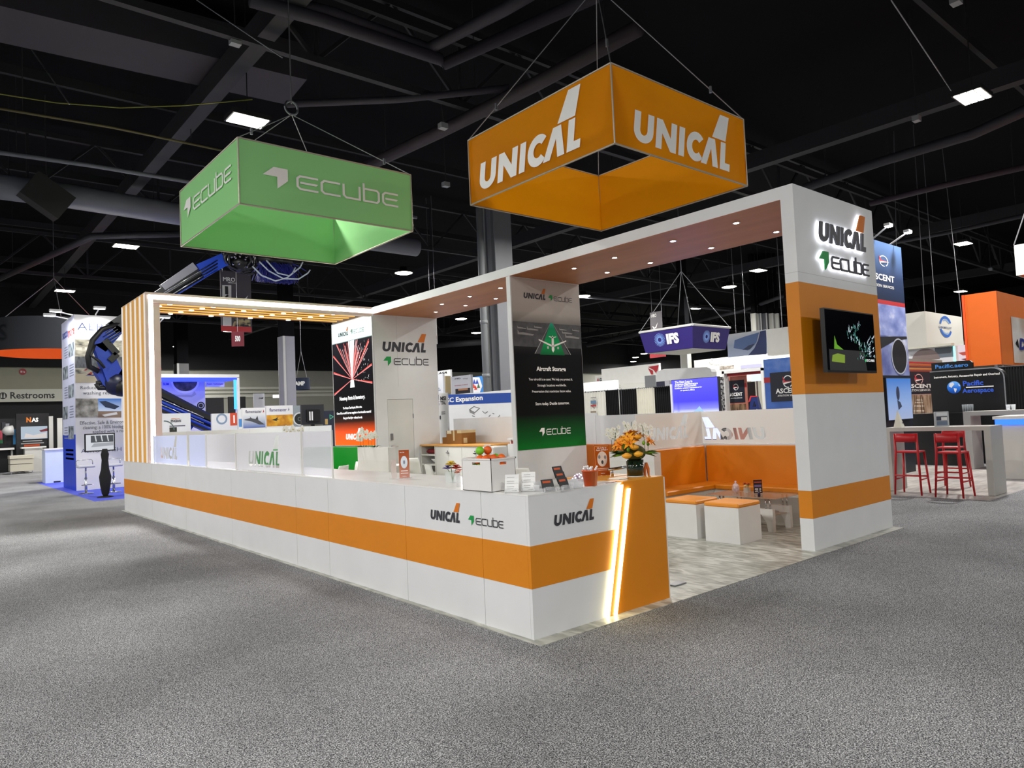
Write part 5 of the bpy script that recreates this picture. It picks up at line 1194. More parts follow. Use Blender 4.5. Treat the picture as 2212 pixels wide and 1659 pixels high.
# NAS kiosk
pk = PY(39.0)
t = bgthing('kiosk_wall', 'black kiosk wall with an orange and white NAS logo and screen', 'kiosk', pk, pk.rect(35, 106, 893, None), M('121214', .5), .3, 'kiosk_wall')
letters(pk, 'N', 57, 67, 912, M('e07a1c'), t, vT=902, bold=.04); letters(pk, 'AS', 68, 83, 911, INKW, t, vT=903, bold=.05)
r = pk.rect(45, 102, 921, 948); MB().pbox(pk, r[0], r[1], r[2], r[3], 0, .06).build('screen', EM('b9c8d8', .8, 'kiosk_screen'), t)
prn(pk, ((52, 946), (100, 946), (100, 934), (72, 940), (55, 936)), EM('d8d0cc', .9, 'kiosk_picture'), t, .065, 'screen_picture'); prn(pk, ((84, 930), (102, 925), (102, 931), (88, 933)), EM('7a1c28', .8, 'kiosk_picture2'), t, .067, 'screen_picture')
r = pk.rect(43, 97, 950, 960); bars(pk, r, 2, M('9a9a9a'), t, .4, .01)
r = pk.rect(52, 86, 960, 964); prnP(pk, [(r[0], r[2]), (r[1], r[2]), (r[1], r[3]), (r[0], r[3])], M('b8481c'), t, .012, 'orange_line')
t = thing('kiosk_desk', 'white desk standing before the black NAS kiosk wall', 'desk', tuple(onZ(70, 1015, -.006)))
pk2 = PY(38.2); r = pk2.rect(54, 92, 968, None); board('desk_body', pk2, r, M('cfcfcb', .5), t, .5); r2 = pk2.rect(46, 100, 965, 968); board('desk_top', pk2, r2, WHITE2, t, .6, .05)
t = thing('ottoman', 'cream leather ottoman chest on chrome feet', 'ottoman', tuple(onZ(45, 1021, -.006)))
po = PY(37.0); r = po.rect(22, 73, 986, 1018)
for za, zb_ in ((r[2], (r[2]+r[3])/2-.02), ((r[2]+r[3])/2+.01, r[3]-.12)): MB().pbox(po, r[0], r[1], za, zb_, -.9, 0).build('leather_box', M('d6d2c0', .45), t)
MB().pbox(po, r[0]-.02, r[1]+.02, r[3]-.1, r[3]+.05, -.92, .02).build('seat_pad', M('ded9c6', .45), t)
for a in (r[0]+.05, r[1]-.05): MB().pbox(po, a-.02, a+.02, -.006, r[2], -.1, -.05).build('foot', CHROME, t)
for i, (uL, uR, vt, col, nm, lbl) in enumerate(((106, 115, 899, 'b8b8b4', 'rolled_banner', 'grey white roll banner right of the black kiosk wall'), (124, 135, 903, 'c4c4c0', 'rolled_banner', 'wide white roll banner between the kiosk and the hangar tower'))):
    p_ = PY(38.5); bgthing(nm, lbl, 'banner', p_, p_.rect(uL, uR, vt, None), M(col, .6), .15, 'banner_sheet')
t = thing('display_stall', 'crowded stall with model aircraft, dark backdrop and colourful panels', 'stall', tuple(onZ(15, 1000, -.006)))
p_ = PY(40.0); r = p_.rect(-30, 34, 905, None); board('backdrop', p_, r, M('1c1c20'), t, .2)
for k, (u0, u1, v0, v1, col) in enumerate(((4, 12, 912, 930, '3a3a40'), (12, 20, 915, 928, '9a9aa0'), (0, 5, 930, 950, 'b84a5a'), (0, 6, 950, 958, '2a7a4a'), (28, 34, 928, 960, '4aa0e0'), (8, 16, 935, 960, '0c0c0e'))):
    r = p_.rect(u0, u1, v0, v1); MB().pbox(p_, r[0], r[1], r[2], r[3], 0, .06).build('panel', M(col), t)
q0 = onY(4, 932, 39.4); q1 = onY(29, 929, 39.4); MB().tube([q0, q0.lerp(q1, .3), q1], [.05, .22, .25], 10).build('model_fuselage', M('c4c4c2', .4), t, True)
r = p_.rect(-20, 27, 968, 972); MB().pbox(p_, r[0], r[1], r[2], r[3], .1, .9).build('table_top', WHITE2, t); r = p_.rect(22, 26, 972, None); MB().pbox(p_, r[0], r[1], r[2], r[3], .3, .5).build('table_leg', WHITE2, t)
# ---- aircraft washing robot with a long arm
BLU = M('1238a8', .35, name='robot_blue'); BLK = M('0d0d10', .4, name='robot_black'); HOSE = M('141416', .5, name='rubber_hose')
YR2 = 19.2
def rp(u, v, dy=0): return onY(u, v, YR2+dy)
rb = thing('washing_robot', 'blue and black aircraft washing robot arm with hoses and a round brush', 'robot', tuple(V((rp(520, 935).x, YR2, -.006))))
def beam(p0, p1, w0, w1, mat, name, dep=.35, dy=0):
    p0 = V(p0); p1 = V(p1); d = (p1-p0).normalized(); s_ = V((-d.z, 0, d.x)); y = V((0, dep/2, 0))
    return MB().hexa([p0-s_*w0-y, p1-s_*w1-y, p1-s_*w1+y, p0-s_*w0+y, p0+s_*w0-y, p1+s_*w1-y, p1+s_*w1+y, p0+s_*w0+y]).build(name, mat, rb)
beam(rp(250, 815), rp(520, 950), .30, .26, M('101a44', .3, name='robot_navy'), 'lower_boom'); beam(rp(300, 828, -.2), rp(505, 930, -.2), .07, .06, BLK, 'boom_rail', .2); beam(rp(330, 878, -.22), rp(480, 942, -.22), .06, .06, BLK, 'boom_rail', .2)
for k in range(2):
    MB().cyl(rp(348, 868+12*k, -.3), rp(470, 922+12*k, -.3), .05, n=8).build('hydraulic_cylinder', BLU, rb, True); MB().cyl(rp(345, 860+12*k, -.36), rp(440, 902+12*k, -.36), .02, n=6).build('piston_rod', CHROME, rb, True)
MB().prism([rp(396, 905, -.05), rp(425, 912, -.05), rp(412, 930, -.05), rp(404, 928, -.05)], (0, .3, 0)).build('blue_bracket', BLU, rb)
MB().box((rp(470, 940).x-.3, YR2-.7, .02), (rp(560, 940).x+.6, YR2+.9, .75)).build('vehicle_chassis', M('d8d8d4', .4), rb)
for dx in (0, 1.6):
    for dy in (-.75, .75): MB().cyl((rp(490, 940).x+dx, YR2+dy, .3), (rp(490, 940).x+dx, YR2+dy+.2, .3), .306, n=18).build('wheel', BLK, rb, True)
MB().cyl((rp(515, 940).x, YR2, .75), rp(515, 945), .28, n=14).build('turret', BLU, rb, True)
beam(rp(248, 820), rp(215, 742), .24, .2, BLU, 'elbow_link'); beam(rp(212, 752), rp(252, 705), .2, .22, BLU, 'wrist_link')
beam(rp(225, 735, -.15), rp(252, 765, -.15), .09, .09, BLK, 'black_strut', .2); beam(rp(252, 765, -.15), rp(236, 780, -.15), .09, .08, BLK, 'black_strut', .2)
MB().prism([rp(205, 800, -.1), rp(240, 790, -.1), rp(262, 830, -.1), rp(245, 850, -.1), rp(222, 830, -.1)], (0, .4, 0)).build('gripper_housing', BLU, rb)
MB().ball(rp(252, 828), .36, 14, 8, (1, .7, 1)).build('joint_motor', M('12183a', .35), rb, True); MB().ball(rp(262, 835), .3, 14, 8).build('joint_motor', BLK, rb, True)
MB().tube([rp(208, 828), rp(222, 826), rp(236, 832), rp(232, 838), rp(214, 838), rp(208, 828)], .07, 8).build('nozzle_ring', HOSE, rb, True)
MB().tube([rp(238, 842), rp(248, 838), rp(262, 845)], .1, 8).build('hose', HOSE, rb, True)
MB().tube([rp(258, 698, -.1), rp(220, 712, -.2), rp(200, 735, -.25), rp(190, 770, -.25), rp(193, 792, -.2), rp(212, 802, -.1)], .075, 8).build('hose', HOSE, rb, True)
MB().tube([rp(205, 745, -.25), rp(196, 768, -.3), rp(214, 780, -.3), rp(226, 795, -.3)], .04, 8).build('hose', HOSE, rb, True)
beam(rp(240, 712), rp(430, 588), .2, .24, M('17181e', .4), 'upper_boom'); beam(rp(330, 650, -.2), rp(440, 583, -.2), .05, .05, CHROME, 'boom_rail', .1)
for k in range(4): MB().cyl(rp(342, 640+7*k, -.3), rp(470, 562+7*k, -.3), .022, n=6).build('hydraulic_pipe', (CHROME, HOSE, CHROME, BLU)[k], rb, True)
for k in range(4): MB().cyl(rp(228+4*k, 720+5*k, -.35), rp(250+4*k, 706+5*k, -.35), .018, n=6).build('cooling_fin', CHROME, rb)
beam(rp(430, 588, -.1), rp(482, 562, -.1), .24, .2, M('1646c8', .35), 'blue_cover')
beam(rp(350, 622, -.1), rp(420, 575, -.1), .1, .12, M('9a9aa8', .4), 'grey_cover', .2)
c1 = rp(518, 570)
rnd = random.Random(13)
for k in range(12):
    r_ = rnd.uniform(.25, .5); cc = c1+V((rnd.uniform(-.2, .25), rnd.uniform(-.3, .1), rnd.uniform(-.05, .2)))
    MB().tube([cc+V((r_*math.cos(a*.45+k), .1*math.sin(a+k), r_*math.sin(a*.45+k)*.8)) for a in range(12)], rnd.choice((.025, .035, .05)), 6).build('hose', rnd.choice((HOSE, HOSE, M('3a3a40', .4), BLK)), rb, True)
MB().ball(c1, .42, 12, 8, (1, .8, .7)).build('wrist_motor', BLK, rb, True)
for k in range(14):
    q = c1+V((rnd.uniform(-.45, .4), -.4, rnd.uniform(-.25, .3))); MB().ball(q, .04, 6, 4).build('fitting', CHROME, rb)
cb2 = rp(592, 572)
br = MB()
for k in range(300):
    a = rnd.uniform(0, 6.28); h0 = rnd.uniform(-.55, .55); d = V((rnd.gauss(0, .25)+.1, math.cos(a)*.35, -abs(math.sin(a))-.2)).normalized()
    q = cb2+V((h0, 0, .15)); br.tube([q, q+d*.35, q+d*.7+V((0, 0, -.08))], [.014, .014, .01], 4)
o = br.build('brush_bristles', M('2a2e8a', .6), rb); o['kind'] = 'stuff'
MB().cyl(cb2+V((-.6, 0, .15)), cb2+V((.6, 0, .15)), .16, n=12).build('brush_core', BLK, rb, True)
for pts in (((545, 575), (565, 595), (595, 607), (620, 600), (632, 590), (638, 578)), ((560, 565), (580, 585), (612, 602), (645, 603), (665, 590), (670, 583)), ((575, 562), (600, 590), (625, 596), (648, 578), (654, 566))):
    MB().tube([rp(a, b, -.5) for a, b in pts], .025, 6).build('white_hoop', M('c0ccd8', .3), rb, True)
# ---- aisle banner and number sign
pb_ = PY(24.0)
t = bgthing('aisle_banner', 'grey hanging aisle banner reading MRO with big 16 and red foot', 'banner', pb_, pb_.rect(477, 543, 587, 717), M('4c484e', .6), .03, 'banner_sheet')
r = pb_.rect(477.5, 543, 705, 716.5); prnP(pb_, [(r[0], r[2]), (r[1], r[2]), (r[1], r[3]), (r[0], r[3])], M('c23034'), t, .004, 'red_foot')
letters(pb_, 'MRO', 481.5, 508, 606.5, INKW, t, vT=598, bold=.02); letters(pb_, 'AMERICAS', 492, 509, 611.5, INKW, t, vT=609, bold=.01)
prn(pb_, ((480, 616), (499.5, 616), (500, 704), (481, 704)), M('d8d6d0'), t, .004, 'white_field')
letters(pb_, '1', 486, 493, 634, M('1c1c20'), t, vT=619, bold=.06, lift=.008); letters(pb_, '6', 484.5, 496, 652, M('1c1c20'), t, vT=637, bold=.06, lift=.008)
prn(pb_, ((516, 648), (530, 644), (536, 638), (530, 652)), M('dcdcdc'), t, .005, 'aeroplane_print'); prn(pb_, ((507, 688), (541, 690), (541, 705), (502, 705)), NOISE([(.4, '1a1a2a'), (.6, 'b8a878')], 6, 3, name='print'), t, .004, 'photo_print')
for u in (480, 540): q = onY(u, 587, 24); MB().cyl(q, (q.x, q.y, 11.6), .012, n=5).build('hanging_cable', CABLE, t)
p5 = Pl(onY(513, 748, 23.5), (.85, -.5, 0)); p5.o.z = 0
t = bgthing('aisle_number_sign', 'small maroon hanging sign reading 500', 'sign', p5, p5.rect(500, 527, 716, 748), M('7a2430', .6), .03, 'sign_sheet')
letters(p5, '500', 508, 519.5, 737, INKW, t, vT=726, bold=.05)
q = onY(513, 716, 23.5); MB().cyl(q, (q.x, q.y, 11.6), .01, n=5).build('hanging_cable', CABLE, t)
# ---- columns
def column(uL, uR, vt, dep, col, label, vb=None, pipe=False):
    c = at((uL+uR)/2, 800, dep); w2 = (uR-uL)*dep/F/2/1.35
    t = thing('hall_column', label, 'column', (c.x, c.y, -.006)); zt2 = min(11.6, at((uL+uR)/2, vt, dep).z) if vt else 11.6
    MB().box((c.x-w2, c.y-w2, -.006), (c.x+w2, c.y+w2, zt2)).build('column_shaft', M(col, .7), t)
    for s_ in (-1, 1): MB().box((c.x-w2*1.06, c.y-w2*1.06*s_-.03, -.006), (c.x-w2*.7, c.y-w2*1.06*s_+.03, zt2)).build('column_edge', M('b0b0ae', .6), t)
    if zt2 < 11.5: MB().box((c.x-w2*.98, c.y-w2*.98, zt2), (c.x+w2*.98, c.y+w2*.98, 11.6)).build('column_top', CEILM, t)
    return t, c, w2
column(603, 638, 727, 36, '8a8a94', 'grey square column behind the flamemaster posters'); column(376, 408, 786, 52, '5a5a5c', 'distant dark grey column behind the blue lit booth')
# ---- blue lit engine booth
pe = PY(30.0)
t = bgthing('engine_booth', 'white booth wall with an engine cowling picture under blue light strips', 'booth', pe, pe.rect(300, 443, 824, None), M('c4c4d4', .5), .1, 'back_wall')
BLED = EM('2a3cff', 2.6, 'blue_led'); 
r = pe.rect(320, 491, 814, 821); MB().pbox(pe, r[0], r[1], r[2], r[3], 0, 1.6).build('canopy_fascia', WHITE2, t); r = pe.rect(320, 486, 821, 825); MB().pbox(pe, r[0], r[1], r[2], r[3], .1, 1.58).build('blue_light_strip', BLED, t)
r = pe.rect(487, 492, 820, None); MB().pbox(pe, r[0], r[1], r[2], r[3], 1.3, 1.6).build('canopy_post', WHITE2, t); r = pe.rect(483.5, 486.5, 822, 886); MB().pbox(pe, r[0], r[1], r[2], r[3], 1.35, 1.5).build('blue_light_strip', EM('3a8cff', 3, 'blue_led2'), t)
a, b = pe.px(400, 824); rd = pe.px(426, 824)[0]-a
MB().flat(pe, ccw([P1(*arc(a, b, rd, rd*.85, 180, 360, 20))]), .006).build('engine_mouth_print', NOISE([(.4, '2a2a2c'), (.6, '5c5650')], 3, 3, name='print'), t)
MB().flat(pe, ccw([band(arc(a, b, rd*1.16, rd*1.05, 180, 360, 20), arc(a, b, rd, rd*.86, 180, 360, 20))]), .007).build('engine_lip_print', M('e4e4ea'), t)
prn(pe, ((366, 850), (384, 853), (414, 853), (420, 845), (424, 852), (414, 858), (380, 857)), M('a4a4b4'), t, .006, 'cowling_print')
a, b = pe.px(434, 876); ring(pe, a, b, .17, .12, BLACK, t, .006, 'emblem_ring'); ring(pe, a, b, .09, .01, BLACK, t, .006, 'emblem_ring')
letters(pe, 'SLIM', 352, 365, 832, M('3a4ad0'), t, vT=827, bold=.03)
r = pe.rect(444, 483, 825, 836); MB().pbox(pe, r[0], r[1], r[2], r[3], 0, .1).build('header_panel', M('dfe0f4', .5), t); letters(pe, 'Repair, Technologies', 446, 481, 831, M('8a4a8a'), t, vT=828, lift=.106)
pe2 = PY(33); t = bgthing('exhibit_backdrop', 'black display panel behind the blue lit booth frame', 'panel', pe2, pe2.rect(446, 484, 859, None), M('17171a'), .1); t = bgthing('exhibit_backdrop', 'black display panel between the blue lit frame and the grey column', 'panel', pe2, pe2.rect(494, 531, 857, None), M('1a1a1c'), .1)
t = bgthing('exhibit_backdrop', 'white display panel with small dark emblem near the grey column', 'panel', pe2, pe2.rect(549, 572, 850, None), M('d4d6da'), .1); letters(pe2, 'LAM', 559, 569, 862, M('30303a'), t, vT=858, bold=.03, shx=.3)
t = bgthing('lit_ceiling_panel', 'small bright light panel beside the grey column', 'lamp', pe2, pe2.rect(591, 608, 853, 859), EM('ffffff', 3, 'panel_glow'), .1)
# AMP drum
c = at(652, 830, 42); zt0 = at(652, 817, 42).z; zb0 = at(652, 842, 42).z; t = thing('round_hanging_sign', 'navy round hanging sign reading AMP', 'hanging sign', (c.x, c.y, zb0)); R0 = .46
MB().lathe([(R0, 0), (R0, zt0-zb0)], (c.x, c.y, zb0), 32).build('fabric_drum', M('1a2744', .7), t, True); pz = Pl((c.x, c.y, 0), (RT.x, RT.y, 0)); lettersP(pz, 'AMP', -.28, .32, zb0+(zt0-zb0)*.36, INKW, t, h=.22, bold=.06, lift=R0+.01)
for s_ in (-1, 1): MB().cyl((c.x+s_*R0*.7, c.y, zt0), (c.x, c.y, zt0+1.6), .012, n=5).build('hanging_cable', CABLE, t)
MB().cyl((c.x, c.y, zt0+1.6), (c.x, c.y, 11.6), .012, n=5).build('hanging_cable', CABLE, t)
# ---- posters over the end wall
pf = PY(16.2)
t = bgthing('popup_poster', 'flamemaster poster with a grey fighter jet picture', 'poster', pf, pf.rect(523.5, 574, 881, None), M('dcdce0', .6), .1)
r = pf.rect(525, 573, 894, 924); prnP(pf, [(r[0], r[2]), (r[1], r[2]), (r[1], r[3]), (r[0], r[3])], GRAD(r[2], r[3], [(0, '5a70b0'), (.5, 'b0b8c8'), (1, 'd8dade')]), t, .004, 'photo_print')
letters(pf, 'flamemaster', 530, 565.5, 892.5, M('2c2c54'), t, vT=886, bold=.01); prn(pf, ((567.5, 891), (570.5, 890), (569.5, 884.5)), M('b8303a'), t, .005, 'flame_emblem')
prn(pf, ((526, 907), (540, 903), (556, 906), (572, 917), (560, 917), (545, 911)), M('4a4c52'), t, .006, 'fighter_jet_print'); prn(pf, ((541, 904), (539, 899), (545, 905)), M('3c3e44'), t, .006, 'fighter_jet_print'); prn(pf, ((552, 905), (556, 898), (558, 907)), M('3c3e44'), t, .006, 'fighter_jet_print')
t = bgthing('popup_poster', 'flamemaster poster with a golden sunset and small dark aeroplane', 'poster', pf, pf.rect(575.5, 633.5, 876, None), M('dcdce0', .6), .1)
r = pf.rect(576, 633, 896, 920); prnP(pf, [(r[0], r[2]), (r[1], r[2]), (r[1], r[3]), (r[0], r[3])], NOISE([(.3, '7a4a1c'), (.5, 'c88a24'), (.7, 'e8c84a')], 3, 4, (1, 1, 1), name='print'), t, .004, 'photo_print')
letters(pf, 'flamemaster', 582, 619.5, 889, M('3a3470'), t, vT=882, bold=.01); prn(pf, ((621.5, 887), (625.5, 886), (623.5, 880)), M('8a8aa0'), t, .005, 'flame_emblem')
prn(pf, ((587, 907), (596, 904), (600, 901), (599, 905), (604, 906), (597, 907), (600, 910)), M('2a2a28'), t, .006, 'aeroplane_print')
t = bgthing('popup_poster', 'pale poster edge with a blue lower half before the fighter jet poster', 'poster', pf, pf.rect(515, 523, 884, None), M('d4d6da', .6), .1); r = pf.rect(516, 522.5, 905, 922); prnP(pf, [(r[0], r[2]), (r[1], r[2]), (r[1], r[3]), (r[0], r[3])], M('4a84c4'), t, .004, 'blue_print')
t = bgthing('popup_poster', 'grey poster with a dark jet engine front beside the golden sunset poster', 'poster', pf, pf.rect(634, 655, 876, None), M('8a949c', .6), .1); a, b = pf.px(647, 905); ring(pf, a, b, .2, .16, M('c8ccd0'), t, .008); ring(pf, a, b, .16, .005, M('1c2422'), t, .006); ring(pf, a, b, .06, .04, M('6a7474'), t, .009)
pf2 = PY(15.2); r = pf2.rect(651, 700, 874, 917); t = bgthing('monitor', 'large monitor seen from behind with black wall bracket', 'monitor', pf2, r, M('22242a', .5), .07, 'monitor_back'); a = (r[0]+r[1])/2
MB().pbox(pf2, a-.2, a+.2, r[2]+.08, r[3]-.14, 0, .04).build('wall_bracket', BLACK, t)
for s_ in (-.04, .03): MB().pbox(pf2, a-.09+s_, a-.05+s_, r[2]+.12, r[3]-.2, .04, .05).build('bracket_slot', M('d8d8dc'), t)
MB().pbox(pf2, a-.05, a+.05, -.006, r[2]+.1, -.06, -.01).build('monitor_pole', BLACK, t)
t = bgthing('popup_poster', 'navy poster with a green recycling emblem next to the monitor back', 'poster', pf, pf.rect(701, 728, 887, None), M('1c2438', .6), .1); r = pf.rect(708, 722, 894, 907); ring(pf, (r[0]+r[1])/2, (r[2]+r[3])/2, (r[3]-r[2])/2, (r[3]-r[2])/3.2, M('5ac8a0'), t, .006, n=3); r = pf.rect(702, 708, 905, 917); prnP(pf, [(r[0], r[2]), (r[1], r[2]), (r[1], r[3]), (r[0], r[3])], M('b89a5a'), t, .006)
pf3 = PY(17.5)
t = bgthing('popup_poster', 'white poster with small product pictures and a red panel', 'poster', pf3, pf3.rect(458, 514, 893, None), M('d8dade', .6), .1); r = pf3.rect(497, 512, 892, 919); prnP(pf3, [(r[0], r[2]), (r[1], r[2]), (r[1], r[3]), (r[0], r[3])], M('c84a2a'), t, .004); a, b = pf3.px(479, 905); ring(pf3, a, b, .16, .11, M('7a90a8'), t, .005); r = pf3.rect(504, 507, 897, 914); prnP(pf3, [(r[0], r[2]), (r[1], r[2]), (r[1], r[3]), (r[0], r[3])], INKW, t, .006)
t = bgthing('popup_poster', 'white poster reading ENGIAN with black bar and wheel picture', 'poster', pf3, pf3.rect(350, 412, 893, None), M('d2d4d8', .6), .1); letters(pf3, 'ENGIAN', 369, 391, 912, M('1c1c28'), t, vT=907, bold=.04); letters(pf3, 'AMERICAN', 369, 388, 906, M('c87a4a'), t, vT=903.5, bold=.02)
r = pf3.rect(366, 382, 923, 933); prnP(pf3, [(r[0], r[2]), (r[1], r[2]), (r[1], r[3]), (r[0], r[3])], M('24261c'), t, .004); r = pf3.rect(366, 400, 919, 921); prnP(pf3, [(r[0], r[2]), (r[1], r[2]), (r[1], r[3]), (r[0], r[3])], M('3a3450'), t, .004); a, b = pf3.px(350, 930); ring(pf3, a+.05, b, .28, .25, M('5a6a6a'), t, .005, a0=0, a1=90)
# ================================================================== middle background
def rp4(pl, uL, uR, vT, vB, mat, par, lift=.004, name='print', thick=0.0):
    r = pl.rect(uL, uR, vT, vB); return MB().flat(pl, [P1((r[0], r[2]), (r[1], r[2]), (r[1], r[3]), (r[0], r[3]))], lift, thick).build(name, mat, par)
px8 = PX(8.6)
t = bgthing('expansion_wall', 'pale exhibit wall with a blue header band reading SC Expansion', 'exhibit wall', px8, px8.rect(880, 1118, 851, None), M('e6e8ea', .6), .1, 'wall_board')
prn(px8, ((880, 878), (1118, 869), (1118, 848), (880, 855)), M('1446a0', .5), t, .004, 'blue_header')
letters(px8, 'to HSC Expansion', 940, 1043.5, 868.5, INKW, t, vT=859, vB2=866.5, bold=.03, lift=.008)
SK = M('6a6a6a')
MB().flat(px8, [stroke([px8.px(a, b) for a, b in q], .02) for q in (((1014, 885), (1024, 878), (1036, 882), (1026, 891), (1014, 885)), ((1042, 888), (1048, 893), (1054, 889)), ((1056, 900), (1060, 896)), ((1074, 902), (1078, 900), (1080, 896)), ((1020, 898), (1026, 900)), ((1064, 893), (1068, 894)))], .006).build('line_drawing', SK, t)
prn(px8, ((1014, 886), (1024, 890), (1026, 896), (1015, 891)), M('8a8a88'), t, .007, 'line_drawing')
px7 = PX(7.6)
t = bgthing('roll_banner', 'narrow white roll banner with black lettering before the blue header band', 'banner', px7, px7.rect(949, 966, 849, None), M('d8d8d6', .6), .05, 'banner_sheet')
letters(px7, 'MSI', 951.5, 963.5, 865, M('1a1a1c'), t, vT=857, bold=.05); letters(px7, 'TTAL', 951.5, 963.5, 874, M('1a1a1c'), t, vT=867, bold=.05); r = px7.rect(953, 963, 888, 896); bars(px7, r, 2, SK, t); rp4(px7, 950, 952.5, 898, 906, M('1a1a1c'), t, .006)
pm1 = PX(15.0)
t = bgthing('display_wall', 'white display wall with small blue lettering beside the closet tower', 'display', pm1, pm1.rect(915, 957.5, 810, None), M('dfe2e6', .6), .1); letters(pm1, 'ENABLED', 934, 950, 842, M('5a6a90'), t, vT=839, bold=.02); letters(pm1, 'SOLUTIONS', 934, 952, 846, M('5a6a90'), t, vT=843, bold=.02)
MB().flat(pm1, [stroke([pm1.px(a, b) for a, b in ((938, 818), (944, 822), (946, 829), (940, 836))], .04)], .006).build('line_drawing', M('b0b4ba'), t)
pm2 = PX(17.0)
t = bgthing('display_wall', 'white display wall headed AS with bronze return', 'display', pm2, pm2.rect(930, 974, 801, None), M('cfd1d2', .6), .1); letters(pm2, 'ASA', 946, 966, 809, M('1c1c20'), t, vT=805, bold=.05, shx=.3)
rp4(pm2, 960, 974, 813, 850, M('8a7a58', .5), t, .3, 'bronze_return', .3)
pm3 = PX(13.5)
t = bgthing('display_wall', 'white CTD display wall with red line and dark picture', 'display', pm3, pm3.rect(975.5, 1018, 811.5, None), M('d9dade', .6), .1)
letters(pm3, 'CTD', 982, 995, 820, M('1c1c28'), t, vT=817.5, bold=.05); letters(pm3, 'Wings', 1000, 1011, 819.5, M('8a8a90'), t, vT=817); letters(pm3, 'WE BUILD IT RIGHT', 982, 1011, 834.5, M('c05a4a'), t, vT=832.5); rp4(pm3, 984, 1016, 839, 850, M('241c18'), t, .006, 'photo_print'); rp4(pm3, 990, 1011, 839, 843, M('c88a5a'), t, .008, 'photo_print')
pm4 = PX(16.0)
t = bgthing('display_wall', 'white and bright blue hexagon display wall with coloured arrows', 'display', pm4, pm4.rect(1019, 1049, 813, None), M('2f86d8', .6), .1)
prn(pm4, ((1019, 850), (1036, 850), (1042, 834), (1036, 815), (1019, 815)), M('e4e6ea'), t, .006, 'white_hexagon')
for u, v, c in ((1025, 829, '2a4ab0'), (1031, 829, '2a4ab0'), (1024, 838, 'd0402c'), (1034, 838, '3a6a4a'), (1028, 842, 'd0402c')): a, b = pm4.px(u, v); prnP(pm4, [(a-.12, b), (a+.12, b), (a, b+.22)], M(c), t, .009, 'arrow_print')
# big column with a pipe
c = at(1082, 760, 27); tc_ = thing('hall_column', 'large grey hall column with a vertical drain pipe', 'column', (c.x, c.y, -.006))
w2 = .42
MB().box((c.x-w2, c.y-w2, -.006), (c.x+w2, c.y+w2, 11.6)).build('column_shaft', M('74767a', .6), tc_); 
for s_ in (-.3, .1): MB().box((c.x-w2-.02, c.y+s_-.06, -.006), (c.x-w2, c.y+s_+.06, 11.6)).build('column_rib', M('5c5e62', .6), tc_)
q = at(1048, 760, 26.5); MB().cyl((q.x, q.y, -.006), (q.x, q.y, 11.6), .13, n=14).build('drain_pipe', M('85888a', .5), tc_, True)
for z in (3.2, 5.2, 6.4): MB().cyl((q.x, q.y, z), (q.x, q.y, z+.12), .15, n=14).build('pipe_collar', M('8f9294', .5), tc_, True)
q2 = at(1059, 760, 26.9); MB().box((q2.x-.08, q2.y-.08, -.006), (q2.x+.08, q2.y+.08, 11.6)).build('cover_strip', M('a8aa9c', .6), tc_)
pm5 = PX(14.0); t = bgthing('aisle_banner', 'narrow hanging aisle banner edge in blue, white and red beside the closet tower', 'banner', pm5, pm5.rect(925, 943, 686, 745), M('c9c4be', .6), .03, 'banner_sheet')
rp4(pm5, 934, 941, 687, 705, M('24308a'), t, .005, 'blue_print'); rp4(pm5, 925, 943, 727, 733, M('c84a40'), t, .005, 'red_print')
for u in (930, 941): q = onX(u, 687, 14); MB().cyl(q, (q.x, q.y, 11.6), .01, n=5).build('hanging_cable', CABLE, t)
# ---- IFS hanging sign
PUR = M('2c1c74', .6, name='purple_fabric')
def tapered(cpx, lpx, rpx, cb, lb, rb_, dep, label, name, inset, mat, matb):
    P = at(*cpx, dep); TL = onX(*lpx, P.x); TR = onY(*rpx, P.y); TL.z = TR.z = P.z
    zb = at(*cb, dep).z; D_ = V((TR.x, TL.y, P.z)); cen = (P+D_)/2
    f = lambda p: V((p.x+(cen.x-p.x)*inset, p.y+(cen.y-p.y)*inset, zb))
    t = thing(name, label, 'hanging sign', (cen.x, cen.y, zb)); top = [P, TR, D_, TL]; bot = [f(p) for p in top]
    for i in range(4):
        j = (i+1) % 4; MB().add([top[i], top[j], bot[j], bot[i]], [(0, 1, 2, 3)]).build('fabric_panel', mat, t)
        MB().cyl(top[i], top[j], .05, n=6).build('top_tube', WHITE2, t)
    MB().add([b - V((0, 0, .02)) for b in bot], [(0, 1, 2, 3)]).build('bottom_fabric', matb, t)
    for p in top: MB().cyl(p, (cen.x, cen.y, P.z+2.5), .015, n=5).build('hanging_cable', CABLE, t)
    MB().cyl((cen.x, cen.y, P.z+2.5), (cen.x, cen.y, 11.6), .015, n=5).build('hanging_cable', CABLE, t)
    return t, P, TL, TR, bot
t, P, TL, TR, bot = tapered((1496, 701), (1381, 719), (1577, 706), (1497, 750), (1402, 759), (1558, 748), 28, 'purple tapered hanging sign with white IFS lettering', 'tapered_hanging_sign', .12, PUR, M('d8d6c8', .7))
def star(pl, ca, cb, r_, par, lift):
    mb = MB()
    for k in range(26):
        a = 2*math.pi*k/26; b = a+.35; mb.flat(pl, ccw([stroke([(ca+r_*.32*math.cos(a), cb+r_*.32*math.sin(a)), (ca+r_*math.cos(b), cb+r_*math.sin(b))], .016)]), lift)
    mb.build('starburst_emblem', M('8ab0f0', .5, em='8ab0f0', es=.3), par)
vd = (V(TL)-V(bot[3])); plx = Pl(bot[0].lerp(P, .0), (0, -1, 0), (P-bot[0]) - V((0, (P-bot[0]).y, 0)))
lo_ = .03
def on(pl, u, v): return pl.px(u, v)
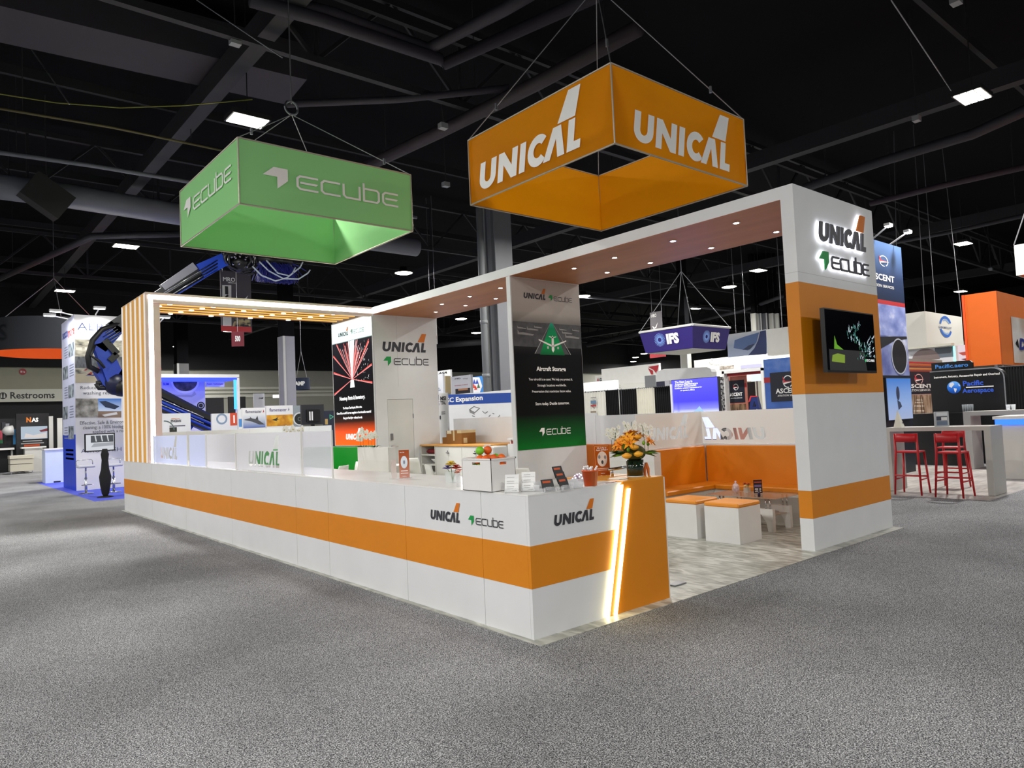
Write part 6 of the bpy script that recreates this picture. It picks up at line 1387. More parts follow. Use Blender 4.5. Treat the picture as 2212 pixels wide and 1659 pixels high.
a0, b0 = on(plx, 1442, 742); a1, _ = on(plx, 1469, 739); lettersP(plx, 'IFS', a0, a1, b0, INKW, t, h=on(plx, 1442, 722)[1]-b0, bold=.06, lift=lo_)
a, b = on(plx, 1426, 734); star(plx, a, b, on(plx, 1438, 734)[0]-a, t, lo_)
ply = Pl(bot[0], (1, 0, 0), (P-bot[0]) - V(((P-bot[0]).x, 0, 0)))
a0, b0 = on(ply, 1533, 737); a1, _ = on(ply, 1552.5, 737); lettersP(ply, 'IFS', a0, a1, b0, INKW, t, h=on(ply, 1533, 718)[1]-b0, bold=.06, lift=lo_)
a, b = on(ply, 1525, 727); star(ply, a, b, on(ply, 1533, 727)[0]-a, t, lo_)
# aisle banner 800
pmx = PX(30.0)
t = bgthing('aisle_banner', 'grey hanging aisle banner reading MRO above the purple sign, with red 800 foot', 'banner', pmx, pmx.rect(1406, 1431, 673, 771), M('6a666a', .6), .04, 'banner_sheet')
letters(pmx, 'MRO', 1407, 1418, 686, INKW, t, vT=679, bold=.03); prn(pmx, ((1409, 704), (1415, 708), (1421, 696), (1418, 708), (1412, 711)), INKW, t, .006, 'aeroplane_print')
r = pmx.rect(1405, 1438, 758, 772); MB().pbox(pmx, r[0], r[1], r[2], r[3], 0, .06).build('number_foot', M('a83038', .6), t); letters(pmx, '800', 1414, 1428, 765, INKW, t, vT=757, bold=.05, lift=.066)
for u in (1408, 1429): q = onX(u, 674, 30); MB().cyl(q, (q.x, q.y, 11.6), .012, n=5).build('hanging_cable', CABLE, t)
# ---- red triangle wall and white booths
pd_ = PX(36.0)
t = bgthing('exhibit_wall', 'large white exhibit wall with a red triangular emblem', 'exhibit wall', pd_, pd_.rect(1300, 1425, 791, None), M('ecece6', .7), .2, 'wall_board')
prn(pd_, ((1400, 792.5), (1423.5, 788.5), (1419, 808), (1412, 799)), M('b01828'), t, .02, 'red_emblem'); prn(pd_, ((1400, 795), (1411, 801), (1411.5, 809), (1407, 809)), M('b01828'), t, .02, 'red_emblem')
pw = PX(30.0); t = bgthing('white_booth', 'plain white booth header over pale curtains', 'booth', pw, pw.rect(1255, 1330, 824, 845), M('f0f2f2', .6), .3, 'booth_header')
for u in (1262, 1328): r = pw.rect(u, u+2, 845, None); MB().pbox(pw, r[0], r[1], r[2], r[3], -.3, -.1).build('booth_post', STEEL, t)
pw2 = PX(38.0); t = bgthing('small_wall_sign', 'small white sign with red and black AGS lettering', 'sign', pw2, pw2.rect(1287, 1304, 812, None), M('dcdcd8'), .1, 'sign_board'); letters(pw2, 'A', 1289, 1294, 824, M('a01c1c'), t, vT=817, bold=.05, shx=.2); letters(pw2, 'GS', 1294.5, 1302.5, 823, M('16161a'), t, vT=817, bold=.05, shx=.2)
pw3 = PX(34.0); t = thing('slatted_header', 'white wall header with two dark slots above the curtains', 'wall header', tuple(onX(1362, 840, 34)))
for v0, v1 in ((827.5, 830.5), (831.5, 835), (836, 840)): r = pw3.rect(1333, 1393, v0, v1); MB().pbox(pw3, r[0], r[1], r[2], r[3], -.1, 0).build('header_slat', M('dcdcd4', .6), t)
for a in (r[0]+.05, r[1]-.15): MB().pbox(pw3, a, a+.1, -.006, pw3.px(1360, 828)[1], -.2, -.1).build('header_post', M('dcdcd4', .6), t)
pw4 = PX(27.0); t = bgthing('exhibit_backdrop', 'plain grey square panel next to the red emblem wall', 'panel', pw4, pw4.rect(1393, 1416.5, 811, 838), M('85878a', .5), .05); r = pw4.rect(1410, 1416, 838, None); MB().pbox(pw4, r[0]+.1, r[0]+.16, r[2], r[3], -.05, 0).build('panel_post', STEEL, t)
pw5 = PX(25.0)
t = thing('white_arch_booth', 'white booth with rounded roof corner behind the blue screen', 'booth', tuple(onX(1480, 840, 25)))
pts = [pw5.px(a, b) for a, b in ((1418, 838), (1418, 803), (1434, 797), (1528, 793), (1534, 796), (1537, 803), (1538, 838))]
MB().flat(pw5, ccw([P1(*pts)]), 0, .4).build('arch_roof', M('f2f3f2', .5), t)
rp4(pw5, 1418, 1439, 824, 836, M('2a2e48'), t, .01, 'dark_window'); r = pw5.rect(1440, 1450, 822, None); MB().pbox(pw5, r[0], r[1], r[2], r[3], 0, .1).build('booth_post', M('d8d8e0'), t)
# curtains
def curtain(uL, uR, vT, X, col, label, pleats=10, amp=.05):
    pl = PX(X); a0, a1, b0, b1 = pl.rect(uL, uR, vT, None); n = pleats*6; vs = []
    for j in range(3):
        z = b0+(b1-b0)*j/2
        for i in range(n+1): vs.append(pl.pt(a0+(a1-a0)*i/n, z, amp*math.sin(2*math.pi*pleats*i/n)*(1.15-.2*j)))
    fs = [(j*(n+1)+i, j*(n+1)+i+1, (j+1)*(n+1)+i+1, (j+1)*(n+1)+i) for j in range(2) for i in range(n)]
    c = pl.pt((a0+a1)/2, b0); t = thing('drape_curtain', label, 'curtain', (c.x, c.y, b0))
    MB().add(vs, fs).build('curtain_cloth', M(col, .9), t, True)
    MB().cyl(pl.pt(a0, b1, -.02), pl.pt(a1, b1, -.02), .025, n=6).build('curtain_rail', STEEL, t)
    for a in (a0+.08, a1-.08): MB().cyl(pl.pt(a, b0, -.05), pl.pt(a, b1+.05, -.05), .025, n=6).build('curtain_post', STEEL, t)
    return t, pl
XC = 22.0
t, pl = curtain(1262, 1309, 846, XC, 'eceadf', 'pale curtain with a small hanging leaflet beside the poster partition', 8)
for v0, v1, c in ((858, 859.5, '8a8a8a'), (865, 872, '6a86a0'), (874.5, 878, 'b03038'), (888, 897, '8a7a60')): rp4(pl, 1279, 1291, v0, v1, M(c), t, .1, 'leaflet_print')
curtain(1309.5, 1337, 843, XC, '08080a', 'black curtain beside the pale leaflet curtain', 8); curtain(1339, 1376, 841, XC, '0a0a0c', 'black curtain between two white posts', 8)
curtain(1377, 1414, 838, XC, 'eeebdc', 'pale pleated curtain between two black curtains', 8, .08); curtain(1415, 1453, 835, XC, '09090b', 'black curtain next to the big blue screen', 9)
# blue screen
pbs = PX(18.0)
r = pbs.rect(1451, 1552, 817, None)
t = bgthing('led_wall', 'glowing bright blue screen wall with white text and a pale mountain', 'screen', pbs, (r[0], r[1], r[2], r[3]), M('24242c'), .15, 'screen_casing')
z0, z1 = pbs.px(1500, 893)[1], r[3]
prnP(pbs, [(r[0]+.02, .6), (r[1]-.02, .6), (r[1]-.02, r[3]-.02), (r[0]+.02, r[3]-.02)], GRAD(z0, z1, [(0, 'b8c0ff'), (.14, '6a6cf4'), (.35, '3c38ee'), (1, '4a48fa')], .3, 1.0, 'lit_screen'), t, .004, 'screen')
WS = EM('ffffff', 1.2, 'screen_text')
for s_, u0, u1, vb, vt in (('The Next Leap in', 1458, 1496, 828.5, 823.5), ('Aviation Maintenance', 1458, 1508, 833, 829), ('IFS Cloud + IFS EmpowerMX', 1458, 1505, 837, 833.5), ('Redefining aviation maintenance for', 1458, 1517, 841, 838), ('air operators, MROs', 1470, 1501, 845, 842)):
    letters(pbs, s_, u0, u1, vb, WS, t, vT=vt, bold=.03, lift=.008)
prn(pbs, ((1494, 893), (1508, 881), (1511, 877), (1516, 883), (1524, 893)), EM('a8d0f8', 1.0, 'lit_mountain'), t, .008, 'mountain_print')
r2 = pbs.rect(1440, 1450, 838, None); t = bgthing('screen_support', 'white perforated upright beside the blue screen wall', 'support post', pbs, (pbs.px(1463, 860)[0], pbs.px(1467, 860)[0], -.006, pbs.px(1465, 830)[1]), M('d8d8e4'), .05, 'upright'); t.location.x -= .4
pst = PX(19.0); t = bgthing('patterned_banner', 'narrow black and white patterned banner beside the blue screen', 'banner', pst, pst.rect(1552, 1563, 814, None), NOISE([(.45, '1c1c1e'), (.55, 'a8a8a8')], 3, 3, (1, 4, 4), name='print'), .05, 'banner_sheet')
# ---- white hall booth with glowing text, hanging aeroplane banner
pg1 = PX(33.0)
t = bgthing('white_booth', 'long white booth wall with glowing white lettering', 'booth', pg1, pg1.rect(1500, 1720, 767, None), M('eeeee6', .6), .3, 'booth_wall')
a, b = pg1.px(1538, 780); ring(pg1, a, b, .16, .10, EM('ffffff', 1.6, 'glow_letters'), t, .02); letters(pg1, 'BEYOND', 1542, 1568, 783, EM('ffffff', 1.6, 'glow_letters'), t, vT=776, bold=.05, lift=.02); letters(pg1, 'Aero & Orbis Service', 1542, 1597, 788, EM('ffffff', 1.6, 'glow_letters'), t, vT=782, bold=.05, lift=.02)
rp4(pg1, 1555, 1586, 790, 797, NOISE([(.4, '6a5a4a'), (.6, 'd0cac0')], 2, 3, name='print'), t, .02, 'photo_print'); rp4(pg1, 1600, 1646, 787, 795, EM('e4e0ff', .9, 'lit_header'), t, .02, 'lit_header_print')
pg2 = PX(28.0)
t = bgthing('hanging_banner', 'hanging banner with a blue grey aeroplane wing photograph and dark edge', 'banner', pg2, pg2.rect(1571, 1656, 717, 768), GRAD(pg2.px(1610, 768)[1], pg2.px(1610, 717)[1], [(0, 'a8b4cc'), (.5, '9aa4b8'), (1, 'c4c8cc')]), .05, 'banner_sheet')
prn(pg2, ((1585, 752), (1587, 735), (1612, 726), (1640, 718), (1634, 740), (1616, 757)), M('4a6290'), t, .01, 'wing_print'); prn(pg2, ((1604, 756), (1618, 746), (1632, 742), (1620, 755)), M('24304e'), t, .015, 'wing_print')
prn(pg2, ((1642, 716), (1656, 713), (1656, 765), (1616, 768), (1630, 752), (1638, 735)), M('1c2a5a'), t, .012, 'dark_edge_print')
for u in (1590, 1611): q = onX(u, 719, 28); MB().cyl(q, (q.x, q.y, 11.6), .015, n=5).build('hanging_cable', CABLE, t)
pg3 = PX(27.5); t = bgthing('hanging_beam', 'white hanging fascia beam behind the portal tower', 'hanging sign', pg3, pg3.rect(1656, 1730, 707, 765), M('eeeee6', .6), .5, 'fascia_board')
q = onX(1690, 709, 27.5); MB().cyl(q, (q.x, q.y, 11.6), .02, n=5).build('hanging_cable', CABLE, t)
for i, (u0, u1, col) in enumerate(((1630, 1643, 'b9b9ae'), (1645, 1653, '6a6c70'), (1653, 1667, '4a4c52'), (1668, 1680, 'a8a8a0'), (1682, 1690, 'b4b4aa'))): column(u0, u1, 676, 46, col, ('pale slim column behind the hanging aeroplane banner', 'grey slim column beside the pale one', 'dark column between pale columns', 'pale column right of the dark column', 'thin pale column near the portal tower edge')[i])
column(1473, 1494, 762, 42, 'a4a49a', 'pale column behind the purple hanging sign')
# ---- Ascent stands
NAV = M('0c1226', .5); REDB = M('b8242c', .5)
def ascent(pl, par, u0, u1, vc, lift=.006, txt=True, s='ASCENT', em=True, h=1.0):
    pass
pq1 = PX(20.0)
t = thing('portal_stand', 'white portal frame with red top and a small ASCENT banner', 'stand', tuple(onX(1600, 890, 20)))
r = pq1.rect(1560, 1650, 798, None)
for a0, a1, b0, b1, nm in ((r[0], r[0]+.1, r[2], r[3], 'frame_post'), (r[1]-.1, r[1], r[2], r[3], 'frame_post'), (r[0], r[1], r[3]-.1, r[3], 'frame_beam')): MB().pbox(pq1, a0, a1, b0, b1, -.3, 0).build(nm, WHITE2, t)
MB().pbox(pq1, r[0]+.1, r[1]-.1, r[3]-.2, r[3]-.1, -.25, -.2).build('red_header', M('a82024'), t)
pq2 = PX(20.5); r = pq2.rect(1563, 1613, 806, None); board('back_panel', pq2, r, M('b8705e', .6), t, .05); rp4(pq2, 1565, 1613, 829, 838, REDB, t, .005, 'red_band'); rp4(pq2, 1571, 1609, 821.5, 870, NAV, t, .01, 'navy_square')
def asc_logo(pl, u, v, ru, par, lift, col='ffffff'):
    a, b = pl.px(u, v); rr_ = abs(pl.px(u+ru, v)[0]-a); rv = abs(pl.px(u, v-ru*1.25)[1]-b); k = rr_/rv
    ring(pl, a, b, rv, rv*.84, M(col), par, lift, sx=k, a0=-60, a1=280); prnP(pl, [(a-rr_*1.0, b+rv*.9), (a-rr_*.5, b+rv*.1), (a+rr_*1.05, b+rv*.02), (a-rr_*.9, b-rv*.25)], M('d0283a'), par, lift+.003, 'red_wing_emblem'); prnP(pl, [(a-rr_*.8, b-rv*.45), (a+rr_*1.3, b), (a-rr_*.75, b-rv*.12)], INKW, par, lift+.004, 'white_wing_emblem')
asc_logo(pq2, 1590, 836, 5.5, t, .015); letters(pq2, 'ASCENT', 1577, 1604.5, 856, INKW, t, vT=849, bold=.03, lift=.015); letters(pq2, 'AVIATION SERVICES', 1579, 1604, 861.5, INKW, t, vT=859.5, lift=.015)
rp4(pq2, 1572, 1612, 873, 890, NOISE([(.3, '3a2818'), (.7, 'a08060')], 3, 5, (1, 6, 1), name='print'), t, .01, 'track_print')
pq3 = PX(21.5); t = bgthing('lit_display', 'bright white lit display panel inside the portal frame', 'screen', pq3, pq3.rect(1622, 1652, 803, 823), EM('e4f0ff', 1.1, 'lit_panel'), .05, 'lit_panel'); r = pq3.rect(1635, 1637, 823, None); MB().pbox(pq3, r[0], r[1], r[2], r[3], -.05, 0).build('panel_post', STEEL, t)
t = bgthing('exhibit_backdrop', 'small black panel behind the big letter A', 'panel', pq3, pq3.rect(1614, 1631, 825, None), BLACK, .05); t = bgthing('exhibit_backdrop', 'pale cream wall panel behind the letter A', 'panel', PX(24.0), PX(24.0).rect(1600, 1660, 822, None), M('c8c6b4', .6), .1)
pq4 = PX(19.0); t = thing('letter_sign', 'large navy and red letter A standing on the floor', 'letter', tuple(onX(1627, 886, 19)))
P_ = [pq4.px(a, b) for a, b in ((1614, 920), (1622, 920), (1625, 880), (1635, 880), (1642, 920), (1650, 920), (1634, 857), (1622, 857))]
MB().flat(pq4, ccw([P1(P_[0], P_[1], P_[2], pq4.px(1629, 866), P_[7]), P1(P_[7], pq4.px(1629, 866), P_[3], P_[4], P_[5], P_[6])]), 0, .15).build('letter_body', M('14286a', .5), t); prn(pq4, ((1621, 866), (1616, 870), (1621, 855), (1636, 855), (1636, 857), (1623, 858)), M('c8303a'), t, .01, 'red_edge', .02)
prn(pq4, ((1624, 884), (1638, 883), (1637, 878), (1624, 879)), M('14286a'), t, .002, 'crossbar')
r = (min(p[0] for p in P_), max(p[0] for p in P_)); MB().pbox(pq4, r[0], r[1], -.006, P_[0][1], -.2, .0).build('plinth', M('c8c8c4'), t)
pq5 = PX(15.5)
t = bgthing('exhibit_wall', 'sky blue ASCENT exhibit wall with a navy square behind the portal tower', 'exhibit wall', pq5, pq5.rect(1650, 1790, 770, None), NOISE([(.3, '3a62b8'), (.55, '4a78d0'), (.75, '8aa8e0')], 1.2, 4, name='print'), .15, 'wall_board')
rp4(pq5, 1664.5, 1730, 803, 867, NAV, t, .004, 'navy_square'); rp4(pq5, 1650.5, 1664, 815.5, 827, REDB, t, .004, 'red_band'); asc_logo(pq5, 1702, 824, 11, t, .008); letters(pq5, 'ASCENT', 1676, 1730, 850, INKW, t, vT=840, vB2=847, bold=.03, lift=.008); letters(pq5, 'AVIATION SERVICES', 1680, 1728, 857, INKW, t, vT=853, bold=.01, lift=.008)
# ================================================================== right background
yT = 2.7; pT = PY(yT)
t = thing('exhibit_tower', 'tall navy ASCENT tower with sky and jet engine prints', 'exhibit tower', tuple(V((11.2, yT, -.006))))
x0 = onY(1880, 700, yT).x; x1 = onY(1957, 700, yT).x; zT = onY(1890, 521, yT).z
zz = [onY(1920, v, yT).z for v in (527, 650, 659, 725, 811, 908)]
zT = zz[0]
MB().box((x0, yT, -.006), (x1, yT+.9, zT)).build('tower_body', M('0e1524', .5), t)
def tb(z0, z1, mat, nm): MB().box((x0, yT-.004, z0), (x1+.003, yT-.001, z1)).build(nm, mat, t)
tb(zz[1], zz[0]-.005, GRAD(zz[1], zz[0], [(0, '1c2a44'), (.4, '24365c'), (1, '5a7cb0')]), 'navy_print'); tb(zz[2], zz[1], REDB, 'red_band')
CLOUD = NOISE([(.35, '6878b8'), (.55, '98a4d8'), (.7, 'e0e4f4')], 1.6, 5, (1, 1, 1.6), name='print')
tb(zz[3], zz[2], CLOUD, 'sky_print'); tb(zz[4], zz[3], NOISE([(.35, '5a64a0'), (.55, '8a94c4'), (.7, 'd0d4e8')], 1.8, 5, name='print'), 'sky_print')
prn(pT, ((1885, 727), (1958, 727), (1958, 732), (1930, 737), (1890, 760), (1885, 775)), M('20242c'), t, .008, 'wing_print')
a, b = pT.px(1942, 770); ra = pT.px(1957, 770)[0]-a; rbv = b-pT.px(1942, 806)[1]
MB().flat(pT, ccw([P1(*arc(a, b, ra, rbv, 0, 345, 23))]), .010).build('engine_print', M('16181c'), t); MB().flat(pT, ccw([band(arc(a, b, ra*1.12, rbv*1.08, 0, 360, 28), arc(a, b, ra, rbv, 0, 360, 28))]), .012).build('engine_lip_print', M('b8bcc8'), t)
asc_logo(pT, 1908, 564, 9.5, t, .008); letters(pT, 'ASCENT', 1880, 1931.5, 603, INKW, t, vT=590, vB2=608, bold=.03, lift=.008); letters(pT, 'AVIATION SERVICES', 1876, 1930.5, 618, INKW, t, vT=612, vB2=622, bold=.01, lift=.008)
for (ub, vb), (ut, vt) in (((1885, 516), (1919, 487)), ((1920, 530), (1961, 501))):
    q0 = onY(ub, vb, yT+.1); q1 = onY(ut, vt, yT-.3); MB().tube([q0, q1], .02, 6).build('lamp_arm', M('d8d8d8', .4), t); MB().box(q1-V((.1, .06, .02)), q1+V((.1, .06, .04))).build('lamp_head', M('d0d0d0'), t); MB().box(q1-V((.09, .05, .03)), q1+V((.09, .05, -.021))).build('lamp_lens', EM('ffffff', 25, 'arm_lamp_glow2'), t)
r = pT.rect(1909, 1963, 816, 908)
tvv = thing('wall_television', 'television with a hazy jet engine picture on the navy ASCENT tower', 'television', tuple(pT.pt((r[0]+r[1])/2, r[2], .1)))
MB().pbox(pT, r[0], r[1], r[2], r[3], .012, .07).build('casing', M('20242c'), tvv); MB().flat(pT, [P1((r[0]+.02, r[2]+.02), (r[1]-.02, r[2]+.02), (r[1]-.02, r[3]-.02), (r[0]+.02, r[3]-.02))], .073).build('screen', GRAD(r[2], r[3], [(0, '9aa8c8'), (.4, '86a0cc'), (1, '3a70bc')], .3, .42, 'lit_screen'), tvv)
a, b = pT.px(1932, 850); MB().flat(pT, ccw([P1(*arc(a, b, .09, .16, 0, 345, 20))]), .076).build('engine_picture', EM('40486a', .4, 'lit_engine'), tvv); MB().flat(pT, ccw([P1((a-.06, b-.15), (a+.1, b-.2), (a+.18, b-.3), (a-.02, b-.38))]), .076).build('engine_picture', EM('4a5878', .4, 'lit_engine2'), tvv)
# rail track wall
yK = 4.3; pK = PY(yK)
t = bgthing('exhibit_wall', 'sepia rail track ASCENT exhibit wall with red top stripes', 'exhibit wall', pK, pK.rect(1945, 2037, 776, None), M('8e8c84', .6), .1, 'wall_board')
zk0, zk1 = pK.px(1995, 960)[1], pK.px(1995, 851)[1]
rp4(pK, 1945, 2034, 853, 1000, NOISE([(.3, '6a4c38'), (.5, 'a08468'), (.7, 'd0b8a0')], 4, 6, (1, 1, .5), name='print'), t, .004, 'photo_print'); rp4(pK, 1945, 2034, 803, 853, M('c09a90'), t, .004, 'photo_print')
for k in range(5): rp4(pK, 1945, 2034, 782+4.4*k, 785+4.4*k, M(('c8242c', 'd8641c', '8a2a1c', 'e08a3a', 'a0301c')[k]), t, .005, 'red_stripe')
rp4(pK, 1950, 2020, 803, 851, NAV, t, .008, 'navy_square'); rp4(pK, 2020, 2033, 807, 817, REDB, t, .008, 'red_band'); asc_logo(pK, 1984, 819, 9, t, .012, 'e0b0a8'); letters(pK, 'ASCENT', 1956, 2013, 838, INKW, t, vT=830, bold=.03, lift=.012); letters(pK, 'AVIATION SERVICES', 1955, 2009, 846, INKW, t, vT=841, bold=.01, lift=.012)
for s_ in (-1, 1):
    for k, w_ in ((1.0, 2), (1.9, 1.2)): prn(pK, ((1987+s_*12*k-w_, 970), (1987+s_*12*k+w_, 970), (1983+s_*4*k+.5, 853), (1983+s_*4*k-.5, 853)), M('5a4434'), t, .009, 'rail_print')
for k in range(9): v = 862+k*k*1.5; w_ = 6+k*1.6; prn(pK, ((1985-w_, v), (1985+w_, v), (1985+w_, v+2+k*.35), (1985-w_, v+2+k*.35)), M('d8c8b4'), t, .008, 'sleeper_print')
# Pacific Aerospace
xP = 17.0; pP = PX(xP)
t = thing('popup_wall', 'black rounded display wall reading Pacific Aerospace with a blue globe', 'display', tuple(onX(2100, 905, xP)))
r = pP.rect(2010, 2170, 798, None); rc = .25
pts = [(r[0], r[2]), (r[1], r[2]), (r[1], r[3]-rc)] + arc(r[1]-rc, r[3]-rc, rc, rc, 0, 90, 6)[1:] + [(r[0], r[3])]
MB().flat(pP, ccw([P1(*pts)]), 0, .3).build('black_board', M('0a0c0e', .4), t); MB().flat(pP, [stroke([(r[0], r[3])] + arc(r[1]-rc, r[3]-rc, rc, rc, 90, 0, 6) + [(r[1], r[2])], .03)], .004).build('edge_line', M('7a7c80'), t)
r2 = pP.rect(2010, 2099, 781, 802); MB().flat(pP, ccw([P1((r2[0], r2[2]), (r2[1], r2[2]), (r2[1], r2[3]-.06), (r2[1]-.06, r2[3]), (r2[0], r2[3]))]), -.06, .1).build('top_board', M('07080a', .4), t)
PB = M('2a50b8', .5, em='2a50b8', es=.25); letters(pP, 'Pacific.aero', 2022, 2093, 796, M('3a78c0', .5, em='3a78c0', es=.2), t, vT=788, vB2=792, bold=.02, lift=.05)
letters(pP, 'Instrument, Avionics, Accessories Repair and Overhaul', 2018, 2160, 816.5, INKW, t, vT=812, vB2=810, bold=.02, lift=.006)
letters(pP, 'Pacific', 2080.5, 2124.5, 833.5, PB, t, vT=823, vB2=831.5, bold=.03, lift=.006); letters(pP, 'Aerospace', 2079, 2147, 848.5, PB, t, vT=839, vB2=846, bold=.03, lift=.006)
q = [pP.px(2087, 836.8), pP.px(2146.5, 834)]; MB().flat(pP, [stroke(q, .025)], .006).build('divider_line', INKW, t)
a, b = pP.px(2061, 837); rg = abs(pP.px(2076, 837)[0]-a)
MB().flat(pP, ccw([P1(*arc(a, b, rg, rg, 0, 345, 30))]), .006).build('globe_print', GRAD(b-rg, b+rg, [(0, '123a8a'), (.5, '2a6ac8'), (1, '6aa8e8')], .4, .25), t)
for q in ([(-.6, .7), (-.1, .85), (.1, .5), (-.2, .2), (-.35, -.05), (-.7, .2)], [(-.05, -.1), (.4, -.2), (.3, -.6), (.1, -.85), (.0, -.4)], [(.6, .6), (.9, .3), (.75, .1)]): prnP(pP, [(a+x*rg, b+y*rg) for x, y in q], M('e0e4ec'), t, .009, 'continent_print')
# hanging white box sign, orange booth
P = at(1998, 672, 25); TL = onX(1940, 679, P.x); TR = onY(2077, 678, P.y); zb = at(1998, 748, 25).z
t = thing('fabric_box_sign', 'white hanging box sign with a blue ring emblem reading CHROMALLOY', 'hanging sign', ((P.x+TR.x)/2, (P.y+TL.y)/2, zb))
WF = FABRIC('dcdcd4', .3)
for A_, B_ in (((P.x, P.y), (TR.x, P.y)), ((TR.x, P.y), (TR.x, TL.y)), ((TR.x, TL.y), (P.x, TL.y)), ((P.x, TL.y), (P.x, P.y))): MB().add([(A_[0], A_[1], zb), (B_[0], B_[1], zb), (B_[0], B_[1], P.z), (A_[0], A_[1], P.z)], [(0, 1, 2, 3)]).build('fabric_panel', WF, t)
for A_ in ((P.x, P.y), (TR.x, P.y), (TR.x, TL.y), (P.x, TL.y)): MB().cyl((A_[0], A_[1], P.z), (A_[0]*.75+(P.x+TR.x)/8, A_[1]*.75+(P.y+TL.y)/8, 11.6), .012, n=5).build('hanging_cable', CABLE, t)
pc_ = PY(P.y); a, b = pc_.px(2042, 706); rr_ = pc_.px(2055, 706)[0]-a; rv_ = b-pc_.px(2042, 729)[1]; sx_ = rr_/rv_; CB = M('3a6cc0', .5)
ring(pc_, a, b, rv_, rv_*.76, CB, t, .02, a0=25, a1=165, sx=sx_); ring(pc_, a, b, rv_, rv_*.76, CB, t, .02, a0=195, a1=335, sx=sx_); ring(pc_, a, b, rv_*.7, rv_*.58, M('8ab0e0'), t, .02, a0=30, a1=120, sx=sx_); ring(pc_, a, b, rv_*.7, rv_*.58, M('8ab0e0'), t, .02, a0=210, a1=300, sx=sx_)
letters(pc_, 'CHROMALLOY', 2026.5, 2054.5, 708, M('5a6a8a'), t, vT=703.5, bold=.02, lift=.02)
# orange booth
P = at(2157, 700, 19.5); pO = PX(P.x); pO2 = PY(P.y); ORB = M('d8620c', .6, name='orange_booth')
t = thing('orange_booth', 'large orange booth with a white picture panel and blue letter', 'booth', (P.x, P.y, -.006))
r = pO.rect(2088, 2157, 632, 790); r = (r[0], -P.y, r[2], r[3]); board('side_wall', pO, r, ORB, t, .12); MB().pbox(pO, r[0]-.06, r[0], r[2], r[3], -.12, .03).build('edge_trim', M('e8541c'), t)
xe = onY(2300, 700, P.y).x
MB().box((P.x+.1205, P.y, r[2]), (xe, P.y+.12, r[3])).build('front_wall', M('e0700f', .6), t); MB().box((P.x+.02, P.y+.13, r[2]-.03), (xe, P.y-r[0]+r[1], r[3])).build('inner_wall', ORB, t) if False else None
rp4(pO2, 2187, 2280, 693, 786, NOISE([(.4, 'b8a898'), (.6, 'e4e0dc')], .8, 2, name='print'), t, .01, 'picture_panel'); prn(pO2, ((2192, 742), (2197, 732), (2200, 753)), BLACK, t, .02, 'dark_mark'); letters(pO2, 'D', 2200.5, 2216, 754, M('1c2a8a'), t, vT=732, bold=.06, lift=.02, shx=.2)
for u in (2092, 2150): q = onX(u, 790, P.x-.05); MB().cyl((q.x+.1, q.y, -.006), (q.x+.1, q.y, r[2]), .05, n=8).build('support_post', STEEL, t)
t = thing('fabric_box_sign', 'grey white hanging box sign with orange underside at the edge', 'hanging sign', tuple(at(2205, 596, 17)))
q0 = at(2190, 530, 17); q1 = at(2196, 596, 17); x1_ = onY(2320, 560, q0.y).x
x1_ = q0.x+2.5
MB().box((q0.x, q0.y-3, q1.z), (q0.x+.02, q0.y, q0.z)).build('fabric_panel', M('d4d4ca', .7), t); MB().box((q0.x+.021, q0.y-.02, q1.z), (x1_, q0.y, q0.z)).build('fabric_panel', M('c9c9bf', .7), t); MB().box((q0.x+.03, q0.y-3, q1.z+.01), (x1_, q0.y-.03, q1.z+.03)).build('orange_underside', M('e8641c', .7), t)
MB().cyl((q0.x, q0.y, q0.z), (q0.x+1.2, q0.y-1.2, 9.5), .014, n=5).build('hanging_cable', CABLE, t); MB().cyl((q0.x+1.2, q0.y-1.2, 9.5), (q0.x+1.2, q0.y-1.2, 11.6), .014, n=5).build('hanging_cable', CABLE, t)
# stands between
pS = PX(22.0); t = bgthing('white_stand', 'white stand with a chrome dome lamp picture and turquoise light edge', 'stand', pS, pS.rect(1950, 2066, 752, None), M('e8eaee', .5), .2, 'stand_wall'); rp4(pS, 1950, 2062, 747, 752, M('d8d8c8'), t, .3, 'top_rail', .3)
a, b = pS.px(2000, 778); MB().flat(pS, ccw([P1(*arc(a, b, .42, .38, 0, 180, 16))]), .01).build('dome_print', M('8a7a76', .3, .4), t); rp4(pS, 2020, 2060, 750, 772, M('6a7680'), t, .006, 'grey_print'); rp4(pS, 2060, 2064, 748, 783, EM('7af0f0', 3, 'turquoise_strip'), t, .02, 'light_strip')
pS2 = PX(26.0); t = bgthing('lit_stand', 'bright pink and white lit picture stand beside the orange booth', 'stand', pS2, pS2.rect(2064, 2098, 745, None), EM('ecd8e0', .9, 'lit_print2'), .1, 'lit_panel'); prn(pS2, ((2070, 762), (2096, 758), (2096, 767), (2080, 768)), EM('c8584a', .8, 'lit_print3'), t, .01, 'photo_print'); prn(pS2, ((2076, 776), (2090, 773), (2088, 779)), EM('8a3a3a', .8, 'lit_print4'), t, .01, 'photo_print')
curtain(2160, 2260, 790, 18.5, '0b0b0d', 'black pleated curtain below the orange booth', 16)
for k in range(2): pass
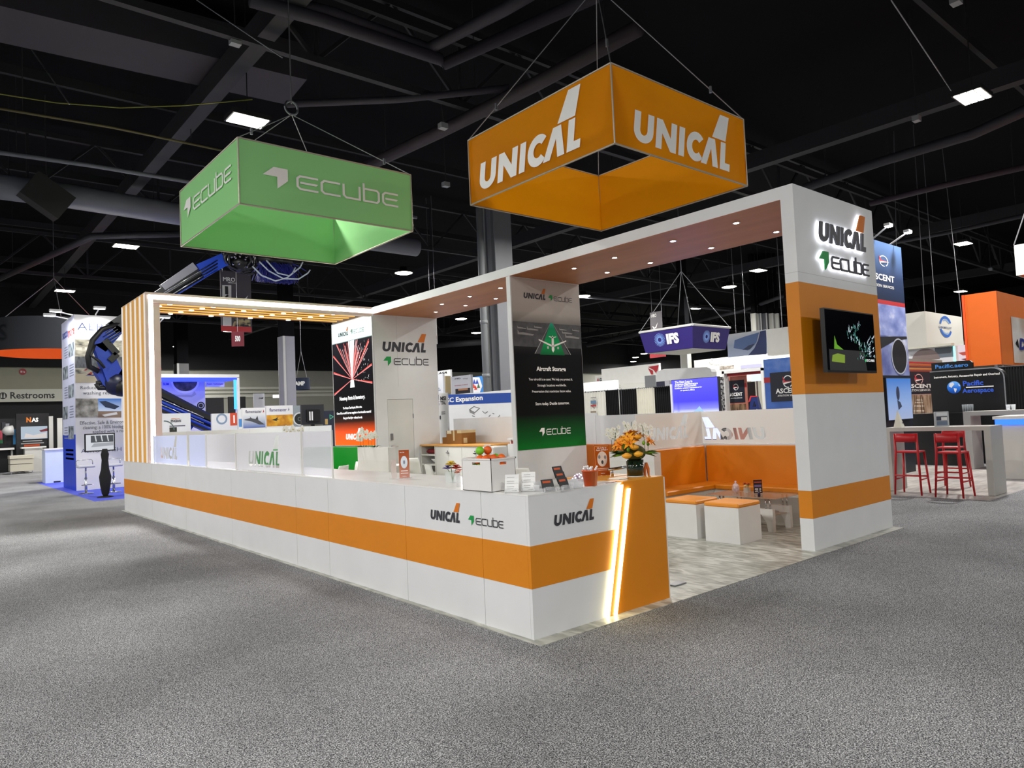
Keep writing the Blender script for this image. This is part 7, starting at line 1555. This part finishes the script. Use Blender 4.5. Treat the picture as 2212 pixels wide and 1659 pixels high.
# ---- bar table, red stools, counter
o = MB().box((9.72, -.16, -.006), (16, 6.5, -.0055)).build('pale_flooring', NOISE([(.3, '9a948e'), (.6, 'c0bab2'), (.8, 'd0ccc4')], 2, 4, (1, 5, 1), rough=.4, name='plank_vinyl'), None); tag(o, 'pale grey plank vinyl under the bar table and red stools', 'flooring')
tb_ = thing('bar_table', 'grey white bar height portal table with slab legs beside red stools', 'table', (10.65, .8, 0))
TBM = M('b0aea8', .5); TBW = M('c4c8d2', .5)
MB().box((10.35, -.06, 1.10), (10.98, 1.66, 1.17)).build('table_top', TBM, tb_)
for y0, y1 in ((-.06, .04), (1.56, 1.66)): MB().box((10.35, y0, 0), (10.98, y1, 1.10)).build('slab_leg', TBM, tb_)
REDP = M('b81820', .4, name='red_plastic')
def redstool(x, y, rz, label):
    t = thing('bar_stool', label, 'stool', (0, 0, 0), 'red plastic bar stools')
    for sx in (-1, 1):
        MB().tube([(.17*sx, .17, .74), (.215*sx, .22, 0)], [.02, .016], 8).build('leg', REDP, t, True)
        MB().tube([(.18*sx, -.2, 1.08), (.18*sx, -.19, .74), (.215*sx, -.25, 0)], [.016, .022, .016], 8).build('leg', REDP, t, True)
    n = 8
    vs = []; 
    for z in (.93, 1.08):
        for i in range(n+1): s_ = -1+2*i/n; vs.append((.19*s_, -.2-.05*(1-s_*s_), z))
    o = MB().add(vs, [(i, i+1, n+2+i, n+1+i) for i in range(n)]).build('backrest', REDP, t, True); md = o.modifiers.new('s', 'SOLIDIFY'); md.thickness = .02
    MB().bbox((-.19, -.2, .735), (.19, .19, .765), .012).build('seat', REDP, t)
    for (x0, y0), (x1, y1), z in (((-.2, .205), (.2, .205), .3), ((-.2, -.235), (.2, -.235), .34), ((-.205, -.23), (-.2, .2), .27), ((.205, -.23), (.2, .2), .27)): MB().cyl((x0, y0, z), (x1, y1, z), .013, n=8).build('stretcher', REDP, t, True)
    t.location = (x, y, 0); t.rotation_euler = (0, 0, rz); return t
redstool(10.0, .42, -math.pi/2-.05, 'red plastic bar stool before the open end of the bar table'); redstool(10.1, 1.13, -math.pi/2+.06, 'red plastic bar stool closer to the portal tower, at the bar table'); redstool(11.35, .9, math.pi/2, 'red plastic bar stool on the far side of the bar table')
# things on the bar table
p = V((10.46, 1.42, 1.17)); t = thing('table_tent', 'tall white pyramid card with small logo on the bar table', 'sign', (p.x, p.y, 1.17)); ht = onY(1953, 884, p.y).z-1.17
MB().add([(p.x-.08, p.y-.06, 1.17), (p.x+.08, p.y-.06, 1.17), (p.x+.08, p.y+.08, 1.17), (p.x-.08, p.y+.08, 1.17), (p.x-.06, p.y, 1.17+ht)], [(0, 1, 4), (1, 2, 4), (2, 3, 4), (3, 0, 4), (3, 2, 1, 0)]).build('card_pyramid', M('dedccc', .6), t); pq_ = PY(p.y-.055); MB().flat(pq_, [P1((p.x-.02, 1.24), (p.x+.02, 1.24), (p.x+.02, 1.265), (p.x-.02, 1.265))], 0).build('logo_print', M('5a5050'), t)
p = V((10.55, .83, 1.17)); pz = Pl((p.x, p.y, 0), (.75, -.66, 0)); aL = pz.px(2019, 905)[0]; aR = pz.px(2050, 905)[0]; zt3 = pz.px(2034, 889)[1]; t = thing('table_sign', 'framed white information sheet standing on the bar table', 'sign', (p.x, p.y, 1.17))
board('frame', pz, (aL, aR, 1.17, zt3), M('b8bcc0', .3), t, .02); w_ = aR-aL; h_ = zt3-1.17
for f0, f1, c in ((.72, .93, 'd8dce0'), (.4, .68, '3a4250'), (.08, .36, '6a7a90')): prnP(pz, [(aL+w_*.12, 1.17+h_*f0), (aR-w_*.12, 1.17+h_*f0), (aR-w_*.12, 1.17+h_*f1), (aL+w_*.12, 1.17+h_*f1)], M(c), t, .002, 'sheet_print')
prnP(pz, [(aL+w_*.45, 1.17+h_*.42), (aR-w_*.14, 1.17+h_*.42), (aR-w_*.14, 1.17+h_*.62), (aL+w_*.45, 1.17+h_*.62)], M('e0e0dc'), t, .004, 'sheet_print')
bc = thing('bar_counter', 'white counter with a bright blue light edge beside the bar table', 'counter', (14, 0, 0))
q0 = onZ(2166, 1034, 0)
MB().box((q0.x, -2.2, 0), (q0.x+1, q0.y, 1.08)).build('counter_body', M('d4d2cc', .5), bc); MB().box((q0.x-.08, -2.3, 1.2), (q0.x+1.1, q0.y+.08, 1.26)).build('counter_top', WHITE2, bc); MB().box((q0.x-.05, -2.25, 1.085), (q0.x+1.05, q0.y+.05, 1.195)).build('blue_light_edge', EM('2a62f0', 2.5, 'blue_edge'), bc)
ft = thing('bar_table', 'far white portal table carrying plastic cups before the black display', 'table', (15.8, .9, 0))
MB().box((15.3, -2.0, 1.24), (16.0, 1.9, 1.34)).build('table_top', M('b9b7b0', .5), ft)
for y0, y1 in ((1.75, 1.9), (-2.0, -1.85)): MB().box((15.3, y0, 0), (16.0, y1, 1.24)).build('slab_leg', M('b9b7b0', .5), ft)
for i, (u, v, lbl) in enumerate(((2180, 904, 'clear plastic cup beside another cup on the far table'), (2191, 905, 'clear plastic cup nearest the end of the far table'))):
    p = V((15.45, onX(u, v, 15.45).y, 1.34)); o = MB().lathe([(.001, 0), (.035, 0), (.048, .13), (.044, .13), (.03, .006), (.001, .006)], (p.x, p.y, 1.34), 14).build('plastic_cup', CLEAR('e8ecee', .45), None, True); tag(o, lbl, 'cup')
dk = thing('low_cabinet', 'black low cabinet with glasses on top before the Pacific display', 'cabinet', (16.3, 2.8, 0)); MB().box((16.2, 2.1, 0), (16.9, 4.6, 1.3)).build('cabinet_body', M('0c0c0e', .4), dk)
for i in range(5):
    p = onX(2082+5*i, 900, 16.4); o = MB().lathe([(.001, 0), (.022, 0), (.028, .2), (.024, .2), (.019, .008), (.001, .008)], (16.4, p.y, 1.3), 12).build('drinking_glass', CLEAR('9aa0a4', .35), None, True); tag(o, 'drinking glass in the row on the black low cabinet', 'glass', 'glasses on the black cabinet')
rs = thing('red_sofa', 'red padded seat showing under the far white table', 'sofa', (16.6, .2, 0)); MB().bbox((16.1, -1.6, .45), (16.6, .9, .62), .03).build('seat', M('b01c2c', .6), rs); MB().bbox((16.62, -1.6, .45), (16.75, .9, 1.2), .03).build('backrest', M('b82030', .6), rs); MB().box((16.15, -1.5, 0), (16.6, .8, .44)).build('base', M('d8d8d8'), rs)
# ================================================================== ceiling steelwork
STL = M('1d1d22', .7, name='dark_painted_steel'); STL2 = M('2a2630', .7, name='dark_duct_steel'); PIPE = M('34343c', .6, name='dark_pipe'); LITE = M('8a8c94', .5, name='pale_duct')
def zt_at(u, v, z): return onZ(u, v, z)
def truss(p0, p1, h, label, n=14):
    p0 = V(p0); p1 = V(p1); t = thing('roof_truss', label, 'roof truss', tuple(p0), 'dark roof trusses')
    up = V((0, 0, h))
    MB().cyl(p0, p1, .11, n=4).build('bottom_chord', STL, t); MB().cyl(p0+up, p1+up, .11, n=4).build('top_chord', STL, t)
    for k in range(n):
        a = p0.lerp(p1, k/n); b = p0.lerp(p1, (k+.5)/n); c = p0.lerp(p1, (k+1)/n)
        MB().cyl(a+up, b, .055, n=4).build('web_strut', STL, t); MB().cyl(b, c+up, .055, n=4).build('web_strut', STL, t); MB().cyl(b, b+up, .05, n=4).build('web_strut', STL, t)
TL_ = 'dark steel roof truss with diagonal struts under the black ceiling'
for y in (9.5, 22, 35, 48): truss((-40, y, 9.3), (72, y, 9.3), 1.9, TL_, 30)
def beamo(p0, p1, w, h, mat, name, label, cat='roof beam', grp=None):
    p0 = V(p0); p1 = V(p1); d = (p1-p0).normalized(); s = V((-d.y, d.x, 0))*w/2; u = V((0, 0, h))
    o = MB().hexa([p0-s, p1-s, p1+s, p0+s, p0-s+u, p1-s+u, p1+s+u, p0+s+u]).build(name, mat, None); tag(o, label, cat, grp); return o
for x in (-14, 2, 18, 34, 50): beamo((x, -40, 9.6), (x, 60, 9.6), .35, .5, STL, 'roof_beam', 'long dark roof beam running over the hall', grp='long dark roof beams')
for i in range(10): beamo((-38, -14+7.5*i+.7, 10.6), (72, -14+7.5*i+.7, 10.6), .12, .25, M('121216', .8), 'roof_purlin', 'thin dark roof purlin close under the ceiling', 'roof purlin', 'thin dark roof purlins')
# big flat duct over the left, pale round duct, pipes
beamo(onZ(-60, 40, 10.2), onZ(640, 200, 10.2), 1.6, .9, M('2c2830', .7), 'air_duct', 'wide dark rectangular air duct behind the first truss', 'air duct')
def pipe(pts, r, mat, label, name='ceiling_pipe', cat='pipe', n=10):
    t = thing(name, label, cat, tuple(pts[0])); MB().tube(pts, r, n).build('pipe_body', mat, t, True)
    for k in (0, -1): p = pts[k].lerp(pts[1 if k == 0 else -2], .3); MB().cyl(p, (p.x, p.y, 11.6), .012, n=5).build('hanger_rod', STL, t)
    return t
pipe([onZ(-40, 398, 8.9), onZ(150, 424, 8.9), onZ(420, 468, 8.9), onZ(900, 535, 8.9)], .36, M('70727c', .5), 'pale grey round air duct crossing behind the green sign', 'round_duct', 'air duct', 18)
pipe([onZ(-40, 324, 9.2), onZ(200, 358, 9.2), onZ(410, 393, 9.2), onZ(900, 470, 9.2)], .06, M('6a6c74', .5), 'thin pale conduit above the round air duct')
pipe([onZ(-40, 228, 9.2), onZ(240, 275, 9.2), onZ(480, 325, 9.2)], .03, M('5a5230', .6), 'thin yellowish conduit above the green sign')
for k, (pts, r_) in enumerate((([(540, 0), (700, 45), (950, 128), (960, 138), (1290, -10)], .13), ([(560, -10), (720, 30), (925, 105), (1090, 20), (1150, -15)], .13))): pipe([onZ(a, b, 9.5+.2*k) for a, b in pts], r_, STL2, 'dark pipe run bending at right angles over the signs' if k == 0 else 'second dark pipe run inside the bend of the first', 'ceiling_pipe', 'pipe', 12)
pipe([onZ(1380, 60, 9.0), onZ(1160, 180, 9.0), onZ(950, 285, 9.0), onZ(790, 360, 9.0)], .16, M('2c242a', .7), 'reddish dark pipe rising diagonally behind the orange sign')
pipe([onZ(620, 225, 9.2), onZ(860, 215, 9.2), onZ(1100, 190, 9.2)], .08, STL2, 'dark pipe crossing between the green and orange signs')
pipe([onZ(1740, 405, 8.7), onZ(1900, 350, 8.7), onZ(2100, 290, 8.7), onZ(2300, 200, 8.7)], .14, M('2a2a30', .7), 'dark pipe behind the portal tower top')
pipe([onZ(1880, 440, 8.6), onZ(2040, 400, 8.6), onZ(2260, 350, 8.6)], .1, M('3a3038', .7), 'dark reddish pipe above the ASCENT tower lamps')
pipe([onZ(1900, 530, 8.6), onZ(2060, 500, 8.6), onZ(2260, 455, 8.6)], .09, M('2e2e34', .7), 'thin dark pipe above the white box sign')
pipe([onZ(1480, 700, 8.3), onZ(1600, 672, 8.3), onZ(1690, 640, 8.3)], .12, M('2e2e34', .7), 'dark pipe seen under the header beyond the purple sign')
pipe([onZ(1255, 640, 8.5), onZ(1420, 655, 8.5), onZ(1600, 672, 8.5), onZ(1700, 680, 8.5)], .1, M('3a3a40', .6), 'long dark pipe behind the purple sign cables')
pipe([onZ(1270, 745, 8.5), onZ(1360, 725, 8.5), onZ(1400, 715, 8.5)], .25, M('38383c', .7), 'fat dark duct left of the purple sign', 'round_duct', 'air duct')
pipe([onZ(945, 745, 8.2), onZ(1040, 738, 8.2)], .3, M('26262a', .7), 'fat dark duct behind the closet tower', 'round_duct', 'air duct')
pipe([onZ(-30, 615, 8.6), onZ(200, 470+40, 8.6), onZ(390, 505, 8.6)], .12, M('26262c', .7), 'dark pipe behind the second rectangular lamp')
# loudspeaker
c = onZ(100, 425, 8.6); t = thing('ceiling_speaker', 'black box loudspeaker hanging tilted near the pale duct', 'loudspeaker', tuple(c))
mb = MB().box(c-V((.55, .4, .4)), c+V((.55, .4, .4))); rot = Matrix.Rotation(.6, 4, V((.2, 1, .1)).normalized())
mb.v = [rot @ (p-c) + c for p in mb.v]; mb.build('cabinet', M('08080a', .6), t); MB().cyl(c+V((0, 0, .3)), (c.x, c.y, 11.6), .02, n=5).build('hanging_rod', STL, t)
# small cameras, sensors and drop cables
for u, v, z in ((508, 92, 9.2), (957, 274, 8.8), (963, 400, 8.6), (1980, 258, 8.8), (2140, 582, 8.4), (2065, 3, 8.8)):
    c = onZ(u, v, z); t = thing('junction_box', 'small pale electrical box fixed among the dark roof steel', 'electrical box', tuple(c), 'small electrical boxes'); MB().box(c-V((.1, .08, .05)), c+V((.1, .08, .08))).build('box_body', M('8a8c90', .5), t); MB().cyl(c, (c.x, c.y, 11.6), .015, n=5).build('drop_rod', STL, t)
for (u0, v0), (u1, v1), z0, z1, lbl in (((1925, 0), (2055, 196), 9.5, 8.75, 'thin pale cable slanting down to the bright rectangular lamp'), ((425, 0), (610, 125), 9.8, 8.6, 'thin pale cable slanting toward the green sign ring'), ((60, 95), (150, 225), 11.3, 8.8, 'thin pale cable slanting under the first truss'), ((2110, 450), (2150, 560), 11.585, 8.2, 'thin dark cable hanging above the orange booth')):
    o = MB().cyl(onZ(u0, v0, z0), onZ(u1, v1, z1), .012, n=5).build('slack_cable', CABLE, None); tag(o, lbl, 'cable')
pts = [onZ(a, b, 8.9) for a, b in ((-20, 200), (120, 222), (260, 233), (400, 228), (545, 215))]; o = MB().tube(pts, .014, 5).build('slack_cable', M('6a6a20', .5), None); tag(o, 'thin yellow cable sagging above the round duct', 'cable')
